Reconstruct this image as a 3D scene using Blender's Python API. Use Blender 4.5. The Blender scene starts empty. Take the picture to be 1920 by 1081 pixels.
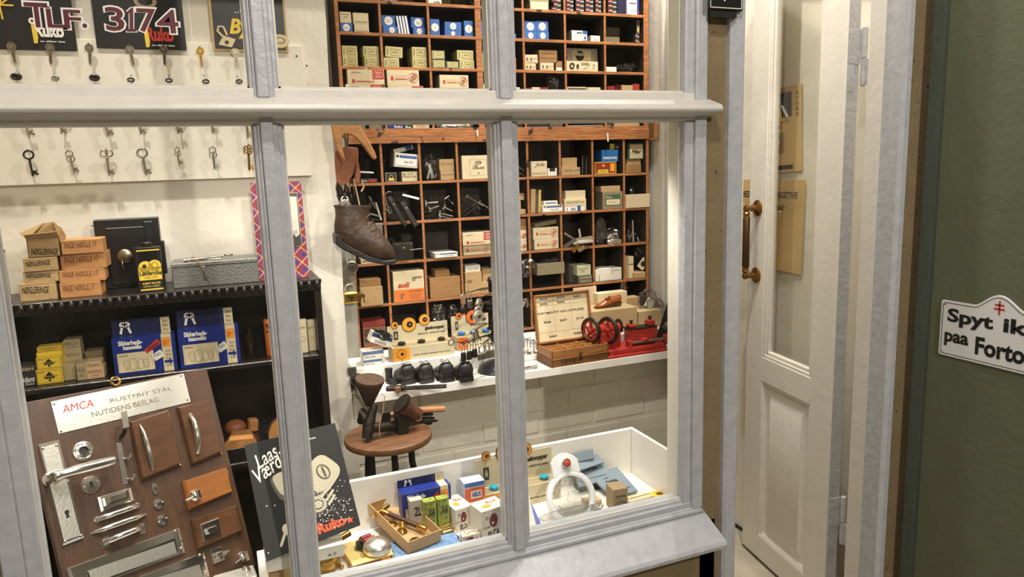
import bpy, math, random
from mathutils import Vector, Matrix
random.seed(7)
scn = bpy.context.scene
# ---------------------------------------------------------------- camera (solved from the photograph's vanishing points)
FPX = 1350.0
YAW, PIT, ROL = math.radians(21.956), math.radians(9.462), math.radians(-1.878)
CAM = Vector((0, 0, 1.6))
_f = Vector((math.sin(YAW)*math.cos(PIT), math.cos(YAW)*math.cos(PIT), -math.sin(PIT)))
_r0 = Vector((math.cos(YAW), -math.sin(YAW), 0)); _u0 = _r0.cross(_f)
_r = _r0*math.cos(ROL) + _u0*math.sin(ROL); _u = -_r0*math.sin(ROL) + _u0*math.cos(ROL)
cam = bpy.data.objects.new('camera', bpy.data.cameras.new('camera'))
scn.collection.objects.link(cam); scn.camera = cam
cam.data.sensor_width = 36; cam.data.lens = FPX/1920*36; cam.data.clip_start = 0.02
cam.matrix_world = Matrix(((_r.x, _u.x, -_f.x, CAM.x), (_r.y, _u.y, -_f.y, CAM.y), (_r.z, _u.z, -_f.z, CAM.z), (0, 0, 0, 1)))
# ---------------------------------------------------------------- world, lights, exposure
w = bpy.data.worlds.new('world'); scn.world = w; w.use_nodes = True
w.node_tree.nodes['Background'].inputs[0].default_value = (1.0, 0.86, 0.68, 1)
w.node_tree.nodes['Background'].inputs[1].default_value = 0.16
scn.view_settings.view_transform = 'Standard'; scn.view_settings.look = 'None'
scn.view_settings.exposure = 0.0; scn.view_settings.gamma = 1.0; scn.view_settings.use_curve_mapping = False
def lamp(name, loc, tgt, power, size, col, kind='SPOT', ang=120, blend=.6):
    l = bpy.data.lights.new(name, kind); l.energy = power; l.color = col
    if kind == 'SPOT': l.shadow_soft_size = size; l.spot_size = math.radians(ang); l.spot_blend = blend
    elif kind == 'AREA': l.size = size
    else: l.shadow_soft_size = size
    o = bpy.data.objects.new(name, l); scn.collection.objects.link(o); o.location = loc
    o.rotation_euler = (Vector(tgt)-Vector(loc)).to_track_quat('-Z', 'Y').to_euler()
    return o
WARM = (1.0, .83, .62); WARM2 = (1.0, .87, .70)
SHOP = (1.0, .955, .89)
lamp('shop_spot', (1.50, 1.56, 3.85), (.1, 2.3, 1.3), 150, .022, SHOP, ang=120)
lamp('shop_spot', (.15, 1.52, 3.95), (.25, 1.80, .8), 130, .03, SHOP, ang=42, blend=.9)
lamp('shop_spot', (-.50, 1.54, 3.80), (-.12, 1.92, .85), 235, .04, SHOP, ang=40, blend=.9)
lamp('shop_spot', (1.25, 1.54, 3.95), (1.15, 2.45, 1.3), 260, .03, SHOP, ang=46, blend=.8)  # added spot, brightens the pigeonhole cabinets
lamp('window_spot', (.10, 1.492, 1.735), (.15, 2.1, .5), 11, .012, SHOP, ang=125, blend=.5)
lamp('window_spot', (.72, 1.492, 1.735), (.95, 2.2, .5), 15, .012, SHOP, ang=125, blend=.5)
lamp('street_lamp', (.30, .30, 3.3), (.8, 1.4, 1.2), 72, .05, (1.0, .93, .86), ang=110)
lamp('street_lamp', (-1.0, .25, 2.8), (1.7, 1.6, 1.2), 12, .05, (1.0, .92, .84), ang=100)
lamp('street_lamp', (.85, -1.9, 3.15), (.8, 1.6, 1.1), 220, .04, (1.0, .93, .85), ang=60)
lamp('passage_lamp', (1.36, 2.16, 3.0), (1.95, 2.0, 1.0), 56, .03, (1.0, .975, .94), ang=150)
# ---------------------------------------------------------------- helpers
def ray(x, y): return _f + _r*((x-960)/FPX) - _u*((y-540.5)/FPX)
def at(x, y, X=None, Y=None, Z=None):
    d = ray(x, y)
    t = (X-CAM.x)/d.x if X is not None else (Y-CAM.y)/d.y if Y is not None else (Z-CAM.z)/d.z
    return CAM + d*t
def lin(c):
    c = c/255.0
    return c/12.92 if c <= .04045 else ((c+.055)/1.055)**2.4
MATS = {}
def M(name, col, rough=.55, metal=0.0, var=.0, vs=20., bump=0., bs=60., wood=0., stretch=(1, 1, 1), spots=None, col2=None, coat=0.):
    """procedural principled material; var mixes a second tone by noise, wood adds stretched grain"""
    if name in MATS: return MATS[name]
    m = bpy.data.materials.new(name); m.use_nodes = True; nt = m.node_tree; n = nt.nodes; L = nt.links.new
    b = n['Principled BSDF']; c = [lin(k) for k in col]
    b.inputs['Base Color'].default_value = (*c, 1); b.inputs['Roughness'].default_value = rough
    b.inputs['Metallic'].default_value = metal; b.inputs['Coat Weight'].default_value = coat
    tc = n.new('ShaderNodeTexCoord'); mp = n.new('ShaderNodeMapping'); L(tc.outputs['Object'], mp.inputs[0])
    mp.inputs['Scale'].default_value = stretch
    if var or wood:
        nz = n.new('ShaderNodeTexNoise'); nz.inputs['Scale'].default_value = vs; nz.inputs['Detail'].default_value = 6
        if wood: nz.inputs['Distortion'].default_value = 1.2
        L(mp.outputs[0], nz.inputs[0])
        cr = n.new('ShaderNodeValToRGB'); k = var or wood
        d = [lin(q) for q in col2] if col2 else [q*(1-k) for q in c]
        cr.color_ramp.elements[0].position = .32; cr.color_ramp.elements[1].position = .66
        cr.color_ramp.elements[0].color = (*d, 1); cr.color_ramp.elements[1].color = (*[min(1, q*(1+k*.25)) for q in c], 1)
        L(nz.outputs[0], cr.inputs[0]); last = cr.outputs[0]
        if spots:
            n2 = n.new('ShaderNodeTexNoise'); n2.inputs['Scale'].default_value = spots[1]; n2.inputs['Detail'].default_value = 2; L(tc.outputs['Object'], n2.inputs[0])
            r2 = n.new('ShaderNodeValToRGB'); r2.color_ramp.elements[0].position = spots[2]; r2.color_ramp.elements[1].position = spots[2]+.04
            L(n2.outputs[0], r2.inputs[0]); mx = n.new('ShaderNodeMix'); mx.data_type = 'RGBA'
            L(r2.outputs[0], mx.inputs[0]); L(last, mx.inputs[6]); mx.inputs[7].default_value = (*[lin(q) for q in spots[0]], 1); last = mx.outputs[2]
        L(last, b.inputs['Base Color'])
    if bump:
        nb = n.new('ShaderNodeTexNoise'); nb.inputs['Scale'].default_value = bs; nb.inputs['Detail'].default_value = 4; L(mp.outputs[0], nb.inputs[0])
        bp = n.new('ShaderNodeBump'); bp.inputs['Strength'].default_value = bump; bp.inputs['Distance'].default_value = .01
        L(nb.outputs[0], bp.inputs['Height']); L(bp.outputs[0], b.inputs['Normal'])
    MATS[name] = m; return m
def clear(name, tint, gloss=.06, rough=.02):
    """thin clear sheet: mostly transparent with a fresnel gloss (window glass, cellophane)"""
    m = bpy.data.materials.new(name); m.use_nodes = True; nt = m.node_tree; n = nt.nodes; n.remove(n['Principled BSDF'])
    t = n.new('ShaderNodeBsdfTransparent'); t.inputs[0].default_value = (*tint, 1)
    g = n.new('ShaderNodeBsdfGlossy'); g.inputs['Roughness'].default_value = rough
    fr = n.new('ShaderNodeLayerWeight'); fr.inputs[0].default_value = .25
    mt = n.new('ShaderNodeMath'); mt.operation = 'MULTIPLY_ADD'; mt.inputs[1].default_value = gloss*4; mt.inputs[2].default_value = gloss*.4
    nt.links.new(fr.outputs['Fresnel'], mt.inputs[0])
    mx = n.new('ShaderNodeMixShader'); nt.links.new(mt.outputs[0], mx.inputs[0]); nt.links.new(t.outputs[0], mx.inputs[1]); nt.links.new(g.outputs[0], mx.inputs[2])
    nt.links.new(mx.outputs[0], n['Material Output'].inputs[0]); return m
_tc = {}
def textmesh(s, bold=0., shear=0.):
    k = (s, bold, shear)
    if k in _tc: return _tc[k]
    cu = bpy.data.curves.new('t', 'FONT'); cu.body = s; cu.offset = bold; cu.shear = shear; cu.resolution_u = 3; cu.fill_mode = 'FRONT'
    if '\n' in s: cu.space_line = .8
    o = bpy.data.objects.new('t', cu); me = bpy.data.meshes.new_from_object(o)
    vs = [(v.co.x, v.co.y) for v in me.vertices]; fs = [tuple(p.vertices) for p in me.polygons]
    bpy.data.objects.remove(o); bpy.data.curves.remove(cu); bpy.data.meshes.remove(me)
    if not vs: vs = [(0, 0), (1, 0), (1, 1)]; fs = []
    x0 = min(v[0] for v in vs); x1 = max(v[0] for v in vs); y0 = min(v[1] for v in vs); y1 = max(v[1] for v in vs)
    _tc[k] = ([((a-x0)/max(x1-x0, 1e-6), (b-y0)/max(y1-y0, 1e-6)) for a, b in vs], fs, (x1-x0)/max(y1-y0, 1e-6)); return _tc[k]
V = Vector
class MB:
    def __init__(s): s.v = []; s.f = []; s.m = []; s.mats = []; s.T = None
    def add(s, vs, fs, mat):
        if mat not in s.mats: s.mats.append(mat)
        k = len(s.v); i = s.mats.index(mat)
        s.v += [tuple(s.T @ V(p)) if s.T else tuple(p) for p in vs]; s.f += [tuple(j+k for j in f) for f in fs]; s.m += [i]*len(fs); return s
    def box(s, x0, x1, y0, y1, z0, z1, mat, bev=0.):
        if bev <= 0:
            return s.add([(x0, y0, z0), (x1, y0, z0), (x1, y1, z0), (x0, y1, z0), (x0, y0, z1), (x1, y0, z1), (x1, y1, z1), (x0, y1, z1)],
                         [(3, 2, 1, 0), (4, 5, 6, 7), (0, 1, 5, 4), (1, 2, 6, 5), (2, 3, 7, 6), (3, 0, 4, 7)], mat)
        b = min(bev, abs(x1-x0)/2.01, abs(y1-y0)/2.01, abs(z1-z0)/2.01); vs = []; ix = {}
        for i, X in enumerate((x0, x1)):
            for j, Y in enumerate((y0, y1)):
                for k, Z in enumerate((z0, z1)):
                    sx = b if i == 0 else -b; sy = b if j == 0 else -b; sz = b if k == 0 else -b
                    ix[i, j, k] = len(vs); vs += [(X, Y+sy, Z+sz), (X+sx, Y, Z+sz), (X+sx, Y+sy, Z)]
        fs = []
        g = lambda i, j, k, a: ix[i, j, k]+a
        for i in (0, 1):
            q = [g(i, 0, 0, 0), g(i, 1, 0, 0), g(i, 1, 1, 0), g(i, 0, 1, 0)]; fs.append(q[::-1] if i == 0 else q)
            q = [g(0, i, 0, 1), g(1, i, 0, 1), g(1, i, 1, 1), g(0, i, 1, 1)]; fs.append(q if i == 0 else q[::-1])
            q = [g(0, 0, i, 2), g(1, 0, i, 2), g(1, 1, i, 2), g(0, 1, i, 2)]; fs.append(q[::-1] if i == 0 else q)
        for i in (0, 1):
            for j in (0, 1):
                fs += [[g(i, j, 0, 0), g(i, j, 0, 1), g(i, j, 1, 1), g(i, j, 1, 0)], [g(i, 0, j, 0), g(i, 0, j, 2), g(i, 1, j, 2), g(i, 1, j, 0)], [g(0, i, j, 1), g(0, i, j, 2), g(1, i, j, 2), g(1, i, j, 1)]]
                for k in (0, 1): fs.append([g(i, j, k, 0), g(i, j, k, 1), g(i, j, k, 2)])
        return s.add(vs, fs, mat)
    def poly(s, pts, mat): return s.add(pts, [tuple(range(len(pts)))], mat)
    def prism(s, pts, y0, y1, mat):
        """outline in x,z extruded along y"""
        n = len(pts); a = sum(pts[i][0]*pts[(i+1) % n][1]-pts[(i+1) % n][0]*pts[i][1] for i in range(n))
        if a < 0: pts = pts[::-1]
        return s.add([(p[0], y0, p[1]) for p in pts]+[(p[0], y1, p[1]) for p in pts],
                     [tuple(range(n)), tuple(range(2*n-1, n-1, -1))]+[(i, i+n, (i+1) % n+n, (i+1) % n) for i in range(n)], mat)
    def plan(s, pts, z0, z1, mat):
        """outline in x,y extruded along z"""
        n = len(pts); a = sum(pts[i][0]*pts[(i+1) % n][1]-pts[(i+1) % n][0]*pts[i][1] for i in range(n))
        if a < 0: pts = pts[::-1]
        return s.add([(p[0], p[1], z0) for p in pts]+[(p[0], p[1], z1) for p in pts],
                     [tuple(range(n-1, -1, -1)), tuple(range(n, 2*n))]+[(i, (i+1) % n, (i+1) % n+n, i+n) for i in range(n)], mat)
    def tube(s, pts, r, mat, n=8, closed=False):
        pts = [V(p) for p in pts]; m = len(pts); rs = r if isinstance(r, (list, tuple)) else [r]*m; vs = []; fs = []; up = None
        for i, p in enumerate(pts):
            a = pts[(i-1) % m] if (closed or i) else p; c = pts[(i+1) % m] if (closed or i < m-1) else p
            t = (c-a).normalized()
            if up is None: up = t.orthogonal().normalized()
            up = (up-t*up.dot(t)); up = up.normalized() if up.length > 1e-5 else t.orthogonal().normalized()
            w_ = t.cross(up)
            vs += [tuple(p+(up*math.cos(2*math.pi*k/n)+w_*math.sin(2*math.pi*k/n))*rs[i]) for k in range(n)]
        for i in range(m if closed else m-1):
            j = (i+1) % m
            fs += [(i*n+k, i*n+(k+1) % n, j*n+(k+1) % n, j*n+k) for k in range(n)]
        if not closed: fs += [tuple(range(n-1, -1, -1)), tuple((m-1)*n+k for k in range(n))]
        return s.add(vs, fs, mat)
    def lathe(s, prof, mat, n=20, c=(0, 0, 0), ax='z', sx=1, sy=1):
        vs = []; fs = []; m = len(prof)
        for r, h in prof:
            for k in range(n):
                a = 2*math.pi*k/n; x, y = r*math.cos(a)*sx, r*math.sin(a)*sy
                p = (x, y, h) if ax == 'z' else ((x, -h, y) if ax == 'y' else (h, x, y))
                vs.append((p[0]+c[0], p[1]+c[1], p[2]+c[2]))
        for i in range(m-1): fs += [(i*n+k, i*n+(k+1) % n, (i+1)*n+(k+1) % n, (i+1)*n+k) for k in range(n)]
        if prof[0][0] > 1e-6: fs.append(tuple(range(n-1, -1, -1)))
        if prof[-1][0] > 1e-6: fs.append(tuple((m-1)*n+k for k in range(n)))
        return s.add(vs, fs, mat)
    def ball(s, c, r, mat, sx=1, sy=1, sz=1, n=14, jit=0., seed=0):
        rd = random.Random(seed); m = n//2+1; pr = []; vs = []; fs = []
        for i in range(m+1):
            th = math.pi*i/m
            for k in range(n):
                a = 2*math.pi*k/n; q = r*(1+(rd.random()-.5)*2*jit if 0 < i < m else 1)
                vs.append((c[0]+q*sx*math.sin(th)*math.cos(a), c[1]+q*sy*math.sin(th)*math.sin(a), c[2]+q*sz*math.cos(th)))
        for i in range(m): fs += [(i*n+k, (i+1)*n+k, (i+1)*n+(k+1) % n, i*n+(k+1) % n) for k in range(n)]
        return s.add(vs, fs, mat)
    def loft(s, rings, mat, cap=True):
        n = len(rings[0]); vs = [p for r in rings for p in r]; fs = []
        for i in range(len(rings)-1): fs += [(i*n+k, i*n+(k+1) % n, (i+1)*n+(k+1) % n, (i+1)*n+k) for k in range(n)]
        if cap: fs += [tuple(range(n-1, -1, -1)), tuple((len(rings)-1)*n+k for k in range(n))]
        return s.add(vs, fs, mat)
    def ring(s, c, R, r, mat, ax='y', n=20, k=8, sx=1, sz=1):
        pts = []
        for i in range(n):
            a = 2*math.pi*i/n; x, z = R*math.cos(a)*sx, R*math.sin(a)*sz
            pts.append((c[0]+x, c[1], c[2]+z) if ax == 'y' else ((c[0]+x, c[1]+z, c[2]) if ax == 'z' else (c[0], c[1]+x, c[2]+z)))
        return s.tube(pts, r, mat, n=k, closed=True)
    def text(s, t, mat, x0, z0, x1, z1, y=-.0005, bold=0., shear=0., O=None, ex=None, ez=None, rot=0, top=False):
        """lettering fitted in the rectangle x0..x1, z0..z1 of the front face (or of the top face)"""
        vs, fs, asp = textmesh(t, bold, shear)
        if top: f = lambda a, b: (a, b, y)
        elif O is not None: f = lambda a, b: tuple(V(O)+V(ex)*a+V(ez)*b)
        else: f = lambda a, b: (a, y, b)
        cx, cz = (x0+x1)/2, (z0+z1)/2; ca, sa = math.cos(rot), math.sin(rot); o = []
        for a, b in vs:
            p, q = (a-.5)*(x1-x0), (b-.5)*(z1-z0); o.append(f(cx+p*ca-q*sa, cz+p*sa+q*ca))
        return s.add(o, fs, mat)
    def disc(s, x, z, r, mat, y=-.0004, n=20, rz=None, th=None):
        pts = [(x+r*math.cos(2*math.pi*k/n), z+(rz or r)*math.sin(2*math.pi*k/n)) for k in range(n)]
        if th: return s.prism(pts, y, y+th, mat)
        return s.poly([(a, y, b) for a, b in pts], mat)
    def rect(s, x0, z0, x1, z1, mat, y=-.0003): return s.poly([(x0, y, z0), (x1, y, z0), (x1, y, z1), (x0, y, z1)], mat)
    def line(s, pts, wd, mat, y=-.0006, closed=False):
        q = pts+[pts[0]] if closed else pts
        for (a, b), (c, d) in zip(q, q[1:]):
            L = math.hypot(c-a, d-b) or 1; nx, nz = -(d-b)/L*wd/2, (c-a)/L*wd/2
            s.poly([(a-nx, y, b-nz), (c-nx, y, d-nz), (c+nx, y, d+nz), (a+nx, y, b+nz)], mat)
        return s
    def build(s, name, parent=None, loc=None, rot=None, smooth=.6, bev=0., flipfix=True):
        me = bpy.data.meshes.new(name); me.from_pydata(s.v, [], s.f)
        for m in s.mats: me.materials.append(m)
        me.polygons.foreach_set('material_index', s.m); me.update()
        if smooth:
            me.polygons.foreach_set('use_smooth', [True]*len(me.polygons)); me.set_sharp_from_angle(angle=smooth)
        o = bpy.data.objects.new(name, me); scn.collection.objects.link(o)
        if loc is not None: o.location = loc
        if rot is not None: o.rotation_euler = rot
        if parent: o.parent = parent
        if bev:
            md = o.modifiers.new('bevel', 'BEVEL'); md.width = bev; md.segments = 2; md.limit_method = 'ANGLE'
        return o
def tag(o, label, cat, group=None):
    o['label'] = label; o['category'] = cat
    if group: o['group'] = group
    return o
def struct(o): o['kind'] = 'structure'; return o
def thing(name, label, cat, loc=(0, 0, 0), rot=(0, 0, 0), group=None):
    o = bpy.data.objects.new(name, None); scn.collection.objects.link(o); o.location = loc; o.rotation_euler = rot; o.empty_display_size = .02
    return tag(o, label, cat, group)
def basis(O, ex, ey, ez):
    return Matrix(((ex[0], ey[0], ez[0], O[0]), (ex[1], ey[1], ez[1], O[1]), (ex[2], ey[2], ez[2], O[2]), (0, 0, 0, 1)))
ORD = ['first', 'second', 'third', 'fourth', 'fifth', 'sixth', 'seventh', 'eighth', 'ninth', 'tenth', 'eleventh', 'twelfth']
# ---------------------------------------------------------------- shared materials
paint = M('frame_paint', (190, 192, 196), .38, var=.10, vs=35, bump=.25, bs=45)
paint_w = M('frame_paint_white', (222, 218, 208), .38, var=.06, vs=30, bump=.12, bs=60)
cream = M('plaster_cream', (234, 226, 210), .8, var=.07, vs=5, bump=.35, bs=14)
boardw = M('key_board_paint', (236, 228, 212), .6, var=.04, vs=8, bump=.08, bs=30)
brickw = M('white_brick', (232, 226, 212), .75, var=.09, vs=6, bump=.5, bs=16)
stone = M('brown_render', (136, 118, 86), .85, var=.14, vs=14, bump=.25, bs=70, spots=((70, 54, 36), 60, .68))
green = M('green_render', (97, 102, 76), .8, var=.07, vs=12, bump=.15, bs=60, spots=((104, 92, 62), 45, .70))
slate = M('slate_green_strip', (84, 92, 82), .75, var=.06, vs=14, bump=.2, bs=60)  # darker, bluer tone of the narrow strip where the green wall begins
doorp = M('door_cream_paint', (224, 218, 206), .45, var=.05, vs=10, bump=.12, bs=40)
shelfw = M('ledge_white', (236, 232, 224), .5, var=.04, vs=18, bump=.1, bs=30)
floorm = M('passage_floor', (176, 166, 146), .8, var=.15, vs=8, bump=.3, bs=20, spots=((120, 112, 98), 30, .68))
darkwood = M('ebonised_wood', (32, 26, 22), .3, var=.3, vs=12, bump=.2, bs=30)
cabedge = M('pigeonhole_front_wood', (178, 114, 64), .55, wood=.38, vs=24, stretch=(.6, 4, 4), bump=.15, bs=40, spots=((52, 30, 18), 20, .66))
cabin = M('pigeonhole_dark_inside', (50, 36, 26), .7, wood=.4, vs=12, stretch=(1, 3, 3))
pine = M('pine', (190, 132, 74), .5, wood=.30, vs=14, stretch=(1, 5, 5))
oak = M('case_wood', (158, 104, 54), .45, wood=.3, vs=12, stretch=(1, 6, 6), bump=.1)
mahog = M('mahogany_board', (76, 49, 30), .42, wood=.35, vs=9, stretch=(5, 1, 1), bump=.1)
mahogp = M('mahogany_block', (86, 54, 31), .35, wood=.3, vs=9, stretch=(1, 5, 5))
orangew = M('orange_wood', (142, 86, 38), .4, wood=.2, vs=9, stretch=(1, 5, 5))
chrome = M('chrome', (236, 232, 224), .17, 1.0)
steel = M('brushed_steel', (228, 224, 214), .34, 1.0, bump=.05, bs=200)
satin = M('dull_steel', (150, 144, 132), .4, 1.0, var=.2, vs=60)
dmetal = M('dark_metal', (70, 66, 60), .42, .9, var=.3, vs=40)
iron = M('old_iron', (58, 50, 42), .5, .8, var=.4, vs=50, bump=.3, bs=80)
brass = M('brass', (206, 164, 84), .26, 1.0, var=.15, vs=50)
oldbrass = M('aged_brass', (150, 112, 62), .34, 1.0, var=.3, vs=40)
nickel = M('key_nickel', (168, 156, 132), .35, .95, var=.25, vs=80)
black = M('black_enamel', (24, 22, 22), .4); blk = M('black_print', (28, 24, 22), .6)
rubber = M('black_leather', (32, 29, 28), .42, var=.2, vs=60, bump=.2, bs=120)
brleather = M('old_brown_leather', (70, 49, 33), .5, var=.45, vs=22, bump=.4, bs=45)
tanl = M('sole_leather', (150, 84, 46), .5, var=.3, vs=20, bump=.2, bs=40)
grey = M('hammered_grey', (124, 122, 116), .45, .4, var=.12, vs=180, bump=.25, bs=160)
red = M('machine_red', (172, 44, 34), .35, var=.18, vs=40)
card = M('cardboard', (186, 152, 106), .75, var=.10, vs=20, bump=.15, bs=60)
cardd = M('brown_cardboard', (160, 118, 72), .75, var=.14, vs=18, bump=.2, bs=50)
cardk = M('grey_cardboard', (140, 126, 98), .8, var=.12, vs=18, bump=.1)
cardc = M('cream_card', (220, 202, 164), .7, var=.07, vs=20, bump=.1)
cardw = M('white_card', (232, 226, 212), .6, var=.04, vs=20)
whitep = M('white_print', (238, 234, 224), .6); redp = M('red_print', (190, 48, 36), .6); bluep = M('blue_print', (52, 92, 160), .55)
blued = M('deep_blue_card', (26, 46, 128), .4, var=.08, vs=20); bluel = M('sky_blue_card', (66, 108, 176), .5, var=.06, vs=20)
orangep = M('orange_print', (240, 156, 44), .55); yellowp = M('yellow_card', (232, 196, 60), .5, var=.05, vs=20)
greenp = M('green_card', (66, 96, 70), .6, var=.1, vs=20); darkc = M('dark_carton', (40, 38, 36), .6)
slateblue = M('slate_blue_card', (124, 138, 148), .6, var=.08, vs=14); greyprint = M('grey_print', (110, 100, 84), .7)
kraft = M('kraft_parcel', (186, 154, 106), .7, var=.12, vs=15, bump=.25, bs=40)
glass = clear('window_glass', (.97, .975, .96), .05); plastic = clear('cellophane', (.90, .90, .88), .22, .12)
# ================================================================= SETTING
GY = 1.42
PX = [(-.345, .073), (.124, .537), (.590, 1.007)]     # glazed openings in x
ZL, ZT, ZU = .773, 1.695, 1.757                        # lower pane bottom / top, upper pane bottom
UT = 2.30
mb = MB()   # fixed frame: outer posts and head
mb.box(1.026, 1.057, 1.392, 1.47, .748, UT+.06, paint); mb.box(1.003, 1.028, 1.402, 1.46, .76, UT+.03, paint)
mb.box(-.400, -.366, 1.392, 1.47, .70, UT+.06, paint); mb.box(-.368, -.342, 1.402, 1.46, .70, UT+.03, paint)
mb.box(-.40, 1.057, 1.395, 1.47, UT, UT+.08, paint)
win = struct(mb.build('window_1', smooth=.3, bev=.0035))
def mullion(xa, xb, z0, z1):
    m = MB(); m.box(xa+.012, xb-.017, 1.390, 1.46, z0, z1, paint); m.box(xa, xb, 1.404, 1.452, z0, z1, paint); m.box(xa+.006, xb-.008, 1.3993, 1.45, z0+.001, z1-.001, paint)
    m.build('mullion', win, smooth=.3, bev=.003)
for a, b in ((.073, .124), (.537, .590)):
    mullion(a, b, ZL-.02, ZT+.02); mullion(a, b, ZU-.018, UT)
m = MB(); m.box(-.37, 1.03, 1.398, 1.46, ZT, ZT+.025, paint_w); m.box(-.37, 1.03, 1.406, 1.455, ZT-.002, ZT+.01, paint_w)
m.box(-.372, 1.031, 1.4012, 1.461, ZU-.022, ZU-.0005, paint_w)
m.build('transom_rail', win, smooth=.3, bev=.003)
m = MB()  # weather moulding of the transom, sloping to the street
prof = [(1.402, 1.742), (1.357, 1.726), (1.352, 1.716), (1.356, 1.710), (1.385, 1.706), (1.402, 1.700)]
m.loft([[(-.44, y, z) for y, z in prof], [(1.071, y, z) for y, z in prof]], paint_w); m.build('transom_moulding', win, smooth=.4, bev=.002)
m = MB(); m.box(-.37, 1.05, 1.393, 1.465, .728, .752, paint); m.box(-.37, 1.03, 1.400, 1.46, .750, .765, paint); m.box(-.345, 1.007, 1.408, 1.452, .762, ZL, paint)
m.box(-.37, 1.055, 1.386, 1.40, .738, .748, paint); m.build('bottom_rail', win, smooth=.3, bev=.003)
m = MB(); prof = [(1.41, .742), (1.392, .738), (1.305, .700), (1.300, .692), (1.303, .682), (1.315, .678), (1.41, .70)]
m.loft([[(-.44, y, z) for y, z in prof], [(1.062, y, z) for y, z in prof]], paint); m.build('window_sill', win, smooth=.4, bev=.0015)
for i, (a, b) in enumerate(PX):
    for z0, z1 in ((ZL, ZT), (ZU, UT)):
        g = MB(); g.box(a, b, GY, GY+.003, z0, z1, glass); go = g.build('pane', win, smooth=0)
        p = MB(); q = .004      # putty line round the glass
        p.box(a, a+q, GY-.006, GY, z0, z1, paint_w); p.box(b-q*.6, b, GY-.006, GY, z0, z1, paint_w); p.box(a, b, GY-.006, GY, z0, z0+q, paint_w); p.box(a, b, GY-.004, GY, z1-.002, z1, paint_w)
        p.build('putty', win, smooth=0)
        if i == 0 and z0 == ZU: pane_u = go
# painted telephone number on the upper left pane
mt = M('maroon_paint', (92, 26, 34), .5)
m = MB()
def paint_letters(s, x0, y0, x1, y1, b=.02):
    a = at(x0, y1, Y=GY-.001); c = at(x1, y0, Y=GY-.001)
    m.text(s, whitep, a.x-.003, a.z-.003, c.x+.003, c.z+.003, y=GY-.0008, bold=b*2.2); m.text(s, mt, a.x, a.z, c.x, c.z, y=GY-.0016, bold=b*.6)
paint_letters('T', 50, 6, 88, 50); paint_letters('L', 90, 17, 118, 51); paint_letters('F', 122, 19, 150, 53); paint_letters('.', 155, 44, 163, 52)
for ch, x0, x1, y0, y1 in (('3', 200, 230, 14, 57), ('7', 260, 291, 17, 59), ('4', 296, 332, 19, 61)): paint_letters(ch, x0, y0, x1, y1)
one = [(238, 22), (246, 15), (250, 15), (250, 54), (256, 56), (256, 59), (238, 59), (238, 56), (243, 54), (243, 24), (240, 25)]
for mat_, gr, yy in ((whitep, 1.8, -.0008), (mt, 0, -.0016)):
    q = [at(x+math.copysign(gr, x-247), y+math.copysign(gr, y-37), Y=GY-.001) for x, y in one]; m.prism([(p.x, p.z) for p in q], GY+yy-.0002, GY+yy, mat_)
m.build('telephone_number', pane_u, smooth=0)
# walls of the facade
def wall(name, boxes, mat, smooth=0, bev=0):
    m = MB()
    for b in boxes: m.box(*b, mat)
    return struct(m.build(name, smooth=smooth, bev=bev))
wall('wall_front', [(-2.2, 1.10, 1.40, 1.46, 0, .705), (1.055, 1.13, 1.40, 1.50, 0, 2.9), (-2.2, -.398, 1.40, 1.46, .7, 2.9), (-.42, 1.06, 1.40, 1.46, UT+.075, 2.9), (1.06, 1.72, 1.42, 1.5, 2.45, 2.9)], stone)
wall('wall_stone_strip', [(1.686, 1.790, 1.402, 1.412, 0, 2.9), (1.715, 1.79, 1.41, 1.545, 0, 2.9)], stone)
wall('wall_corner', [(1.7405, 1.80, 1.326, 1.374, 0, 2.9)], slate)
wall('wall_right', [(1.738, 1.86, -.6, 1.3265, 0, 2.9)], green)
wall('wall_passage', [(2.006, 2.10, 1.55, 4.2, 0, 2.9), (1.60, 2.1, 4.2, 4.3, 0, 2.9)], cream)
m = MB(); m.box(1.9965, 2.006, 1.6, 4.2, 0.004, .012, blk); struct(m.build('trim_1', smooth=0))
struct(MB().box(-2.2, 2.6, -1.2, 4.4, -.05, 0, floorm).build('floor', smooth=0))
struct(MB().box(-2.2, 2.2, 1.46, 4.3, 4.5, 4.56, cream).build('ceiling', smooth=0))
# interior walls
XE = .346
m = MB()
nn = 22; pts = []
rd = random.Random(3)
for k in range(nn+1): pts.append((XE+rd.uniform(-.003, .004)+(.010 if k < 4 else 0), k*4.5/nn))
m.prism([(-1.3, 0), (-1.3, 4.5)]+pts[::-1], 2.27, 2.62, cream); struct(m.build('wall_back_left', smooth=0))
wall('wall_left', [(-.72, -.62, 1.46, 2.28, 0, 4.0)], cream)
m = MB(); m.box(XE-.05, 1.66, 2.63, 2.70, 0, 4.5, cream); struct(m.build('wall_back', smooth=0))
m = MB()  # painted brickwork below the ledge
zz = 0; r_ = 0
while zz < .88:
    h = min(.075, .903-zz); x = .35-(.11 if r_ % 2 else 0)
    while x < 1.615:
        a = max(x, .345); b = min(x+.216, 1.615)
        if b-a > .02: m.box(a, b, 2.302+rd.uniform(-.003, .003), 2.40, zz+.004, zz+h-.004, brickw, bev=.004)
        x += .225
    zz += .08; r_ += 1
m.box(.345, 1.615, 2.306, 2.41, 0, .885, brickw)
struct(m.build('wall_brick', smooth=.5))
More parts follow.
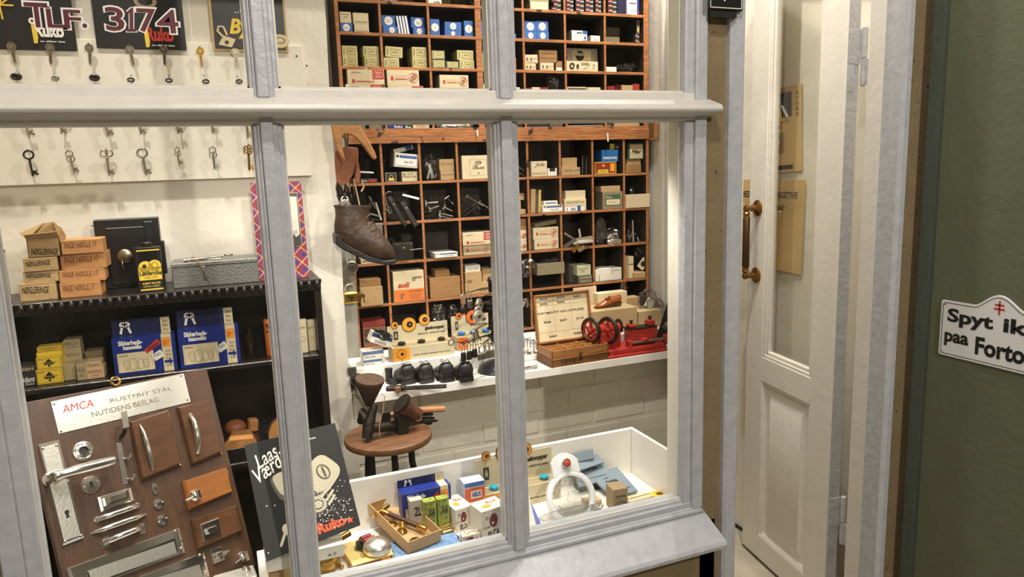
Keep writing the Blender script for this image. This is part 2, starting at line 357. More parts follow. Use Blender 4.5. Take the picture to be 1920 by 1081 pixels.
# partition between the display and the passage: boards and a lit post
m = MB(); m.plan([(1.612, 2.66), (1.612, 2.36), (1.085, 1.482), (1.128, 1.482), (1.66, 2.34), (1.66, 2.66)], 0, 2.3, doorp)
struct(m.build('wall_partition', smooth=0))
m = MB(); m.box(1.600, 1.613, 2.49, 2.58, .99, 2.85, doorp); m.box(1.604, 1.613, 2.40, 2.486, .99, 2.85, doorp); struct(m.build('trim_2', smooth=0))
m = MB(); m.box(1.596, 1.613, 2.372, 2.396, .99, 2.85, paint_w, bev=.004); struct(m.build('trim_3', smooth=.4))
m = MB(); m.box(1.001, 1.03, 1.424, 1.468, .75, 2.4, doorp, bev=.002); struct(m.build('trim_4', smooth=.4))
# ---------------------------------------------------------------- ledge, step and display tray
m = MB()
m.plan([(.362, 2.135), (1.472, 2.135), (1.583, 2.32), (.362, 2.32)], .905, .930, shelfw); led = tag(m.build('window_ledge', smooth=.4), 'white painted ledge in front of the pigeonholes carrying shoes and machine', 'ledge')
m = MB(); m.box(.352, 1.60, 2.262, 2.60, .9305, .985, shelfw, bev=.003); tag(m.build('raised_step', smooth=.4), 'white raised step behind the ledge under the pigeonhole cabinet', 'step')
TZ = .745; _q = at(1185, 885, Z=TZ); TY = _q.y; TT = at(1182, 803, Y=TY).z; TX = at(1184, 845, Y=TY).x
tr = thing('display_tray', 'shallow white wooden display tray along the bottom of the window', 'display tray', (.4, 1.5, TZ))
def trb(n, *a): MB().box(a[0]-.4, a[1]-.4, a[2]-1.5, a[3]-1.5, a[4]-TZ, a[5]-TZ, shelfw, bev=.0015).build(n, tr, smooth=.4)
trb('tray_floor', .012, TX+.010, 1.468, TY+.012, TZ-.015, TZ); trb('back_board', .04, TX+.010, TY, TY+.012, TZ, TT); trb('end_board', TX, TX+.010, 1.470, TY, TZ, TT)
lf = MB(); lf.box(-.365, -.012, 1.468, 1.60, .70, .715, shelfw); tag(lf.build('base_board', smooth=0), 'white base board at the lower left of the window under the hardware board', 'shelf')
# ---------------------------------------------------------------- door
m = MB()
def post(pts): m.plan(pts, 0, 2.5, paint)
post([(1.113, 1.41), (1.113, 1.388), (1.119, 1.380), (1.147, 1.380), (1.155, 1.388), (1.155, 1.50), (1.113, 1.50)])
struct(m.build('trim_5', smooth=.5))
m = MB(); m.plan([(1.686, 1.405), (1.686, 1.385), (1.672, 1.385), (1.664, 1.394), (1.668, 1.418), (1.684, 1.424), (1.690, 1.44), (1.690, 1.47), (1.700, 1.476), (1.702, 1.535), (1.74, 1.545), (1.76, 1.545), (1.76, 1.405)], 0, 2.5, doorp)
m.plan([(1.6865, 1.404), (1.687, 1.3835), (1.671, 1.3835), (1.6625, 1.3935), (1.6665, 1.4195), (1.683, 1.4255), (1.6885, 1.441), (1.6885, 1.471), (1.6995, 1.4745), (1.7010, 1.478), (1.71, 1.47), (1.71, 1.41)], 0.001, 2.499, paint)
struct(m.build('trim_6', smooth=.7))
wall('trim_7', [(1.113, 1.70, 1.40, 1.50, 2.42, 2.5)], paint)
m = MB(); m.plan([(1.74, 1.56), (2.02, 1.56), (2.02, 1.50), (1.74, 1.50)], 0, 2.9, cream); struct(m.build('wall_reveal', smooth=0))
# leaf in local coordinates: x from the free edge to the hinge side, y = thickness, z up
fr = V((1.914, 2.255, 0)); az = math.radians(9)
ex = V((-math.sin(az), -math.cos(az), 0)); ey = V((math.cos(az), -math.sin(az), 0))
dr = bpy.data.objects.new('door_1', None); scn.collection.objects.link(dr); struct(dr)
dr.matrix_world = basis(fr, ex, ey, (0, 0, 1)); dr.empty_display_size = .1
W_, T_ = .530, .042
def dpart(n, m_, **k): return m_.build(n, dr, smooth=.4, **k)
m = MB(); m.box(0, .112, 0, T_, .015, 2.4, doorp); m.box(.412, W_, 0, T_, .015, 2.4, doorp); m.box(.111, .413, 0, T_, .015, .112, doorp); m.box(.111, .413, 0, T_, .754, .85, doorp); m.box(.111, .413, 0, T_, 2.3, 2.4, doorp)
dpart('stile_and_rail', m, bev=.002)
m = MB(); m.box(W_+.0003, W_+.002, 0.001, T_-.001, .015, 2.4, paint); dpart('hinge_edge', m)
m = MB()
for i, (a, o) in enumerate(((.0, .002), (.006, .006), (.012, .010))):   # stepped moulding of the panel
    m.box(.112+a, .412-a, o, o+.01, .112+a, .118+a, doorp); m.box(.112+a, .412-a, o, o+.01, .748-a, .754-a, doorp)
    m.box(.112+a, .118+a, o, o+.01, .112+a, .754-a, doorp); m.box(.406-a, .412-a, o, o+.01, .112+a, .754-a, doorp)
dpart('panel_moulding', m, bev=.001)
m = MB(); m.box(.125, .40, .014, .030, .125, .742, doorp)
a0, a1, b0, b1 = (.15, .375), (.165, .36), (.155, .71), (.175, .69)
m.add([(a0[0], .014, b0[0]), (a0[1], .014, b0[0]), (a0[1], .014, b0[1]), (a0[0], .014, b0[1]), (a1[0], .006, b1[0]), (a1[1], .006, b1[0]), (a1[1], .006, b1[1]), (a1[0], .006, b1[1])],
      [(0, 1, 5, 4), (1, 2, 6, 5), (2, 3, 7, 6), (3, 0, 4, 7), (4, 5, 6, 7)], doorp)
dpart('raised_panel', m)
m = MB()
for a in (0, .013):
    m.box(.112+a, .412-a, .003+a*.5, .03, .85+a, .862+a, doorp); m.box(.112+a, .124+a, .003+a*.5, .03, .85+a, 2.3, doorp); m.box(.400-a, .412-a, .003+a*.5, .03, .85+a, 2.3, doorp)
dpart('glazing_bead', m, bev=.002)
m = MB(); m.box(.137, .388, .02, .023, .875, 2.3, glass); dpart('pane', m)
# pull handle
hd = bpy.data.objects.new('door_handle', None); scn.collection.objects.link(hd); hd.parent = dr; hd['label'] = 'aged brass pull handle with a dark grip'
hx = .060
for z, s in ((1.421, 1), (1.163, -1)):
    m = MB(); m.lathe([(.001, -.002), (.030, -.001), (.031, .003), (.027, .008), (.016, .012), (.010, .018), (.0095, .024), (.0125, .027), (.009, .030), (.009, .038), (.013, .042), (.013, .052), (.008, .057), (.002, .059)], oldbrass, 22, (hx, 0, z), 'y'); m.build('rose', hd)
    m = MB(); m.lathe([(.008, 0), (.008, .010), (.012, .014), (.013, .020), (.0115, .028), (.013, .031), (.013, .034), (.012, .036)][::s if s > 0 else 1], oldbrass, 16, (hx, -.066, z-.036 if s > 0 else z), 'z') if False else m.tube([(hx, -.047, z), (hx, -.047, z-s*.012), (hx, -.047, z-s*.018), (hx, -.047, z-s*.03), (hx, -.047, z-s*.036)], [.010, .0085, .0135, .0105, .0125], oldbrass, 16); m.build('collar', hd)
m = MB(); m.tube([(hx, -.047, 1.388), (hx, -.047, 1.384), (hx, -.047, 1.20), (hx, -.047, 1.196)], [.0115, .0135, .0135, .0115], M('bronze_grip', (86, 62, 36), .4, .7, var=.25, vs=30, stretch=(1, 1, .2)), 16); m.build('grip', hd)
# hinges
for z in (1.93, .405):
    h = bpy.data.objects.new('hinge', None); scn.collection.objects.link(h); h.parent = dr
    m = MB(); m.box(W_, W_+.004, .004, .045, z-.05, z+.055, paint, bev=.001); m.box(W_+.001, W_+.004, .004, .026, z-.13, z-.045, paint, bev=.001)
    for q in (.03, 0, -.03, -.08, -.11): m.ball((W_+.0045, .014, z+q), .003, paint, sx=.5, n=8)
    m.build('hinge_leaf', h)
    m = MB(); m.lathe([(.003, .062), (.009, .058), (.0095, .05), (.0095, -.03)], paint, 14, (W_+.010, .052, z)); m.build('upper_knuckle', h)
    m = MB(); m.lathe([(.0085, -.032), (.0085, -.11), (.004, -.116)], paint, 14, (W_+.010, .052, z)); m.box(W_+.010, W_+.05, .05, .054, z-.11, z-.035, paint, bev=.001); m.build('lower_knuckle', h)
# notices on the passage wall (local x = towards the door end, so text reads from the shop side)
paper = M('aged_paper', (214, 178, 118), .8, var=.10, vs=6, bump=.1, bs=12)
def on_wall(name, label, cat, pts, group=None):
    """a sheet hung on the passage wall; local x runs towards the street, z up, y out of the wall"""
    o = thing(name, label, cat, group=group); return o
def wframe(y, z, rot=0, off=.004):
    e = V((0, -math.cos(rot), -math.sin(rot))); u = V((0, -math.sin(rot), math.cos(rot)))
    return basis((2.006-off, y, z), e, (1, 0, 0), u)
o = thing('wall_notice', 'yellowed printed notice warning of snatch thieves behind the door glass', 'notice'); o.matrix_world = wframe(2.396, 1.172)
m = MB(); nx = 12
for i in range(nx):
    a, b = i/nx, (i+1)/nx; c = lambda t: -.012*math.sin(t*3.0)**2-.010*max(0, t-.6)
    m.add([(a*.336, c(a), .02*(1-a)), (b*.336, c(b), .02*(1-b)), (b*.340, c(b)*.5, .352), (a*.340, c(a)*.5, .352)], [(0, 1, 2, 3)], paper)
m.build('sheet', o)
m = MB(); m.text('BESKYT MOD SLYNGETYVE', blk, .022, .282, .318, .308, y=-.018, bold=.03); m.text('OG MANGE BLIKKE', blk, .06, .235, .25, .26, y=-.018, bold=.03)
for i, (a, b, z) in enumerate(((.06, .20, .205), (.05, .17, .17), (.05, .21, .145), (.05, .21, .122))): m.text('mellem alle sider', blk, a, z, b, z+.010, y=-.019, bold=.03)
m.text('1.60', blk, .09, .09, .15, .108, y=-.019, bold=.03); m.text('o', blk, .19, .092, .2, .106, y=-.019); m.build('lettering', o, smooth=0)
o = thing('wall_poster', 'yellowed poster with dark key picture marked NYHED behind the door glass', 'poster'); o.matrix_world = wframe(2.29, 1.545, -.05)
m = MB(); m.box(0, .215, -.002, .0, 0, .315, paper, bev=.0008); m.rect(.03, .205, .165, .295, M('navy_photo', (34, 36, 58), .5), y=-.003); m.rect(.05, .075, .125, .15, M('photo_grey', (150, 130, 100), .6), y=-.003); m.rect(.03, .012, .17, .027, blk, y=-.003)
m.ring((.10, -.005, .255), .014, .0015, nickel); m.disc(.09, .11, .018, redp, y=-.0035); m.disc(.092, .112, .010, whitep, y=-.0038)
m.prism([(.11, .25), (.12, .25), (.15, .205), (.142, .20)], -.006, -.004, whitep); m.prism([(.10, .245), (.108, .245), (.118, .19), (.108, .19)], -.006, -.004, yellowp)
m.build('sheet', o, smooth=0)
m = MB()
for i, c in enumerate('NYHED'): m.text(c, blk, .188, .278-i*.019, .198, .290-i*.019, y=-.0032, bold=.03)
m.text('en ny sikker', greyprint, .06, .185, .16, .192, y=-.0032, bold=.03); m.text('NYHED', greyprint, .05, .165, .11, .176, y=-.0032, bold=.03); m.build('lettering', o, smooth=0)
o = thing('paper_sheet', 'pale drawn sheet hung askew on the passage wall below the door handle', 'paper'); o.matrix_world = wframe(2.62, .78, -.62, .012)
m = MB(); m.box(0, .20, -.003, 0, 0, .20, cardc, bev=.001); m.line([(.02, .02), (.18, .03), (.17, .17), (.03, .16)], .0015, greyprint, y=-.004, closed=True); m.line([(.05, .14), (.14, .05)], .0015, greyprint, y=-.004); m.build('sheet', o, smooth=0)
# ---------------------------------------------------------------- enamel signs
def enamel(y, dz=0): return basis((1.7375, y, dz), V((0, -1, 0)), V((1, 0, 0)), V((0, 0, 1)))
us = lambda x: 1.295-at(x, 610, X=1.7345).y
SW = max(us(1882)+.125, us(1832)+(us(1920)-us(1832))*1.36)+.02
o = thing('enamel_sign', 'white enamel sign with arched top and red cross on the green wall', 'sign'); o.matrix_world = enamel(1.295, 1.079)
def sgn_outline(e):
    W, H_, r = SW, .147, .006; pts = [(e, e+r), (e+r*.3, e+r*.3), (e+r, e), (W-e-r, e), (W-e-r*.3, e+r*.3), (W-e, e+r), (W-e, H_-e-r), (W-e-r*.3, H_-e-r*.3), (W-e-r, H_-e)]
    cx, hw, hh = us(1872), .062-e*.2, .033
    for k in range(17):
        t = 1-k/8.0; pts.append((cx+t*hw, H_-e+hh*(math.cos(t*math.pi)*.5+.5)**.75))
    pts += [(e+r, H_-e), (e+r*.3, H_-e-r*.3), (e, H_-e-r)]; return pts
enw = M('white_enamel', (226, 226, 224), .18, coat=.4)
m = MB(); m.prism(sgn_outline(0), -.004, 0, enw); m.build('plate', o, smooth=.3, bev=.001)
m = MB(); q = sgn_outline(.0065); m.line(q, .0016, black, y=-.0046, closed=True); m.build('border_line', o, smooth=0)
m = MB(); m.text('Spyt', black, us(1776), .082, us(1863), .128, y=-.0046, bold=.035); m.text('ikke', black, us(1882), .092, us(1882)+.125, .128, y=-.0046, bold=.035); m.text('paa', black, us(1773), .028, us(1819), .064, y=-.0046, bold=.035); m.text('Fortovet', black, us(1832), .022, SW-.02, .068, y=-.0046, bold=.035)
m.build('lettering', o, smooth=0)
m = MB(); xc = us(1872); m.box(xc-.002, xc+.002, -.0048, -.004, .132, .166, redp); m.box(xc-.011, xc+.011, -.0048, -.004, .154, .158, redp); m.box(xc-.013, xc+.013, -.0048, -.004, .144, .148, redp); m.build('red_cross', o, smooth=0)
m = MB()
for x, z in ((.012, .137), (.010, .010)): m.lathe([(.0035, .003), (.003, .0055), (.0008, .0065)], steel, 10, (x, 0, z), 'y'); m.box(x-.003, x+.003, -.0068, -.0064, z-.0004, z+.0004, blk)
m.build('screw', o)
o = thing('house_number_plate', 'black enamel house number plate with white border above the doorpost', 'sign', (1.038, 1.372, 1.930))
m = MB(); m.box(0, .094, -.004, .0, 0, .10, black, bev=.002); m.box(.01, .08, 0, .006, -.014, .02, blk); m.build('plate', o)
m = MB(); m.line([(.005, .005), (.089, .005), (.089, .095), (.005, .095)], .0018, whitep, y=-.0046, closed=True); m.text('9', whitep, .028, .018, .066, .085, y=-.0046, bold=.04)
m.build('lettering', o, smooth=0)
# ================================================================= LEFT WALL: KEY BOARD, SIGNS, KEYS
BY = 2.252
def bx_(x, y, Y=BY): p = at(x, y, Y=Y); return p.x, p.z
kb = tag(MB().box(-.60, .273, BY, 2.268, 1.598, 1.972, boardw, bev=.001).build('key_board', smooth=.3), 'long cream painted board with rows of keys hung on nails', 'key board')
# three enamel shop signs above the key board, hung on its upper edge
def sign(name, label, q, deco, Y=2.2485, edge=None):
    a = at(q[0], q[3], Y=Y); b = at(q[2], q[3], Y=Y); x0, x1, z0 = a.x, b.x, (a.z+b.z)/2
    o = thing(name, label, 'sign', (x0, Y, z0)); m = MB()
    if edge: m.box(0, x1-x0, -.002, .003, 0, .42, edge, bev=.001); m.box(.006, x1-x0-.006, -.003, -.001, .006, .41, black)
    else: m.box(0, x1-x0, -.002, .002, 0, .42, black, bev=.001)
    m.build('plate', o, smooth=.3); m = MB(); g = lambda x, y: (at(x, y, Y=Y-.0045).x-x0, at(x, y, Y=Y-.0045).z-z0)
    deco(m, g); m.build('lettering', o, smooth=0); return o
def ruko(colr):
    def d(m, g, ox=0):
        pass
    return d
def ruko_at(m, g, x0, y0, x1, y1, c):
    a = g(x0, y1); b = g(x1, y0); m.text('Ruko', c, a[0], a[1], b[0], b[1], y=-.0045, bold=.045)
    h = b[1]-a[1]; m.prism([(a[0]-.004, a[1]-.016), (a[0]+.004, a[1]-.016), (a[0]+.007, a[1]), (a[0]+.003, a[1]+h), (a[0]-.006, a[1]+h)], -.006, -.0046, yellowp)
    m.disc(a[0]-.002, b[1]+.006, .008, whitep, y=-.0065); m.disc(a[0]-.002, b[1]+.006, .003, black, y=-.0067)
    m.text('en sikker laas', whitep, a[0]+.01, a[1]-.012, b[0], a[1]-.008, y=-.0045, bold=.03)
def d1(m, g):
    ruko_at(m, g, 66, 46, 118, 69, whitep)
    p = g(10, 25)
    for i in range(9):
        a_ = i*.6; m.line([(p[0]-.01, p[1]+.02), (p[0]-.01+.03*math.cos(a_), p[1]+.02+.035*math.sin(a_))], .004, yellowp, y=-.0046-i*.00005)
def d2(m, g):
    ruko_at(m, g, 276, 52, 324, 77, redp); p = g(272, 2)
    m.disc(p[0], p[1], .028, M('photo_grey', (150, 130, 100), .6), y=-.0046, rz=.02); m.disc(p[0], p[1], .018, black, y=-.0048, rz=.011)
def d3(m, g):
    a = g(431, 65); b = g(470, 36); m.text('By', yellowp, a[0], a[1]-.01, b[0], b[1], y=-.0046, bold=.035, shear=.25)
    c = g(425, 76); pg = M('photo_cream', (212, 194, 150), .5)
    m.prism([(c[0]-.022, c[1]-.012), (c[0]+.012, c[1]-.018), (c[0]+.024, c[1]+.004), (c[0]-.008, c[1]+.014)], -.0062, -.0046, pg); m.prism([(c[0]-.006, c[1]-.008), (c[0]+.003, c[1]-.010), (c[0]+.006, c[1]-.002), (c[0]-.003, c[1]+.001)], -.0068, -.0063, black)
    m.tube([(c[0]-.010, -.006, c[1]+.010), (c[0]-.022, -.006, c[1]+.024), (c[0]-.018, -.006, c[1]+.036), (c[0]-.006, -.006, c[1]+.036), (c[0]+.002, -.006, c[1]+.014)], .0032, pg, 6)
    c = g(522, 77); m.disc(c[0]+.004, c[1], .027, pg, y=-.0046, rz=.019); m.disc(c[0]+.004, c[1]+.002, .015, black, y=-.0048, rz=.009); m.disc(c[0]+.004, c[1]+.002, .012, pg, y=-.005, rz=.007)
    a = g(440, 24); b = g(470, 14); m.text('..de', whitep, a[0], a[1], b[0], b[1], y=-.0046)
sign('shop_sign', 'black sign with white lettering and painted keys at the upper left of the window', (-160, 0, 145, 92), d1)
sign('shop_sign', 'black sign with red lettering behind the telephone number', (182, 0, 350, 92), d2)
sign('shop_sign', 'black sign in a tan frame with a painted padlock and yellow word', (400, 0, 541, 97), d3, edge=M('tan_frame', (196, 164, 112), .6))
# keys -------------------------------------------------------------
nailm = dmetal
def nail(x, z, parent=kb): MB().tube([(x, BY+.001, z), (x, BY-.014, z+.001), (x, BY-.019, z+.004)], .0011, nailm, 6).build('nail', parent)
def key_cylinder(m, mat, s=1.0, f=1):
    m.disc(0, -.011*s, .0115*s, mat, y=-.0012, rz=.0125*s, th=.0024); m.disc(0, -.011*s, .0085*s, dmetal, y=-.0016, rz=.009*s, th=.0002); m.disc(0, -.011*s, .007*s, mat, y=-.002, rz=.0075*s, th=.0003)
    pts = [(-.004, -.021), (-.004, -.052), (0, -.057), (.003, -.054), (.0022, -.050), (.004, -.047), (.0022, -.043), (.004, -.039), (.003, -.035), (.0048, -.030), (.0048, -.021)]
    m.prism([(x*s*f, z*s) for x, z in pts], -.0010, .0010, mat); m.prism([(-.0008*s, -.024*s), (.0008*s, -.024*s), (.0008*s, -.050*s), (-.0008*s, -.050*s)], -.0016, -.0009, dmetal)
def key_bow(m, mat, s=1.0, kind=0, f=1):
    if kind == 1: m.ring((-.006*s, 0, -.010*s), .008*s, .0018*s, mat); m.ring((.006*s, 0, -.010*s), .008*s, .0018*s, mat)
    elif kind == 2:
        m.ring((0, 0, -.009*s), .009*s, .0018*s, mat); m.ring((0, .001, -.024*s), .010*s, .0016*s, mat)
    elif kind == 3:
        for k in range(5): a = k*1.257; m.ring((.0075*s*math.cos(a), 0, -.013*s+.0075*s*math.sin(a)), .0045*s, .0018*s, mat, n=10, k=6)
    else: m.ring((0, 0, -.011*s), .0105*s, .0024*s, mat, sx=1.05)
    t = -.020*s; m.tube([(0, 0, t), (0, 0, t-.003*s), (0, 0, t-.005*s), (0, 0, t-.007*s), (0, 0, t-.046*s)], [.003*s, .004*s, .0026*s, .0028*s, .0024*s], mat, 8)
    z = t-.032*s; m.prism([(f*x*s, z+y*s) for x, y in ((0, 0), (.012, 0), (.012, -.003), (.009, -.003), (.009, -.006), (.013, -.006), (.013, -.012), (.008, -.012), (.008, -.0095), (0, -.0095))], -.0014, .0014, mat)
def hang(x, y, name, label, cat, fn, mat, tilt=0., dz=0, group=None, **k):
    X, Z = bx_(x, y); nail(X, Z); m = MB(); fn(m, mat, **k); o = m.build(name, None, (X, BY-.012, Z+.001+dz), (0, tilt, 0)); tag(o, label, cat); return o
for i, (x, y) in enumerate(((22, 82), (95, 84), (168, 85), (243, 88), (307, 88), (375, 91), (440, 93))):
    tn = 'bright brass' if i == 5 else 'dull nickel'
    hang(x, y, 'cylinder_key', f'{tn} flat key on a nail, {ORD[i]} from left in the row under the signs', 'key', key_cylinder, brass if i == 5 else nickel, tilt=(-.10, .06, .03, -.12, .02, 0, -.04)[i], s=.92, f=(1, -1)[i % 2])
for i, (x, y) in enumerate(((32, 143), (105, 146), (178, 145), (246, 149), (317, 150), (386, 152), (448, 152))):
    X, Z = bx_(x, y); nail(X, Z); m = MB(); bigr = i in (0, 2)
    m.ring((0, 0, -.006), .0095 if bigr else .0075, .0038 if bigr else .0022, dmetal if i != 1 else satin, sz=.62)
    if bigr: m.disc(0, -.006, .008, iron, y=-.001, rz=.005, th=.002)
    tag(m.build('escutcheon_ring', None, (X, BY-.010, Z+.004)), f'small dark oval metal ring on a nail, {ORD[i]} from left just above the transom', 'metal ring')
X, Z = bx_(521, 155); m = MB(); m.ring((0, 0, -.006), .006, .0012, brass); nail(X, Z); tag(m.build('escutcheon_ring', None, (X, BY-.010, Z+.003)), 'thin brass ring hanging right of the first mullion above the transom', 'metal ring')
for i, x in enumerate((45, 120, 196, 263, 331, 397, 463)):
    X, Z = bx_(x-3, 206); nail(X, Z); m = MB(); key_bow(m, nickel, s=(1.05, .95, 1.05, 1.0, 1.0, .98, 1.2)[i], kind=i % 3)
    tag(m.build('lever_key', None, (X, BY-.012, Z), (0, (-.14, .12, -.1, 0, -.04, -.03, 0)[i], 0)), f'old key half hidden behind the transom, {ORD[i]} from left in its row', 'key')
for i, (x, y) in enumerate(((54, 283), (130, 283), (200, 281), (266, 279), (332, 277), (398, 276), (465, 272))):
    kd = (0, 2, 1, 0, 2, 2, 3)[i]; s = (1.0, .9, 1.05, 1.1, .72, .92, 1.1)[i]
    dsc = ('dark iron key with round bow', 'steel key on a loose ring', 'long nickel key with double bow', 'large dark key with toothed bit', 'tiny steel key', 'steel key with two rings', 'ornate brass key with flower bow')[i]
    hang(x, y, 'bit_key', f'{dsc} hanging in the lowest row of the key board', 'key', key_bow, (iron, nickel, nickel, satin, nickel, satin, oldbrass)[i], tilt=(-.06, -.12, 0, -.06, -.02, -.02, .04)[i], s=s, kind=kd)
for i, (x, y) in enumerate(((246, 141), (317, 142), (382, 141), (445, 143), (556, 105), (575, 123))):
    X, Z = bx_(x, y); MB().ball((X, BY, Z), .0016 if i < 4 else .0028, blk, n=8).build('pin_hole', kb)
# ================================================================= DARK SHELF UNIT
DY = 2.05; DX0, DX1, DT = -.56, .25, 1.312
du = thing('shelf_unit', 'black carved wooden shelf unit against the cream wall', 'shelf unit', (-.15, 2.15, 0))
def dub(n, boxes, mat=darkwood, bev=.002):
    m = MB()
    for b in boxes: m.box(b[0]+.15, b[1]+.15, b[2]-2.15, b[3]-2.15, b[4], b[5], mat, bev=bev)
    return m.build(n, du, smooth=.4)
dub('top_board', [(DX0, DX1+.002, DY+.004, 2.266, DT-.014, DT)]); dub('side_panel', [(DX1-.018, DX1, DY+.01, 2.266, .02, DT-.015)]); dub('side_panel', [(DX0, DX0+.018, DY+.01, 2.266, .02, DT-.015)])
dub('back_panel', [(DX0, DX1, 2.25, 2.266, .02, DT-.015)]); dub('shelf', [(DX0+.019, DX1-.019, DY+.006, 2.249, 1.082, 1.096)]); dub('shelf', [(DX0+.019, DX1-.019, DY+.006, 2.249, .80, .815)]); dub('shelf', [(DX0+.019, DX1-.019, DY+.006, 2.249, .40, .415)])
m = MB()  # egg moulding along the top edge
n_ = 38; st = (DX1-DX0)/n_
m.box(DX0+.15, DX1+.152, DY-2.15-.003, DY-2.15+.006, DT-.006, DT+.0005, darkwood, bev=.001)
for i in range(n_):
    c = DX0+.15+st*(i+.5); m.ball((c, DY-2.15+.002, DT-.013), 1, darkwood, sx=st*.40, sy=.010, sz=.013, n=10)
    m.tube([(c-st*.5, DY-2.15+.001, DT-.004), (c-st*.46, DY-2.15-.001, DT-.013), (c-st*.3, DY-2.15+.001, DT-.022)], .0016, darkwood, 5)
m.box(DX0+.15, DX1+.15, DY-2.15+.004, DY-2.15+.012, DT-.03, DT-.006, darkwood)
m.build('carved_moulding', du, smooth=.7)
# ---- things on its top
DYS = 2.105
def front(x0, x1, yb, Y, z=None):
    a = at(x0, yb, Y=Y); b = at(x1, yb, Y=Y); return a.x, b.x, (z if z is not None else (a.z+b.z)/2)
def simple_box(name, label, cat, x0, x1, yt, Y, z, d, mat, deco=None, rot=0, group=None, lid=None, jit=0., par=None):
    """box whose front stands in plane Y between pixel columns x0,x1, from height z up to pixel row yt"""
    yb_mid = (yt+60); a = at(x0, yt, Y=Y); b = at(x1, yt, Y=Y); h = at((x0+x1)/2, yt, Y=Y).z-z; w_ = b.x-a.x
    m = MB(); m.T = Matrix.Rotation(rot, 4, 'Z')
    m.box(-w_/2, w_/2, 0, d, 0, h, mat, bev=.0008)
    if deco: deco(m, w_, h, d)
    o = m.build(name, None, ((a.x+b.x)/2, Y, z), smooth=.3); tag(o, label, cat, group); return o, h
kinds = [(43, 104, 501, 'bottom'), (50, 103, 482, 'second from bottom'), (48, 105, 456, 'third from bottom')]
z = DT
def kdeco(t, ang=0.):
    def d(m, w_, h, dd): m.text(t, blk, -w_*.43, h*.42, w_*.30, h*.80, y=-.0006, bold=.012, shear=.2, rot=ang); m.line([(-w_*.5, h*.93), (w_*.5, h*.95)], .0008, cardd, y=-.0004); m.line([(w_*.3, 0), (w_*.34, h*.4)], .0006, cardd, y=-.0004)
    return d
for i, (x0, x1, yt, wd) in enumerate(((34, 104, 530, 'bottom'), (42, 108, 508, 'second from the bottom'), (42, 106, 483, 'third from the bottom'))):
    o, h = simple_box('parcel', f'kraft paper parcel handwritten NØGLERINGE, {wd} of the left stack', 'parcel', x0, x1, yt, DYS-.008+.004*(i % 2), z, .10, kraft, kdeco('NØGLERINGE', (-.05, -.03, .04)[i]), rot=(.02, -.05, .03)[i]); z += h+.0006
# open parcel on top
a = at(48, 440, Y=DYS); b = at(110, 440, Y=DYS); wq = b.x-a.x; zt = at(80, 446, Y=DYS).z; hq = zt-z
o = thing('open_parcel', 'open kraft paper parcel with raised flaps, topmost of the left stack', 'parcel', ((a.x+b.x)/2, DYS-.002, z)); m = MB(); t_ = .0015
m.box(-wq/2, wq/2, 0, t_, 0, hq, kraft); m.box(-wq/2, wq/2, .09, .09+t_, 0, hq, kraft); m.box(-wq/2, -wq/2+t_, 0, .09, 0, hq, kraft); m.box(wq/2-t_, wq/2, 0, .09, 0, hq, kraft); m.box(-wq/2, wq/2, 0, .09, 0, t_, kraft)
m.text('NØGLERINGE', blk, -wq*.4, hq*.12, wq*.42, hq*.45, y=-.0006, bold=.012, shear=.2, rot=-.06); m.build('body', o, smooth=0)
def flap(m, A, B, C, D, mat, t=.0012): n_ = (V(B)-V(A)).cross(V(C)-V(A)).normalized()*t; P = [V(p) for p in (A, B, C, D)]; m.add([tuple(p) for p in P]+[tuple(p+n_) for p in P], [(3, 2, 1, 0), (4, 5, 6, 7), (0, 1, 5, 4), (1, 2, 6, 5), (2, 3, 7, 6), (3, 0, 4, 7)], mat)
for nm, q in (('front_flap', [(-wq/2, 0, hq), (wq/2, 0, hq), (wq/2, -.018, hq+.016), (-wq/2, -.018, hq+.012)]), ('back_flap', [(-wq/2, .09, hq), (wq/2, .09, hq), (wq*.2, .085, hq+.036), (-wq*.3, .09, hq+.030)]),
              ('side_flap', [(wq/2, 0, hq), (wq/2, .09, hq), (wq*.15, .08, hq+.034), (wq*.62, .0, hq+.022)]), ('side_flap', [(-wq/2, 0, hq), (-wq/2, .09, hq), (-wq*.1, .08, hq+.036), (-wq*.66, -.01, hq+.016)])):
    m = MB(); flap(m, *q, kraft); m.build(nm, o, smooth=0)
m = MB()
for k in range(5): m.T = Matrix.Translation((-.01+.008*k, .03+.01*(k % 2), hq-.004)) @ Matrix.Rotation(.5*k-1, 4, 'Y'); m.ring((0, 0, 0), .008, .0012, nickel, n=12, k=5)
tag(m.build('key_ring_pile', None, o.location), 'small heap of metal key rings in the open parcel', 'key rings')['kind'] = 'stuff'
z = DT
for i, (x0, x1, yt, wd) in enumerate(((110, 188, 529, 'bottom'), (109, 196, 505, 'second from the bottom'), (111, 196, 475, 'third from the bottom'), (113, 191, 449, 'topmost'))):
    o, h = simple_box('keyring_box', f'worn orange-brown cardboard box, {wd} of the stack right of the kraft parcels', 'box', x0, x1, yt, DYS-.004+.003*(i % 3), z, .085, M('orange_card', (194, 138, 84), .7, var=.18, vs=30, bump=.2, bs=30),
        lambda m, w_, h, d: (m.text('INGE NØGLE 17', M('faded_print', (120, 70, 40), .7), -w_*.42, h*.45, w_*.36, h*.85, y=-.0006, bold=.01, shear=.2), m.line([(-w_*.5, h*.93), (w_*.5, h*.92)], .0008, cardd, y=-.0003)), rot=(.0, .04, -.03, .02)[i]); z += h+.0006
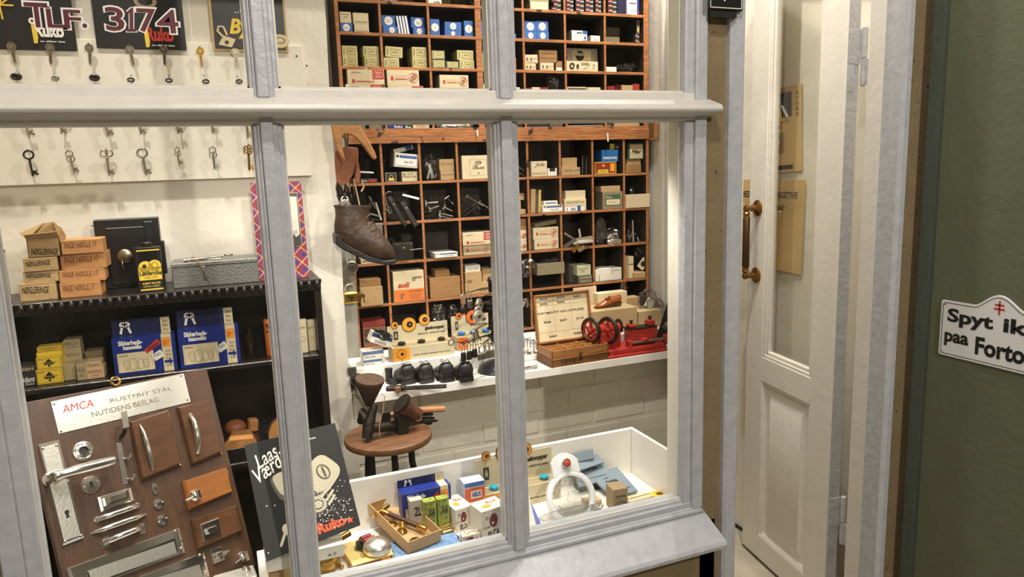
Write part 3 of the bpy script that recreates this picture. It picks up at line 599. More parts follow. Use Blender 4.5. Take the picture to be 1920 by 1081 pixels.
# cylinder tin at the far left
p = at(-14, 560, Y=2.10); tin = thing('glue_tin', 'cream cylindrical tin with black rim cut off by the left edge', 'tin', (p.x+.004, 2.115, DT)); hT = at(0, 473, Y=2.10).z-DT
m = MB(); m.lathe([(.030, 0), (.031, .002), (.031, hT-.004), (.030, hT)], cardc, 28); m.build('body', tin)
m = MB(); m.lathe([(.031, hT-.003), (.032, hT-.002), (.032, hT+.004), (.029, hT+.005), (.028, hT+.001)], black, 28); m.build('lid', tin)
def wrap(m, t, mat, R, a0, a1, z0, z1, **k):
    vs, fs, _ = textmesh(t, k.get('bold', .02), 0)
    m.add([(R*math.sin(a0+(a1-a0)*u), -R*math.cos(a0+(a1-a0)*u), z0+(z1-z0)*v) for u, v in vs], fs, mat)
m = MB(); wrap(m, 'LÆR', blk, .0315, -.6, .85, .040, .054, bold=.03); wrap(m, 'G', blk, .0315, .2, .4, .062, .066); wrap(m, 'HURTIG\nTØRRENDE', greyprint, .0315, .0, .9, .018, .034); m.build('lettering', tin, smooth=0)
# black box-lock case standing behind the leather-oil tin
a = at(190, 540, Y=2.2); b = at(303, 405, Y=2.2); o = thing('lock_case', 'black painted iron lock case standing against the wall', 'lock case', (a.x, 2.2, DT)); W2 = at(318, 540, Y=2.2).x-a.x; H2 = at(250, 409, Y=2.2).z-DT
m = MB(); m.box(0, W2*.94, 0, .045, 0, H2, black, bev=.002); m.build('case', o, smooth=.3); m = MB(); m.box(W2*.16, W2*.76, -.004, .001, .01, H2*.88, black, bev=.002); m.box(W2*.72, W2*.86, -.007, .0, .01, H2*.95, black, bev=.002); m.build('front_plate', o, smooth=.3)
m = MB(); m.box(W2*.93, W2*.99, .005, .03, .03, H2*.65, black, bev=.002); m.build('bolt', o); m = MB(); m.tube([(-.008, .012, H2*.92), (0, .012, H2*.92)], .0012, dmetal); m.build('pin', o)
m = MB(); m.lathe([(.001, .0), (.018, .001), (.018, .004), (.014, .007), (.001, .008)], nickel, 20, (W2*.40, -.004, H2*.47), 'y'); m.ring((W2*.36, -.012, H2*.34), .012, .0016, nickel, ax='x'); m.build('round_knob', o)
m = MB()
for k in range(14): m.ring((W2*.03+.0022*k, -.004-.001*(k % 2), H2*.42-.0035*k), .0024, .0006, iron, ax='y' if k % 2 else 'x', n=8, k=4)
m.build('chain', o); m = MB(); m.box(-.012, W2*1.15, -.01, .055, .0, .004, black, bev=.001)
# leather oil tin
p = at(284, 540, Y=2.09); o = thing('leather_oil_tin', 'yellow and black rectangular tin of leather oil with a screw cap', 'tin', (p.x, 2.10, DT), (0, 0, .12)); wT = .062
ht = at(284, 462, Y=2.09).z-DT
def rr(w_, d, r, z, n=4):
    pts = []
    for cx, cy, a0 in ((w_/2-r, d/2-r, 0), (-w_/2+r, d/2-r, 90), (-w_/2+r, -d/2+r, 180), (w_/2-r, -d/2+r, 270)):
        for k in range(n+1): t = math.radians(a0+90*k/n); pts.append((cx+r*math.cos(t), cy+r*math.sin(t), z))
    return pts
m = MB(); m.loft([rr(wT, .040, .012, 0), rr(wT+.001, .041, .012, .002), rr(wT, .040, .012, .004), rr(wT, .040, .012, ht-.004), rr(wT+.002, .042, .012, ht-.002), rr(wT, .040, .012, ht)], black); m.build('can', o, smooth=.5)
m = MB(); m.lathe([(.012, ht), (.0125, ht+.002), (.0125, ht+.010), (.011, ht+.012), (0.0, ht+.012)], dmetal, 18); m.build('screw_cap', o)
m = MB(); y_ = -.0206; m.T = Matrix.Diagonal((1.22, 1, 1.22, 1)); q = lambda *a: m.rect(*a[:4], a[4], y=y_+(a[5] if len(a) > 5 else 0))
q(-.022, .026, .022, .054, yellowp); m.disc(-.008, .054, .013, yellowp, y=y_); m.disc(.010, .056, .0125, yellowp, y=y_); q(-.022, .004, .022, .007, yellowp); q(-.022, ht/1.22-.008, .022, ht/1.22-.005, yellowp)
m.disc(-.010, .056, .0042, blk, y=y_-.0003); m.disc(.010, .057, .006, blk, y=y_-.0003); m.disc(.010, .057, .005, yellowp, y=y_-.0005); m.text('Læderolie', blk, -.0205, .036, .0215, .046, y=y_-.0004, bold=.03); m.text('HARD STEEL', blk, -.012, .030, .014, .033, y=y_-.0004); m.text('ALBERT MULLER', yellowp, -.018, .017, .018, .021, y=y_-.0004, bold=.02); m.text('KEMISK FABRIK', yellowp, -.016, .011, .016, .014, y=y_-.0004)
m.build('label', o, smooth=0)
# grey cash box with a bunch of tools tied on top
a = at(324, 525, Y=2.10); b = at(486, 525, Y=2.10); wc = b.x-a.x; hc = at(400, 489, Y=2.10).z-DT
o = thing('cash_box', 'grey hammered metal cash box lying on the black shelf unit', 'metal box', (a.x, 2.10, DT)); MB().box(0, wc, 0, .12, 0, hc*.82, grey, bev=.002).build('body', o, smooth=.4)
MB().box(-.001, wc+.001, -.001, .121, hc*.83, hc, grey, bev=.002).build('lid', o, smooth=.4)
o = thing('rim_key_set', 'steel latch pins and old key tied together on the grey cash box', 'keys', (a.x+.03, 2.11, DT+hc+.004))
m = MB(); m.tube([(0, 0, .002), (.10, .01, .006)], .0035, satin, 8); m.tube([(0, 0, .002), (.012, .001, .003)], .0055, satin, 8); m.ring((.114, .012, .008), .010, .0022, satin, ax='z', sz=.6); m.build('large_key', o)
m = MB(); m.tube([(.01, .012, .0), (.095, .006, .0)], .0028, steel, 8); m.box(.02, .028, .002, .02, -.003, .010, steel); m.build('spindle', o); m = MB(); m.tube([(.02, -.004, .004), (.035, -.012, .002), (.043, -.0165, -.012), (.05, -.0165, -.03)], .0012, M('string', (160, 110, 70), .8), 6)
m.tube([(.03, -.006, .005), (.037, -.0165, -.008), (.052, -.0165, -.034)], .0008, M('string', (0, 0, 0)), 6); m.build('string', o); m = MB(); m.tube([(.048, -.0168, -.024), (.05, -.0168, -.05)], .0018, satin, 6); m.ring((.049, -.0168, -.02), .004, .0012, satin, n=10, k=5); m.box(.05, .056, -.018, -.0165, -.05, -.044, satin); m.build('small_key', o)
# tartan framed photograph
def tartan():
    m = bpy.data.materials.new('tartan'); m.use_nodes = True; nt = m.node_tree; n = nt.nodes; L = nt.links.new; b = n['Principled BSDF']; tc = n.new('ShaderNodeTexCoord'); sp = n.new('ShaderNodeSeparateXYZ'); L(tc.outputs['Object'], sp.inputs[0])
    def mt_(op, a, bb, c=None):
        q = n.new('ShaderNodeMath'); q.operation = op
        for i, v in enumerate((a, bb, c)):
            if v is None: continue
            if isinstance(v, (int, float)): q.inputs[i].default_value = v
            else: L(v, q.inputs[i])
        return q.outputs[0]
    def band(s, per, lo, hi): f = mt_('FRACT', mt_('MULTIPLY', s, 1/per), 0); return mt_('MULTIPLY', mt_('GREATER_THAN', f, lo), mt_('LESS_THAN', f, hi))
    u = mt_('ADD', sp.outputs[0], sp.outputs[2]); v = mt_('SUBTRACT', sp.outputs[0], sp.outputs[2]); col = None
    def mixc(prev, fac, c):
        x = n.new('ShaderNodeMix'); x.data_type = 'RGBA'; L(fac, x.inputs[0])
        if prev is None: x.inputs[6].default_value = (lin(156), lin(40), lin(34), 1)
        else: L(prev, x.inputs[6])
        x.inputs[7].default_value = (*[lin(q) for q in c], 1); return x.outputs[2]
    bb = mt_('MULTIPLY', mt_('MAXIMUM', band(u, .042, .3, .6), band(v, .042, .3, .6)), .55); col = mixc(None, bb, (40, 50, 120)); b2 = mt_('MULTIPLY', band(u, .042, .3, .6), band(v, .042, .3, .6)); col = mixc(col, b2, (30, 44, 130))
    for s in (u, v): col = mixc(col, band(s, .042, .80, .84), (236, 220, 170)); col = mixc(col, band(s, .042, .08, .11), (80, 26, 40))
    L(col, b.inputs['Base Color']); b.inputs['Roughness'].default_value = .6; return m
a = at(486, 512, Y=2.10); b = at(588, 505, Y=2.10); wf = b.x-a.x-.012; hf = at(540, 343, Y=2.14).z-DT+.003
o = thing('photo_frame', 'tartan covered frame with a black and white photograph behind the first mullion', 'picture frame', (a.x, 2.110, DT+.0025), (-.10, 0, 0))
m = MB(); m.box(0, wf, 0, .010, 0, hf, tartan()); m.build('frame', o, smooth=0)
px0, px1, pz0, pz1 = wf*.16, wf*.88, hf*.34, hf*.87; m = MB(); m.box(px0-.004, px1+.004, -.0015, .0, pz0-.004, pz1+.004, M('gilt', (170, 150, 100), .5)); m.box(px0-.002, px1+.002, -.002, .0, pz0-.002, pz1+.002, black)
ph = M('photo_dark', (70, 66, 60), .5, var=.5, vs=60); m.box(px0, px1, -.0026, .0, pz0, pz1, ph)
m.prism([(px0+.010, pz1), (px1, pz1-.008), (px1, pz0+.03), (px1-.010, pz0+.022), (px0+.015, pz1-.03)], -.0030, -.0027, M('photo_light', (206, 200, 186), .5)); m.prism([(px0+.004, pz0), (px0+.020, pz0+.004), (px1-.004, pz0+.034), (px1-.008, pz0+.042), (px0+.006, pz0+.02)], -.0033, -.0031, M('photo_mid', (170, 164, 150), .5)); m.build('photograph', o, smooth=0)
m = MB(); m.T = Matrix.Rotation(.35, 4, 'X'); m.box(wf*.4, wf*.6, .012, .015, 0, hf*.6, blk); m.build('easel_back', o)
# ---- middle shelf
SZ = 1.0965; SY = 2.095
def spade(t, c=blk):
    def d(m, w_, h, dd):
        m.line([(-w_*.46, h*.08), (w_*.46, h*.08), (w_*.46, h*.92), (-w_*.46, h*.92)], .0006, c, closed=True)
        m.prism([(0, h*.86), (w_*.20, h*.48), (w_*.16, h*.36), (.001, h*.42), (w_*.05, h*.2), (-w_*.05, h*.2), (-.001, h*.42), (-w_*.16, h*.36), (-w_*.20, h*.48)], -.0012, -.0004, c)
        m.text(t, c, -w_*.26, h*.44, w_*.30, h*.62, y=-.0009, shear=.3); m.text(t, yellowp, -w_*.24, h*.46, w_*.28, h*.60, y=-.0014, shear=.3); m.text('STEMPLET', c, -w_*.44, h*.78, -w_*.16, h*.86, y=-.0005)
    return d
def tdeco(t, c=greyprint, z0=.5, z1=.75, **k):
    def d(m, w_, h, dd): m.text(t, c, -w_*.38, h*z0, w_*.38, h*z1, y=-.0005, **k); m.text('STEEL', c, -w_*.2, h*.2, w_*.2, h*.34, y=-.0005)
    return d
begs = M('begs_card', (176, 158, 120), .7, var=.1, vs=20)
z = SZ; o, h = simple_box('lock_box', 'black small box with white script at the left of the middle shelf', 'box', 22, 66, 699, SY, z, .05, darkc, lambda m, w_, h, d: (m.text('Lidant', whitep, -w_*.2, h*.3, w_*.45, h*.7, y=-.0005, shear=.2, bold=.02), m.text('Sets', whitep, w_*.0, h*.08, w_*.4, h*.26, y=-.0005, shear=.2), m.ring((-w_*.35, -.0006, h*.5), .004, .0005, whitep, n=12, k=4)))
simple_box('lock_box', 'flat dark box with a triangle mark, on the black box with white script', 'box', 29, 66, 686, SY+.004, z+h+.0005, .05, M('dark_olive_card', (74, 66, 48), .7), tdeco('TERN', cardc, .3, .7))
o, h = simple_box('spade_box', 'yellow box with a black spade, lower of the two front ones', 'box', 66, 116, 692, SY-.002, z, .05, yellowp, spade('Spade'))
o2, h2 = simple_box('spade_box', 'yellow box with a black spade, upper of the two front ones', 'box', 66, 114, 669, SY, z+h+.0005, .05, yellowp, spade('Spade'))
simple_box('spade_box', 'yellow box lying on the two front spade boxes, lower', 'box', 67, 116, 659, SY+.012, z+h+h2+.001, .038, yellowp, None)
hh = at(90, 659, Y=SY+.012).z; simple_box('spade_box', 'narrow yellow box, topmost of the spade box stack', 'box', 68, 115, 649, SY+.012, hh+.0005, .038, M('yellow_card_dull', (200, 166, 50), .6), tdeco('STEMPLET', blk))
simple_box('lock_box', 'grey-tan box half hidden beside the spade boxes', 'box', 117, 140, 681, SY+.01, z, .05, begs)
o, h = simple_box('lock_box', 'tan box printed BEGS standing in front on the middle shelf', 'box', 127, 160, 681, SY-.006, z, .05, begs, tdeco('BEGS')) if False else simple_box('lock_box', 'tan box printed BEGS standing in front on the middle shelf', 'box', 141, 160, 681, SY-.006, z, .05, begs, tdeco('BEGS'))
o, h = simple_box('lock_box', 'tan box with red print right of the BEGS box', 'box', 161, 194, 688, SY-.004, z, .05, M('pinkish_card', (206, 176, 134), .7), tdeco('REMA', redp)); simple_box('lock_box', 'flat tan box lying on the box with red print', 'box', 160, 190, 678, SY, z+h+.0005, .05, M('pinkish_card', (0, 0, 0)), tdeco('Rema', greyprint, .2, .8))
zb = at(137, 679, Y=SY+.02).z; o, h = simple_box('lock_box', 'tall tan box behind the BEGS box', 'box', 118, 151, 651, SY+.048, SZ, .05, begs, lambda m, w_, h, d: m.text('BEGS', greyprint, -w_*.38, h*.7, w_*.38, h*.8, y=-.0005))
simple_box('lock_box', 'flat tan box printed BEGS on the tall tan box', 'box', 117, 149, 637, SY+.046, SZ+h+.0005, .05, begs, tdeco('BEGS', greyprint, .3, .8))
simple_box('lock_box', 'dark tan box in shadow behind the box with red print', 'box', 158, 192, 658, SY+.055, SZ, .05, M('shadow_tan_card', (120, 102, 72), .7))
def sikker(stick=True):
    def d(m, w_, h, dd):
        m.text('Sikkerheds-', whitep, -w_*.40, h*.80, -w_*.02, h*.93, y=-.0006, bold=.04); m.text('kasselås', whitep, -w_*.33, h*.68, -w_*.04, h*.80, y=-.0006, bold=.04)
        m.rect(-w_*.44, h*.08, w_*.14, h*.60, cardc, y=-.0005); m.line([(-w_*.44, h*.08), (w_*.14, h*.08), (w_*.14, h*.60), (-w_*.44, h*.60)], .0005, blk, closed=True, y=-.0007)
        m.text('Indhold:', blk, -w_*.41, h*.50, -w_*.27, h*.56, y=-.0008)
        for sx, r in ((-.30, .13), (-.20, .16), (-.08, .13), (.0, .12)): m.ring((w_*sx, -.0008, h*.28), h*r, .0003, greyprint, n=14, k=4, sx=.6)
        m.line([(-w_*.30, h*.42), (-w_*.08, h*.44)], .0005, greyprint); m.line([(-w_*.30, h*.16), (-w_*.08, h*.14)], .0005, greyprint); m.line([(w_*.04, h*.16), (w_*.10, h*.17), (w_*.10, h*.46), (w_*.04, h*.45)], .0005, greyprint, closed=True)
        if stick: m.prism([(w_*.0, h*.64), (w_*.03, h*.52), (w_*.27, h*.76), (w_*.22, h*.90)], -.0009, -.0006, redp); m.text('GODKENDT', blk, w_*.05, h*.65, w_*.24, h*.75, y=-.0011, rot=.35, bold=.02)
        m.prism([(w_*.10, h*.47), (w_*.16, h*.30), (w_*.31, h*.42), (w_*.25, h*.60)], -.0012, -.0009, whitep); m.text('Ruko', blk, w_*.13, h*.43, w_*.25, h*.53, y=-.0014, rot=.33, shear=.3)
        m.rect(w_*.28, 0, w_*.44, h, cardc, y=-.0006); m.rect(w_*.295, h*.66, w_*.425, h*.90, orangep, y=-.0008); m.line([(w_*.295, h*.66), (w_*.425, h*.66), (w_*.425, h*.90), (w_*.295, h*.90)], .0005, blk, closed=True, y=-.001); m.text('Ruko nr\n5205', redp, w_*.31, h*.71, w_*.41, h*.84, y=-.0011, bold=.02)
        for k in range(5): m.text('Ruko', blk, w_*.33, h*(.52-.1*k), w_*.42, h*(.58-.1*k), y=-.0009, shear=.3)
        m.prism([(w_*.30, h*.22), (w_*.38, h*.22), (w_*.38, h*.16), (w_*.44, h*.25), (w_*.38, h*.34), (w_*.38, h*.29), (w_*.30, h*.29)], -.0012, -.001, blued)
        m.rect(w_*.28, .0, w_*.44, dd, cardc, y=0) if False else m.poly([(w_*.28, 0, h+.0004), (w_*.44, 0, h+.0004), (w_*.44, dd, h+.0004), (w_*.28, dd, h+.0004)], cardc)
    return d
def blue_box(label, x0, x1, yt, Y, z, d=.035, flaptop=None, rot=0, stick=True, fl=.42):
    a = at(x0, yt, Y=Y); b = at(x1, yt, Y=Y); h = at((x0+x1)/2, yt, Y=Y).z-z; w_ = b.x-a.x
    o = thing('cylinder_lock_box', label, 'box', ((a.x+b.x)/2, Y, z), (0, 0, rot)); m = MB(); m.box(-w_/2, w_/2, 0, d, 0, h, blued, bev=.0006); sikker(stick)(m, w_, h, d); m.build('carton', o, smooth=.3)
    m = MB(); hf_ = h*fl; m.box(-w_/2, w_*.44, d, d+.0012, h*.9, h+hf_, M('navy_card', (18, 26, 70), .45)); m.box(w_*.28, w_*.43, d-.0005, d, h, h+hf_*.95, cardc)
    for k in range(3): m.text('Ruko', blk, w_*.31, h+hf_*(.62-.28*k), w_*.40, h+hf_*(.82-.28*k), y=d-.001, shear=.3)
    for q, ang in ((-.34, .25), (-.24, -.3)):
        m.T = Matrix.Translation((w_*q, d-.0012, h+hf_*.5)) @ Matrix.Rotation(ang, 4, 'Y'); m.disc(0, hf_*.2, hf_*.18, whitep, y=0, th=.0008); m.disc(0, hf_*.24, hf_*.06, blk, y=-.0003); m.box(-hf_*.07, hf_*.07, 0, .0008, -hf_*.4, hf_*.1, whitep)
    m.T = None; m.build('header_flap', o, smooth=0); return o
blue_box('deep blue lock box with red sticker GODKENDT on the middle shelf', 207, 327, 630, SY-.012, SZ)
blue_box('deep blue lock box without sticker, right one on the middle shelf', 331, 446, 613, SY-.012, SZ, stick=False)
p = at(512, 655, Y=2.10); o = thing('polish_tin', 'orange cylindrical tin with dark rim just left of the first mullion', 'tin', (p.x+.002, 2.125, SZ)); hq = at(503, 596, Y=2.10).z-SZ
m = MB(); m.lathe([(.020, 0), (.0205, .002), (.0205, hq-.002), (.0195, hq), (.0, hq)], M('orange_tin', (206, 112, 52), .4), 24); m.build('body', o); m = MB(); m.lathe([(.021, hq-.004), (.0212, hq+.003), (.019, hq+.004), (0, hq+.004)], dmetal, 24); m.build('lid', o)
m = MB(); wrap(m, 'Plant', blk, .0209, -.9, .3, hq*.72, hq*.84, bold=.03); wrap(m, 'olie & fedt', blk, .0209, -.9, .3, hq*.60, hq*.68); m.build('lettering', o, smooth=0)
for i, (x0, x1, yt, yy) in enumerate(((557, 574, 599, 0), (576, 590, 600, .012))):
    simple_box('seed_packet', ('cream upright packet with round drawing right of the first mullion', 'cream upright packet leaning at the right end of the middle shelf')[i], 'packet', x0, x1, yt, SY+yy, SZ, .018, cardc,
        lambda m, w_, h, d: (m.text('glas', blk, -w_*.4, h*.72, w_*.3, h*.80, y=-.0005), m.ring((0, -.0005, h*.42), w_*.25, .0004, greyprint, n=12, k=4)), rot=(0, .2)[i])
p = at(470, 655, Y=2.16); m = MB(); m.lathe([(.016, 0), (.017, .002), (.017, .05), (.008, .058), (.008, .075), (.010, .078), (.0, .08)], M('brown_bottle', (40, 30, 20), .2), 20); tag(m.build('bottle', None, (p.x, 2.17, SZ)), 'dark round bottle in the shadow of the middle shelf', 'bottle')
# lower shelf: wooden last parts and odds
LZ = .8155
o = tag(MB().loft([[(-.04, 0, .0), (.04, 0, .0), (.035, 0, .02), (-.03, 0, .024)], [(-.045, .05, 0), (.045, .05, 0), (.03, .05, .03), (-.02, .05, .034)], [(-.03, .09, 0), (.03, .09, 0), (.02, .09, .02), (-.02, .09, .02)]], pine).build('shoe_last', None, (at(450, 815, Y=2.08).x, 2.07, at(450, 836, Y=2.08).z)), 'pale wooden shoe last lying open on the lower shelf behind the hardware board', 'shoe last')
zc = o.location.z
o2 = tag(MB().ball((0, 0, .02), 1, tanl, sx=.032, sy=.03, sz=.024, n=12).box(-.02, .02, -.03, -.01, .0, .012, tanl, bev=.003).build('wooden_block', None, (at(441, 800, Y=2.16).x, 2.19, zc), (0, 0, .5)), 'dark rounded wooden block behind the pale shoe last', 'wooden block')
o3 = tag(MB().box(-.012, .016, 0, .03, 0, .038, pine, bev=.004).build('wooden_block', None, (at(474, 800, Y=2.16).x, 2.18, zc), (0, .12, .2)), 'light wooden block beside the rounded dark one', 'wooden block')
sb = tag(MB().box(DX0+.02, DX1-.02, 2.068, 2.245, .8165, zc-.0005, darkwood, bev=.001).build('riser_board', smooth=.3), 'black raised board on the lower shelf under the wooden lasts', 'board')
o = MB(); o.loft([[(-.0, 0, 0), (.05, 0, 0), (.055, 0, .004), (.0, 0, .004)], [(.0, .0, .05), (.035, .0, .06), (.04, .005, .06), (.0, .005, .05)]], pine)
m = MB(); m.prism([(0, 0), (.10, 0), (.11, .005), (.085, .028), (.055, .048), (.03, .058), (.012, .045), (.0, .02)], 0, .03, pine)
tag(m.build('wooden_last', None, (at(505, 828, Y=2.09).x, 2.085, zc), smooth=.5), 'large pale curved wooden piece beside the right side panel of the black unit', 'shoe last')
# ================================================================= HARDWARE DISPLAY BOARD
class Plane:
    """a leaning board: pixel -> (u, v) in the plane, origin at its top left corner, v upward (negative below)"""
    def __init__(s, O, h, v):
        s.O = V(O); s.h = V(h).normalized(); v = V(v); s.v = (v-s.h*v.dot(s.h)).normalized(); s.n = s.v.cross(s.h).normalized()  # s.n points away from the viewer
        s.M = basis(s.O, s.h, s.n, s.v)
    def uv(s, x, y, off=0.):
        d = ray(x, y); o = s.O-s.n*off; t = (o-CAM).dot(s.n)/d.dot(s.n); p = CAM+d*t-s.O; return p.dot(s.h), p.dot(s.v)
bp = Plane(at(38, 755, Y=1.696), (.886, .461, -.05), (-.171, .426, .888))
g = bp.uv; BW = .392
hb = thing('hardware_board', 'mahogany display board mounted with chrome door fittings and a steel maker plate', 'display board'); hb.matrix_world = bp.M
m = MB(); a = g(388, 690); b = g(480, 1060); m.prism([(0, 0), a, b, (.0, -.47)], 0, .014, mahog); m.build('board', hb, smooth=.3, bev=.002)
def part(n, m, parent=hb, **k): return m.build(n, parent, **k)
# eyelet
a = g(217, 718); m = MB(); m.ring((a[0], -.002, a[1]+.004), .009, .0028, brass, n=18); part('hanging_eyelet', m)
def P(*q): return [g(*p) for p in q]
# steel plate with engraving
q = P((95, 753), (344, 700), (357, 753), (110, 813)); m = MB(); m.prism(q, -.0015, .0, steel); pl = part('maker_plate', m, smooth=.3)
def eng(m, t, mat, p0, p1, hgt, **k):
    """lettering from pixel p0 to pixel p1 along its base line, hgt in metres"""
    a, b = V((*g(*p0), 0)), V((*g(*p1), 0)); e = (b-a); u = e.normalized(); nrm = V((-u.y, u.x, 0))*hgt
    vs, fs, _ = textmesh(t, k.get('bold', 0.), k.get('shear', 0.)); m.add([((a+e*x+nrm*y).x, k.get('y', -.0018), (a+e*x+nrm*y).y) for x, y in vs], fs, mat)
m = MB(); engr = M('engraved_red', (196, 52, 44), .6); eng(m, 'AMCA', engr, (118, 775), (176, 762), .017, shear=.15); eng(m, 'RUSTFRIT STÅL', greyprint, (207, 755), (322, 731), .0115); eng(m, 'NUTIDENS BESLAG', greyprint, (173, 782), (298, 753), .0115)
for p in ((101, 758), (339, 705), (351, 750), (114, 809)): a = g(*p); m.disc(a[0], a[1], .002, dmetal, y=-.0019)
m.build('engraving', pl, smooth=0)
def screw(m, x, z, y, r=.0032, mat=chrome): m.lathe([(r, 0), (r*.85, r*.5), (r*.4, r*.75), (.0003, r*.8)], mat, 10, (x, y, z), 'y'); m.box(x-r*.7, x+r*.7, y-r*.85, y-r*.8, z-.0003, z+.0003, blk)
def bev_plate(m, q, t, mat, ins=.003, y0=0.):
    """raised plate with chamfered edge from a quad outline"""
    cx = sum(p[0] for p in q)/len(q); cz = sum(p[1] for p in q)/len(q); r = []
    for p in q: dx, dz = p[0]-cx, p[1]-cz; L = math.hypot(dx, dz); r.append((p[0]-dx/L*ins*1.4, p[1]-dz/L*ins*1.4))
    n = len(q); rings = [[(p[0], y0, p[1]) for p in q], [(p[0], y0-t*.6, p[1]) for p in q], [(p[0], y0-t, p[1]) for p in r]]
    a = sum(q[i][0]*q[(i+1) % n][1]-q[(i+1) % n][0]*q[i][1] for i in range(n))
    if a < 0: rings = [k[::-1] for k in rings]
    m.loft(rings, mat)
# long lock plate with lever handle
q = P((70, 834), (109, 825), (156, 1008), (117, 1023)); m = MB(); bev_plate(m, q, .007, chrome); pl = part('lock_plate', m, smooth=.3)
def keyhole(m, c, s, y, mat=blk): m.disc(c[0], c[1]+s*.35, s*.45, mat, y=y, n=14); m.poly([(c[0]-s*.22, y, c[1]+s*.2), (c[0]-s*.35, y, c[1]-s*.8), (c[0]+s*.35, y, c[1]-s*.8), (c[0]+s*.22, y, c[1]+s*.2)], mat)
m = MB(); q2 = P((76, 840), (105, 832), (149, 1004), (119, 1014)); m.prism(q2, -.0078, -.0068, steel); m.build('brushed_face', pl, smooth=0)
m = MB(); keyhole(m, g(124, 964), .010, -.0082); m.build('keyhole', pl, smooth=0)
m = MB()
for p in ((78, 842), (104, 836), (120, 1016), (150, 1005)): screw(m, *g(*p), -.0075)
m.build('screw', pl)
a = g(101, 893, .03); e = g(222, 860, .045); m = MB(); m.lathe([(.015, .006), (.013, .010), (.010, .014), (.0095, .028)], chrome, 20, (a[0], 0, a[1]), 'y'); m.build('handle_neck', pl)
m = MB(); pts = []
for t in (0, .04, .10, .18, .3, .5, .7, .85, .95, 1.0): pts.append((a[0]+(e[0]-a[0])*t, -.030-.010*math.sin(min(1, t*2.2)*1.57), a[1]+(e[1]-a[1])*t))
m.tube(pts, [.011, .0125, .0105, .0095, .0105, .011, .0108, .0102, .0088, .003], chrome, 16); m.build('lever', pl)
def rosette(p, r, kind, label=None):
    a = g(*p); m = MB(); m.lathe([(r, 0), (r, .0015), (r*.93, .0035), (r*.80, .0040), (r*.72, .0032), (r*.55, .0042), (r*.42, .0045), (r*.40, .001)] if kind == 'ring' else [(r, 0), (r, .002), (r*.93, .0038), (r*.3, .0045), (.0005, .0046)], chrome, 26, (a[0], 0, a[1]), 'y')
    if kind == 'ring': m.disc(a[0], a[1], r*.40, blk, y=-.0012); [screw(m, a[0]+r*.66*math.cos(t), a[1]+r*.66*math.sin(t), -.0036, .0025) for t in (1.6, 3.7, 5.7)]
    else: keyhole(m, a, r*.42, -.0052); [screw(m, a[0]+r*.7*s, a[1]+r*.12*s, -.0038, .0022) for s in (-1, 1)]
    return part('rosette' if kind == 'ring' else 'key_rosette', m)
rosette((156, 845), .021, 'ring'); rosette((170, 908), .0185, 'key')
rosette((297, 945), .0115, 'key'); rosette((304, 975), .0115, 'key')
a = g(290, 916); m = MB(); m.lathe([(.0065, 0), (.006, .003), (.0005, .0035)], chrome, 18, (a[0], 0, a[1]), 'y', sx=1, sy=2.1); keyhole(m, a, .005, -.0042); part('key_escutcheon', m)
# hooks: coat hook pair
m = MB(); q = P((217, 830), (227, 828), (240, 905), (230, 908)); bev_plate(m, q, .002, chrome, .001); part('hook_strip', m, smooth=.3)
a, b, c = g(226, 820), g(231, 772, .03), g(231, 795, .025); m = MB()
m.tube([(a[0], -.003, a[1]), (a[0]+.002, -.018, a[1]+.004), (a[0]+.003, -.034, a[1]+.012)], [.004, .0045, .0045], dmetal, 10); m.prism([(b[0]-.0055, b[1]), (b[0]+.0055, b[1]), (c[0]+.0065, a[1]+.012), (c[0]-.0065, a[1]+.012)], -.037, -.033, satin); part('hook_blade', m, smooth=.5)
for p in ((232, 860), (239, 898)):
    a = g(*p); m = MB(); m.tube([(a[0], 0, a[1]), (a[0]+.004, -.012, a[1]-.003), (a[0]+.008, -.016, a[1]+.001), (a[0]+.010, -.018, a[1]+.006)], [.0035, .003, .003, .0038], chrome, 10); part('small_hook', m)
# raised wooden panels
def block(q, t=.014, mat=mahogp, edge=None):
    m = MB(); bev_plate(m, q, t, mat, .004); o = part('wood_block', m, smooth=.3)
    if edge: e0, e1 = edge; m = MB(); m.tube([(e0[0], -t*.8, e0[1]), (e1[0], -t*.8, e1[1])], .0012, brass, 6); m.build('brass_edging', o)
    return o
block(P((240, 792), (312, 770), (338, 872), (263, 902)), edge=(g(315, 774, .01), g(338, 872, .01))); block(P((330, 765), (388, 750), (414, 850), (357, 873)), edge=(g(391, 754, .01), g(415, 850, .01)))
block(P((339, 904), (422, 877), (434, 923), (352, 957)), mat=orangew, edge=(g(425, 880, .01), g(436, 920, .01))); block(P((356, 975), (440, 948), (453, 995), (368, 1030)), edge=(g(444, 950, .01), g(455, 992, .01)))
def grip(p0, p1, r, name, mid=1.0, base=.0, lift=.018, pts=9, ends=None, mat=chrome, flat=1.0):
    """pull shaped between two pixels on the board"""
    a, b = g(*p0, base), g(*p1, base); m = MB(); L = []
    R = []
    for i in range(pts):
        t = i/(pts-1); s_ = math.sin(math.pi*t)**.6 if 0 < t < 1 else 0
        L.append((a[0]+(b[0]-a[0])*t, -base-lift*s_, a[1]+(b[1]-a[1])*t)); R.append(r*(.25+.75*math.sin(math.pi*t)**.8) if mid else r)
    m.tube(L, R, mat, 12)
    if ends:
        for p in (a, b): m.lathe([(ends, 0), (ends*.9, .002), (.0005, .003)], mat, 14, (p[0], -base, p[1]), 'y')
    return part(name, m)
grip((262, 795), (286, 882), .0055, 'crescent_pull', base=.014, lift=.012)
grip((357, 778), (370, 848), .0062, 'bow_pull', mid=0, base=.014, lift=.018, ends=.006)
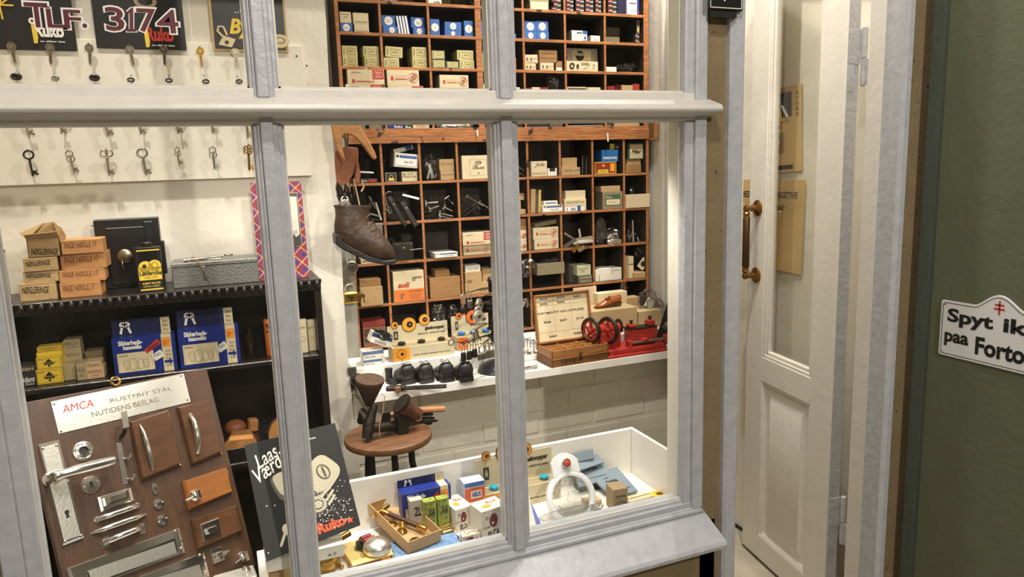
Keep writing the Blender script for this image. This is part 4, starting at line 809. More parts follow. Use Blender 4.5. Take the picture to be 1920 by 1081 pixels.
a = g(368, 928, .02); m = MB(); m.lathe([(.013, .014), (.0135, .017), (.010, .024), (.006, .027), (.001, .028)], chrome, 18, (a[0], 0, a[1]), 'y'); m.box(a[0]-.003, a[0]+.003, -.038, -.024, a[1]-.010, a[1]+.010, chrome, bev=.001); m.tube([(a[0], -.022, a[1]), (a[0]-.022, -.022, a[1]-.004), (a[0]-.027, -.022, a[1]-.005)], [.0035, .003, .005], chrome, 10); part('latch_knob', m)
q = P((370, 985), (405, 972), (411, 1004), (377, 1018)); m = MB(); bev_plate(m, q, .004, chrome, .002, -.014); a = g(392, 995, .02); m.box(a[0]-.006, a[0]+.016, -.028, -.017, a[1]-.006, a[1]+.007, chrome, bev=.002); part('cupboard_latch', m, smooth=.3)
# four drawer pulls in the middle
q = P((182, 932), (244, 914), (250, 938), (189, 960)); m = MB(); bev_plate(m, q, .004, chrome, .004); q = P((192, 934), (236, 921), (240, 934), (196, 949)); bev_plate(m, q, .016, chrome, .006, -.003); part('cup_pull', m, smooth=.3)
grip((182, 974), (258, 948), .0062, 'strap_pull', mid=0, lift=.012, ends=.0075)
grip((170, 1000), (276, 963), .0065, 'long_crescent_pull', lift=.012)
grip((196, 1016), (266, 988), .0065, 'bar_pull', mid=0, lift=.018, ends=.009); m = MB()
for q in (P((187, 1010), (203, 1003), (206, 1022), (191, 1029)), P((258, 984), (270, 979), (273, 998), (262, 1002))): bev_plate(m, q, .003, chrome, .001)
part('pull_foot', m, smooth=.3)
# letter plates
def letterplate(q, qi, n='letter_plate'):
    m = MB(); bev_plate(m, P(*q), .006, chrome, .004); o = part(n, m, smooth=.3)
    m = MB(); m.prism(P(*qi), -.0075, -.006, dmetal); m.build('recess', o, smooth=0)
    f = [((qi[0][0]*.96+qi[2][0]*.04), qi[0][1]*.96+qi[2][1]*.04)]; c = (sum(p[0] for p in qi)/4, sum(p[1] for p in qi)/4); q3 = [(c[0]+(x-c[0])*.97, c[1]+(y-c[1])*.86) for x, y in qi]
    m = MB(); m.prism(P(*q3), -.0088, -.0076, steel); m.build('flap', o, smooth=0)
    m = MB()
    for p in (q[1], q[2]): screw(m, *g(p[0]-9, p[1]+(6 if p is q[1] else -8)), -.0065)
    m.build('screw', o)
letterplate([(124, 1066), (335, 990), (346, 1036), (140, 1112)], [(160, 1073), (326, 1009), (331, 1034), (168, 1100)])
letterplate([(260, 1080), (381, 1035), (392, 1081), (272, 1128)], [(285, 1085), (372, 1054), (379, 1080), (294, 1112)])
# lower right latches
q = P((393, 1030), (414, 1023), (422, 1050), (399, 1059)); m = MB(); bev_plate(m, q, .004, chrome, .002); a = g(412, 1040, .01); m.box(a[0]-.008, a[0]+.006, -.018, -.004, a[1]-.008, a[1]+.008, chrome, bev=.003); m.loft([[(a[0]+.004, -.004, a[1]-.007), (a[0]+.004, -.016, a[1]-.007), (a[0]+.004, -.016, a[1]+.006), (a[0]+.004, -.004, a[1]+.006)], [(a[0]+.024, -.008, a[1]+.001), (a[0]+.024, -.010, a[1]+.001), (a[0]+.024, -.010, a[1]+.003), (a[0]+.024, -.008, a[1]+.003)]], chrome); part('rim_latch', m, smooth=.4)
a = g(462, 1042, .02); m = MB(); m.lathe([(.014, 0), (.014, .003), (.010, .010), (.006, .013), (.001, .014)], chrome, 18, (a[0], 0, a[1]), 'y'); m.box(a[0]-.004, a[0]+.004, -.024, -.010, a[1]-.011, a[1]+.011, chrome, bev=.001); m.tube([(a[0], -.010, a[1]), (a[0]-.024, -.010, a[1]-.008)], [.0035, .0045], chrome, 10); part('turn_latch', m)
# loose lock case lying at the bottom edge beside the board
p = at(478, 1078, Y=1.49); o = thing('rim_lock', 'silver painted rim lock lying at the bottom beside the hardware board', 'lock', (p.x-.075, 1.471, .7158), (0, 0, .12)); hz = p.z-.7158+.004
m = MB(); m.box(0, .080, 0, .05, 0, hz, M('silver_paint', (190, 186, 176), .4, .4), bev=.002); m.build('case', o, smooth=.3); m = MB(); m.lathe([(.009, hz), (.009, hz+.012), (.006, hz+.015), (.0, hz+.016)], chrome, 16, (.062, .02, 0)); m.tube([(.02, .012, hz), (.02, .012, hz+.006)], .006, brass, 12); m.build('cylinder', o)
# ================================================================= BLACK POSTER
A = at(458, 834, Y=1.575); B = at(628, 792.5, Y=1.60); Cc = at(674, 975, Y=1.50)
hh_ = (B-A).normalized(); pp = Plane(A, hh_, B-Cc); gp = pp.uv
po = thing('lock_poster', 'black poster with painted night latch and white script behind the first mullion', 'poster'); po.matrix_world = pp.M
pbk = M('poster_black', (25, 24, 24), .55, var=.2, vs=60); m = MB(); m.prism([gp(458, 834), gp(628, 792.5), gp(674, 975), gp(676, 984), gp(500, 1052)], 0, .003, pbk); m.build('card', po, smooth=0)
def pt(m, t, mat, p0, p1, h_, y=-.0004, **k):
    a, b = V((*gp(*p0), 0)), V((*gp(*p1), 0)); e = (b-a); u = e.normalized(); n_ = V((-u.y, u.x, 0))*h_; vs, fs, _ = textmesh(t, k.get('bold', 0.), k.get('shear', 0.))
    m.add([((a+e*x+n_*z).x, y, (a+e*x+n_*z).y) for x, z in vs], fs, mat)
m = MB(); pt(m, 'Laas', whitep, (486, 880), (526, 852), .030, bold=.01, shear=.4); pt(m, 'Værdi', whitep, (488, 905), (540, 866), .032, bold=.01, shear=.4); pt(m, '....', whitep, (575, 825), (592, 821), .003, bold=.03)
pt(m, 'Ruko', M('poster_orange', (226, 88, 52), .5), (598, 1002), (650, 982), .022, bold=.05); a = gp(656, 974)
m.prism([(a[0]+.009*(1 if k % 2 == 0 else .42)*math.sin(k*.628), a[1]+.009*(1 if k % 2 == 0 else .42)*math.cos(k*.628)) for k in range(10)], -.0006, -.0002, M('poster_orange', (0, 0, 0))); m.build('lettering', po, smooth=0)
pc = M('poster_cream', (196, 186, 160), .5); pd = M('poster_shadow', (92, 86, 74), .5); m = MB()
def ell(c, rx, rz, rot, mat, y, n=22):
    c = gp(*c); m.poly([(c[0]+rx*math.cos(t)*math.cos(rot)-rz*math.sin(t)*math.sin(rot), y, c[1]+rx*math.cos(t)*math.sin(rot)+rz*math.sin(t)*math.cos(rot)) for t in [2*math.pi*k/n for k in range(n)]], mat)
def slab(c, L, W, rot, mat, y, r=.4):
    """rounded slab drawing"""
    c = gp(*c); pts = []
    for k in range(24):
        t = 2*math.pi*k/24; x = abs(math.cos(t))**.55*math.copysign(1, math.cos(t))*L/2; z = abs(math.sin(t))**.55*math.copysign(1, math.sin(t))*W/2; pts.append((c[0]+x*math.cos(rot)-z*math.sin(rot), y, c[1]+x*math.sin(rot)+z*math.cos(rot)))
    m.poly(pts, mat)
slab((600, 892), .085, .068, .7, pc, -.0003); slab((597, 897), .070, .052, .7, pd, -.0005); slab((602, 888), .074, .056, .7, pc, -.0007); ell((606, 884), .014, .018, .5, pd, -.0009); ell((606, 884), .010, .015, .5, pc, -.0011); ell((607, 884), .003, .014, .2, pd, -.0013)
slab((531, 910), .040, .060, .3, pd, -.0003); slab((529, 906), .028, .048, .3, pc, -.0005)
ell((597, 947), .020, .018, 0, pd, -.0003); ell((597, 945), .018, .016, 0, pc, -.0005); ell((597, 945), .012, .011, 0, pd, -.0007); ell((597, 945), .009, .008, 0, pc, -.0009)
for c, L in (((618, 928), .030), ((622, 936), .026), ((607, 925), .022)): slab(c, L, .006, .75, pc, -.0012); 
ell((538, 992), .009, .012, .3, pc, -.0005); slab((531, 1010), .032, .006, 1.05, pc, -.0007)
rd = random.Random(5)
for k in range(240):
    x = 612+rd.gauss(0, 1)*28; y = 950+rd.gauss(0, 1)*24
    if not (575 < x < 668 and 870 < y < 995): continue
    if x > 612+(y-792)*.22+20: continue
    a = gp(x, y); s_ = rd.uniform(.0006, .0022); m.poly([(a[0]-s_, -.0016, a[1]), (a[0]+s_*.4, -.0016, a[1]-s_*.6), (a[0]+s_, -.0016, a[1]+s_*.3), (a[0], -.0016, a[1]+s_*.7)], whitep)
for x, y in ((515, 947), (503, 1036), (500, 948), (512, 880)): a = gp(x, y); m.disc(a[0], a[1], .0015, whitep, y=-.0016, n=8)
m.build('painted_picture', po, smooth=0)
# ================================================================= PIGEONHOLE CABINETS
CY = 2.45; CD = .14
def X_(x, y, Y=CY): return at(x, y, Y=Y).x
XL, XR = .412, 1.583
# column lines (front edges of the dividers) of the lower and of the upper unit
colsL = [XL+.004]+[X_(x, y) for x, y in ((715, 300), (787, 300), (857, 300), (923, 300), (989, 300), (1050, 300), (1111, 300), (1170, 300))]+[XR-.009]
colsU = [XL+.004]+[X_(x, y) for x, y in ((712, 30), (803.5, 50), (897, 60), (980.6, 37), (1059, 37), (1134, 37))]+[XR-.026]
ZLr = [1.000, 1.146, 1.290, 1.427, 1.562]          # shelf tops (front edge centre minus half thickness)
ZUr = [1.740, 1.836, 1.941, 2.048, 2.150]
def cabinet(name, label, cols, rows, z0, z1, th, mid=None, xe=XR, sidew=.012):
    o = thing(name, label, 'cabinet', (1.0, CY, z0)); T = lambda b: (b[0]-1.0, b[1]-1.0, b[2]-CY, b[3]-CY, b[4]-z0, b[5]-z0)
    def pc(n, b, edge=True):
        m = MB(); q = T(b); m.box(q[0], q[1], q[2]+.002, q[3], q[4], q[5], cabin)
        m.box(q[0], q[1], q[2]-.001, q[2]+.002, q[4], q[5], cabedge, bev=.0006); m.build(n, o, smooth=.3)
    MB().box(*T((XL, xe, CY+CD, CY+CD+.008, z0, z1)), cabin).build('back_panel', o, smooth=0)
    pc('side_panel', (XL-.006, XL+.006, CY, CY+CD, z0, z1)); pc('side_panel', (xe-sidew, xe, CY, CY+CD, z0, z1))
    for i, z in enumerate(rows): pc('shelf', (XL+.006, xe-sidew, CY, CY+CD, z-th/2, z+th/2))
    for i, x in enumerate(cols[1:-1]):
        w2 = .0042 if i != mid else .011
        for z, zz_ in zip(rows, rows[1:]+[z1]):
            pc('divider', (x-w2, x+w2, CY+.0008, CY+CD, z+th/2, zz_-(th/2 if zz_ != z1 else .02)))
    return o, pc
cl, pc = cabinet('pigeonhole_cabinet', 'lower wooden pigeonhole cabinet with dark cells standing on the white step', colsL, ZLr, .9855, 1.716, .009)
pc('top_rail', (XL, XR, CY-.003, CY+CD, 1.696, 1.716))
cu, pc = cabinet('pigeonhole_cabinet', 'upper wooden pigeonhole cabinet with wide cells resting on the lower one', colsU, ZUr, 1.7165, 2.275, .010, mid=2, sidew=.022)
pc('bottom_rail', (XL, XR, CY-.003, CY+CD, 1.7165, 1.735)); pc('top_rail', (XL, XR, CY-.003, CY+CD, 2.262, 2.275))
MB().box(.354, .404, 2.40, 2.42, .9855, 1.715, M('grey_post_paint', (150, 146, 136), .6, var=.15, vs=15)).build('post', None)
o = bpy.data.objects['post']; tag(o, 'grey painted upright post left of the lower pigeonhole cabinet holding padlocks', 'post')
# ---------------------------------------------------------------- contents
CR = {'c1': (620, 220, 4.159), 'c2': (940, 220, 4.157), 'c3': (620, 440, 3.379), 'c4': (940, 440, 3.377), 'u1': (620, 0, 6.0), 'u2': (930, 0, 5.333)}
PLACED = []
IY = 2.462
def cellof(x, z):
    cols, rows, top, th = (colsL, ZLr, 1.696, .0045) if z < 1.70 else (colsU, ZUr, 2.262, .005)
    a, b = cols[0], cols[-1]
    for p, q in zip(cols, cols[1:]):
        if p <= x <= q: a, b = p, q
    lo, hi = rows[0], top
    for p, q in zip(rows, rows[1:]+[top]):
        if p-.004 <= z <= q: lo, hi = p, q
    return a+.006, b-.006, lo+th+.0004, hi-th-.001
def cb(c, x0, y0, x1, y1, label, mat=cardc, deco=None, dy=0., d=.07, tilt=0., yaw=0., name='lock_box', cat='box', group=None, wide=False, base=None, rest=True, jut=False):
    ox, oy, s = CR[c]; Y = IY+dy; xm, ym = ox+(x0+x1)/2/s, oy+(y0+y1)/2/s
    A = at(ox+x0/s, ym if False else oy+(y0+y1)/2/s, Y=Y).x; B = at(ox+x1/s, oy+(y0+y1)/2/s, Y=Y).x; z0 = at(xm, oy+y1/s, Y=Y).z; z1 = at(xm, oy+y0/s, Y=Y).z
    a, b, lo, hi = cellof((A+B)/2, (z0+z1)/2)
    if not wide: A = max(A, a+.0015); B = min(B, b-.0015)
    if rest:
        best = lo if abs(z0-lo) < .022 else None
        for (pa, pb, py0, py1, pz) in PLACED:
            if min(pb, B)-max(pa, A) > .3*(B-A) and abs(pz-z0) < .016 and py0-.01 < Y+d/2 < py1+.03: best = pz if best is None or abs(pz-z0) < abs(best-z0) else best
        if best is not None: z0 = best+.0004
    if base is not None: z0 = base
    z1 = min(z1, hi); w_, h = B-A, z1-z0; d = min(d, CY+CD-.003-Y)
    m = MB(); m.box(-w_/2, w_/2, 0, d, 0, h, mat, bev=.0006)
    if deco: deco(m, w_, h, d)
    o = m.build(name, None, ((A+B)/2, Y, z0+abs(math.sin(tilt))*w_/2), (0, tilt, yaw), smooth=.3); tag(o, label, cat, group); PLACED.append((A, B, Y, Y+d, z1+abs(math.sin(tilt))*w_/2)); return o
def disc_d(n=1, vert=False, c=(.5, .5)):
    def d(m, w_, h, dd):
        r = min(w_, h)*.40 if n == 1 else min(w_*.42, h*.22)
        for k in range(n):
            z = h*c[1] if n == 1 else h*(.27+.46*k); m.disc(w_*(c[0]-.5), z, r, whitep, y=-.0005, n=18)
            if vert: m.text('Ruko', orangep, w_*(c[0]-.5)-r*.6, z-r*.2, w_*(c[0]-.5)+r*.6, z+r*.2, y=-.0008, rot=1.57)
            else: m.text('RUKO', orangep, w_*(c[0]-.5)-r*.6, z+r*.05, w_*(c[0]-.5)+r*.6, z+r*.35, y=-.0008); m.text('sikker', blk, w_*(c[0]-.5)-r*.55, z-r*.35, w_*(c[0]-.5)+r*.55, z-r*.1, y=-.0008)
    return d
def frame_d(m, w_, h, d):
    m.line([(-w_*.18, h*.22), (w_*.34, h*.15), (w_*.36, h*.72), (-w_*.16, h*.80)], .0008, M('olive_print', (70, 70, 40), .7), closed=True, y=-.0005); m.line([(-w_*.38, h*.2), (-w_*.36, h*.8)], .002, M('olive_print', (0, 0, 0)), y=-.0005)
    m.text('FIX', M('olive_print', (0, 0, 0)), -w_*.06, h*.40, w_*.24, h*.58, y=-.0005)
def txt(t, c=greyprint, x0=-.4, x1=.4, z0=.4, z1=.65, **k): return lambda m, w_, h, d: m.text(t, c, w_*x0, h*z0, w_*x1, h*z1, y=-.0005, **k)
def redend(m, w_, h, d):
    m.rect(w_*.18, h*.36, w_*.49, h*.98, redp, y=-.0005)
    for k in range(3): m.ring((w_*(.26+.07*k), -.0008, h*.66), min(h*.2, w_*.1), .0006, whitep, n=12, k=4, sx=.8)
    m.rect(-w_*.38, h*.10, -w_*.31, h*.34, redp, y=-.0005); m.text('CHRISTENSEN AS', redp, -w_*.28, h*.14, w_*.22, h*.24, y=-.0005, bold=.04); m.text('OBO/NO', greyprint, -w_*.40, h*.74, -w_*.14, h*.86, y=-.0005)
def redring(m, w_, h, d):
    m.ring((w_*.32, -.0006, h*.52), min(h*.34, w_*.14), .0006, redp, n=18, k=4)
    for k in range(3): m.ring((w_*(.29+.03*k), -.0007, h*(.46+.06*k)), h*.14, .0005, redp, n=10, k=4)
    m.rect(-w_*.38, h*.34, -w_*.31, h*.60, redp, y=-.0005); m.text('CHRISTENSEN AS', redp, -w_*.26, h*.38, w_*.14, h*.48, y=-.0005, bold=.04); m.line([(-w_*.26, h*.62), (w_*.14, h*.62)], .0007, redp)
def bluestripe(m, w_, h, d):
    m.rect(-w_*.46, h*.12, w_*.46, h*.88, whitep, y=-.0004); m.line([(-w_*.46, h*.12), (w_*.46, h*.12), (w_*.46, h*.88), (-w_*.46, h*.88)], .0006, blk, closed=True, y=-.0006); m.rect(-w_*.30, h*.66, w_*.44, h*.84, bluep, y=-.0006); m.disc(-w_*.38, h*.76, h*.10, blk, y=-.0006)
    m.text('Assa 2002', blk, -w_*.1, h*.32, w_*.3, h*.5, y=-.0007, shear=.2)
def redwhite(m, w_, h, d):
    m.rect(-w_*.3, h*.15, w_*.3, h*.5, redp, y=-.0005); m.text('ROLKO', redp, -w_*.3, h*.62, w_*.3, h*.8, y=-.0005)
redpk = M('red_packet', (150, 40, 40), .5, var=.3, vs=60)
# ---- upper unit, top visible row
cb('u1', 575, -60, 765, 30, 'dark flat box with white lettering in the top row, second cell from left', darkc, txt('Shermagnetic', whitep, z0=.1, z1=.25))
cb('u1', 775, -60, 930, 36, 'grey carton at the back of the top row beside the dark flat box', cardk, dy=.05)
cb('u1', 1088, -60, 1247, 66, 'white box with black price lettering in the top row at the third divider', cardw, txt('1 50\n38.30', blk, -.1, .42, .04, .28, bold=.03), dy=-.008, wide=True)
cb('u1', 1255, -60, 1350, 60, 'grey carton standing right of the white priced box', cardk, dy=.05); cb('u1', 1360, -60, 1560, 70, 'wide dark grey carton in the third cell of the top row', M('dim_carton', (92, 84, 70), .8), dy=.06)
cb('u1', 1580, -60, 1618, 66, 'narrow black box beside the wide centre divider', darkc, txt('n', whitep, -.2, .2, .1, .3), d=.05)
cb('u2', 342, 16, 525, 104, 'pale cream box in the top row right of the second mullion', cardc); cb('u2', 330, -40, 527, 15, 'greenish flat box lying on the pale cream box', M('olive_card', (150, 144, 92), .7))
def mini(m, w_, h, d): m.rect(-w_*.42, h*.40, w_*.0, h*.84, redp, y=-.0005); m.text('AKS', whitep, -w_*.38, h*.5, -w_*.04, h*.75, y=-.0007); m.text('5000', whitep, w_*.04, h*.3, w_*.44, h*.55, y=-.0005, bold=.03)
n_ = 0
mb_lab = []
for ci, (x0, x1, ys) in enumerate(((555, 678, (118, 70, 26)), (702, 776, (120, 78, 36)), (796, 882, (122, 77, 32)), (892, 976, (124, 80, 37)), (992, 1080, (126, 83, 40)), (1118, 1208, (130, 86, 42)))):
    for k, yb in enumerate(ys):
        cb('u2', x0+(0 if k != 1 or ci else 20), yb-43, x1, yb, f'small black red-labelled box, {("bottom", "middle", "top")[k]} of the {ORD[ci]} column from the mullion', darkc, mini, d=.05, group='small black boxes in the top row')
cb('u2', 1214, -50, 1308, 136, 'dark navy upright box in the top right cell', M('navy_box', (30, 28, 58), .5), dy=.004); cb('u2', 1312, -60, 1410, 146, 'tall white box printed ABUS in the top right cell', cardw, lambda m, w_, h, d: (m.text('ABUS', blk, -w_*.3, h*.52, w_*.4, h*.60, y=-.0005, bold=.04, shear=.2), m.text('83/45', blk, -w_*.1, h*.18, w_*.4, h*.25, y=-.0005)), dy=-.004, d=.05); cb('u2', 1412, -60, 1447, 142, 'narrow blue box with red mark at the right end of the top row', M('royal_blue', (40, 60, 140), .5), lambda m, w_, h, d: m.rect(-w_*.3, h*.08, w_*.3, h*.2, redp))
# ---- second row: blue boxes
cb('u1', 72, 257, 245, 379, 'blue box with white disc, under a cream one at the far left', bluel, disc_d()); cb('u1', 66, 132, 230, 257, 'cream box handwritten 2x7 standing on the leftmost blue box', cardc, lambda m, w_, h, d: (m.text('FORSKELLIGE', greyprint, -w_*.4, h*.72, w_*.4, h*.82, y=-.0005), m.text('2x7', greyprint, -w_*.15, h*.42, w_*.2, h*.62, y=-.0005)))
cb('u1', 268, 272, 432, 390, 'cream box, lower of the plain pair in the second row', cardc, txt('HANDLEVAAREN', blk, z0=.12, z1=.24)); cb('u1', 253, 145, 425, 272, 'cream box, upper of the plain pair in the second row', cardc, txt('HANDLEVAAREN', blk, z0=.12, z1=.24))
cb('u1', 590, 295, 757, 402, 'blue box with white disc, lower left one in the second cell', bluel, disc_d(c=(.6, .5))); cb('u1', 574, 172, 726, 294, 'blue box with white disc, upper left one in the second cell', bluel, disc_d(), dy=.004)
for k in range(4): cb('u1', 764+k*34-k*2, 180, 790+k*33, 405, f'thin blue and white sleeve leaning upright, {ORD[k]} from left of four', bluel, lambda m, w_, h, d: m.rect(-w_*.45, 0, w_*.25, h, whitep), tilt=-.13, d=.06, group='leaning blue and white sleeves')
cb('u1', 930, 312, 1084, 420, 'blue box with white disc, lower right one in the second cell', bluel, disc_d()); cb('u1', 905, 196, 1062, 311, 'blue box with white disc, upper right one in the second cell', bluel, disc_d(), dy=.004)
cb('u1', 1122, 216, 1226, 421, 'upright blue box with disc just right of the second divider', bluel, disc_d(vert=True)); cb('u1', 1284, 344, 1470, 438, 'blue box with disc, lower of the pair in the third cell', bluel, disc_d()); cb('u1', 1284, 248, 1470, 343, 'blue box with disc, upper of the pair in the third cell', bluel, disc_d()); cb('u1', 1502, 236, 1606, 438, 'upright blue box with disc left of the wide centre divider', bluel, disc_d(vert=True))
cb('u1', 1690, 338, 1800, 442, 'blue box with disc, lower of the pair right of the wide centre divider', bluel, disc_d()); cb('u1', 1688, 234, 1800, 337, 'blue box with disc, upper of the pair right of the wide centre divider', bluel, disc_d()); cb('u2', 130, 338, 202, 406, 'blue box with disc half hidden behind the second mullion', bluel, disc_d())
for k, (a, b, c_, d_) in enumerate(((286, 317, 408, 409), (409, 317, 528, 409), (285, 214, 401, 316), (402, 214, 522, 316))): cb('u2', a, b, c_, d_, f'blue box with white disc, {("lower left", "lower right", "upper left", "upper right")[k]} of the block of four', bluel, disc_d(), group='block of four blue boxes')
cb('u2', 757, 306, 914, 418, 'white and blue padlock box printed ABUS in the second row', cardw, lambda m, w_, h, d: (m.rect(w_*.2, 0, w_*.5, h, bluep, y=-.0004), m.rect(w_*.22, h*.1, w_*.46, h*.66, whitep, y=-.0006), m.box(w_*.29, w_*.39, -.0012, -.0007, h*.2, h*.4, blk), m.ring((w_*.34, -.001, h*.45), w_*.035, .0006, blk, n=10, k=4), m.text('ABUS', blk, -w_*.2, h*.72, w_*.16, h*.88, y=-.0005, bold=.05, shear=.2), m.text('130', blk, -w_*.42, h*.4, -w_*.3, h*.5, y=-.0005)))
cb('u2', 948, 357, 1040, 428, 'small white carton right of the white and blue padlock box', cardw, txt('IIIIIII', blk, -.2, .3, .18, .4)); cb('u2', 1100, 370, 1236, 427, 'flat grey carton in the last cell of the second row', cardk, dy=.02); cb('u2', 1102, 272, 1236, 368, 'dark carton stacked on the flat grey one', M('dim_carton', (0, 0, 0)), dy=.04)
lockb = lambda m, w_, h, d: (m.line([(-w_*.44, h*.05), (w_*.44, h*.05), (w_*.44, h*.95), (-w_*.44, h*.95)], .0007, whitep, closed=True, y=-.0005), m.box(-w_*.2, w_*.25, -.0014, -.0006, h*.15, h*.42, yellowp), m.ring((0.02*w_, -.001, h*.48), w_*.14, .0007, yellowp, n=12, k=4, sz=1.5))
cb('u2', 1392, 390, 1466, 441, 'small black-green box, bottom of the stack by the right side panel', M('bottle_green', (34, 46, 40), .5), mini); cb('u2', 1392, 340, 1470, 389, 'small black-green box, middle of the stack by the right side panel', M('bottle_green', (0, 0, 0)), mini); cb('u2', 1408, 202, 1472, 338, 'black box with a yellow padlock picture on the small stack', darkc, lockb)
# ---- third row
L3 = 'cream box with slanted label frame, '
for q in ((115, 632, 305, 744, 'lower one in the first stack of the third row'), (104, 514, 300, 630, 'upper one in the first stack of the third row'), (382, 640, 566, 752, 'lower one in the second stack of the third row'), (366, 520, 556, 638, 'upper one in the second stack of the third row'),
          (600, 650, 770, 766, 'lower one in the second cell left'), (612, 530, 806, 650, 'tilted on top in the second cell left'), (920, 648, 1100, 770, 'lower one in the second cell right'), (916, 530, 1098, 646, 'upper one in the second cell right'), (1450, 676, 1616, 786, 'lower one in the third cell right'), (1422, 566, 1606, 672, 'upper one in the third cell right')):
    cb('u1', *q[:4], L3+q[4], M('label_card', (200, 186, 130), .7, var=.06, vs=20), frame_d, tilt=.05 if 'tilted' in q[4] else 0)
for q in ((1142, 670, 1290, 776, 'lower green-edged box with label frame in the third cell'), (1134, 566, 1285, 668, 'upper green-edged box with label frame in the third cell'), (1300, 690, 1442, 782, 'single dark green box with a tag label in the third cell')):
    cb('u1', *q[:4], q[4], greenp, lambda m, w_, h, d: (m.rect(-w_*.44, h*.1, w_*.44, h*.92, M('label_card', (0, 0, 0)), y=-.0003), frame_d(m, w_, h, d)) if True else None)
cb('u1', 1700, 592, 1800, 790, 'green striped sleeves standing right of the wide centre divider', greenp, lambda m, w_, h, d: [m.rect(-w_*.4+k*w_*.2, 0, -w_*.33+k*w_*.2, h, M('pale_green', (150, 170, 130), .6)) for k in range(4)])
cb('u2', 158, 578, 202, 712, 'red packet beside the second mullion in the third row', M('orange_red', (190, 80, 50), .5)); cams = lambda m, w_, h, d: (m.ring((-w_*.3, -.0006, h*.5), h*.15, .0008, blk, n=10, k=4, sx=.6), m.ring((0, -.0006, h*.5), h*.16, .0009, blk, n=10, k=4, sx=.6), m.text('ROCO', greyprint, w_*.16, h*.45, w_*.45, h*.6, y=-.0005), m.text('CAMLOCK', greyprint, -w_*.4, h*.08, w_*.4, h*.18, y=-.0005))
cb('u2', 286, 636, 400, 713, 'cream box with two black ring marks, bottom left in the fourth column', cardc, cams); cb('u2', 288, 549, 418, 634, 'cream box with ring marks stacked askew on a matching one', cardc, cams, tilt=-.03); cb('u2', 442, 628, 578, 712, 'cream box with ring marks under the brown lidded box', cardc, cams); cb('u2', 432, 498, 612, 626, 'brown cardboard box with handwritten lid, upper in the fourth column', cardd, lambda m, w_, h, d: (m.text('Ass. Ruko', greyprint, -w_*.3, h*.66, w_*.3, h*.82, y=-.0005), m.line([(-w_*.5, h*.36), (w_*.5, h*.36)], .0012, M('dim_carton', (0, 0, 0)))))
cb('u2', 598, 612, 686, 710, 'small brown box with a white end label in the fourth column', cardd, lambda m, w_, h, d: m.rect(-w_*.45, 0, w_*.45, h*.34, whitep))
cb('u2', 708, 484, 1012, 612, 'black and white striped header of the handle box display', darkc, lambda m, w_, h, d: ([m.rect(-w_*.48+k*w_*.05, 0, -w_*.455+k*w_*.05, h, whitep) for k in range(20)], m.rect(-w_*.3, 0, w_*.27, h*.85, cardc, y=-.0005), m.disc(-w_*.08, h*.42, h*.40, blk, y=-.0008), m.text('Ruko', whitep, -w_*.21, h*.42, w_*.06, h*.68, y=-.0011, shear=.2, bold=.02)), dy=.02, d=.012, base=None, rest=False, name='display_header', cat='display card')
cb('u2', 705, 613, 1020, 720, 'cream box with black handle pictures under the striped header', cardc, lambda m, w_, h, d: (m.ring((-w_*.33, -.0008, h*.55), h*.24, .0022, blk, n=14, k=5), m.ring((-w_*.15, -.0008, h*.5), h*.16, .002, blk, n=10, k=5, sx=.6), m.text('CYLINDER\nHAENGELAS', blk, -w_*.04, h*.6, w_*.24, h*.86, y=-.0005, bold=.02), m.line([(w_*.02, h*.2), (w_*.2, h*.45)], .0012, greyprint), m.ring((w_*.36, -.0006, h*.5), h*.22, .0006, greyprint, n=10, k=4, sx=.5)), wide=True, d=.10)
cb('u2', 1100, 689, 1205, 709, 'flat white packet, lower of two in the right column third row', cardw); cb('u2', 1100, 669, 1205, 688, 'flat white packet, upper of two in the right column third row', cardw)
# ---- fourth row
cb('u1', 172, 948, 584, 1085, 'long cream box with red end, lower in the first cell behind the transom', cardc, redend, wide=True, dy=-.018); cb('u1', 190, 784, 602, 946, 'long cream box with red end, upper in the first cell', cardc, redend, wide=True, dy=-.018)
cb('u1', 650, 966, 1042, 1085, 'long cream box with red end, lower in the second cell behind the transom', cardc, redend, wide=True, dy=-.02); cb('u1', 635, 788, 994, 964, 'long cream box with red ring mark, upper in the second cell', cardc, redring, wide=True, dy=-.02)
cb('u1', 1200, 992, 1600, 1085, 'cream and red box, lower in the third cell behind the transom', cardc, redend, dy=-.012); cb('u1', 1226, 844, 1550, 988, 'cream box with red ring mark and torn top in the third cell', cardc, redring, dy=-.012)
cb('u1', 1702, 942, 1790, 1070, 'cream box with red print right of the wide centre divider', cardc, redring)
for k, (x, r) in enumerate(((262, .014), (370, .017))):
    zt = max(p[4] for p in PLACED if p[0] < at(620+x/6, 125, Y=2.46).x < p[1] and p[4] < 1.96); p = at(620+x/6, 125, Y=2.475); m = MB(); m.ring((0, 0, .005), r, .004, steel if k else dmetal, ax='z', sz=1.0); tag(m.build('tape_ring', None, (p.x, 2.468, zt)), ('dark flat metal ring lying on the upper red-ended box', 'bright domed metal ring lying on the upper red-ended box')[k], 'metal ring')
cb('u2', 172, 872, 240, 960, 'cream box end beside the second mullion in the fourth row', cardc, redring); cb('u2', 300, 880, 358, 960, 'dark red packet left in the fourth column fourth row', redpk); cb('u2', 362, 872, 440, 960, 'cream packet with red mark between two dark red ones', cardc, redring, dy=-.004); cb('u2', 443, 874, 520, 960, 'dark red packet right of the cream packet', redpk)
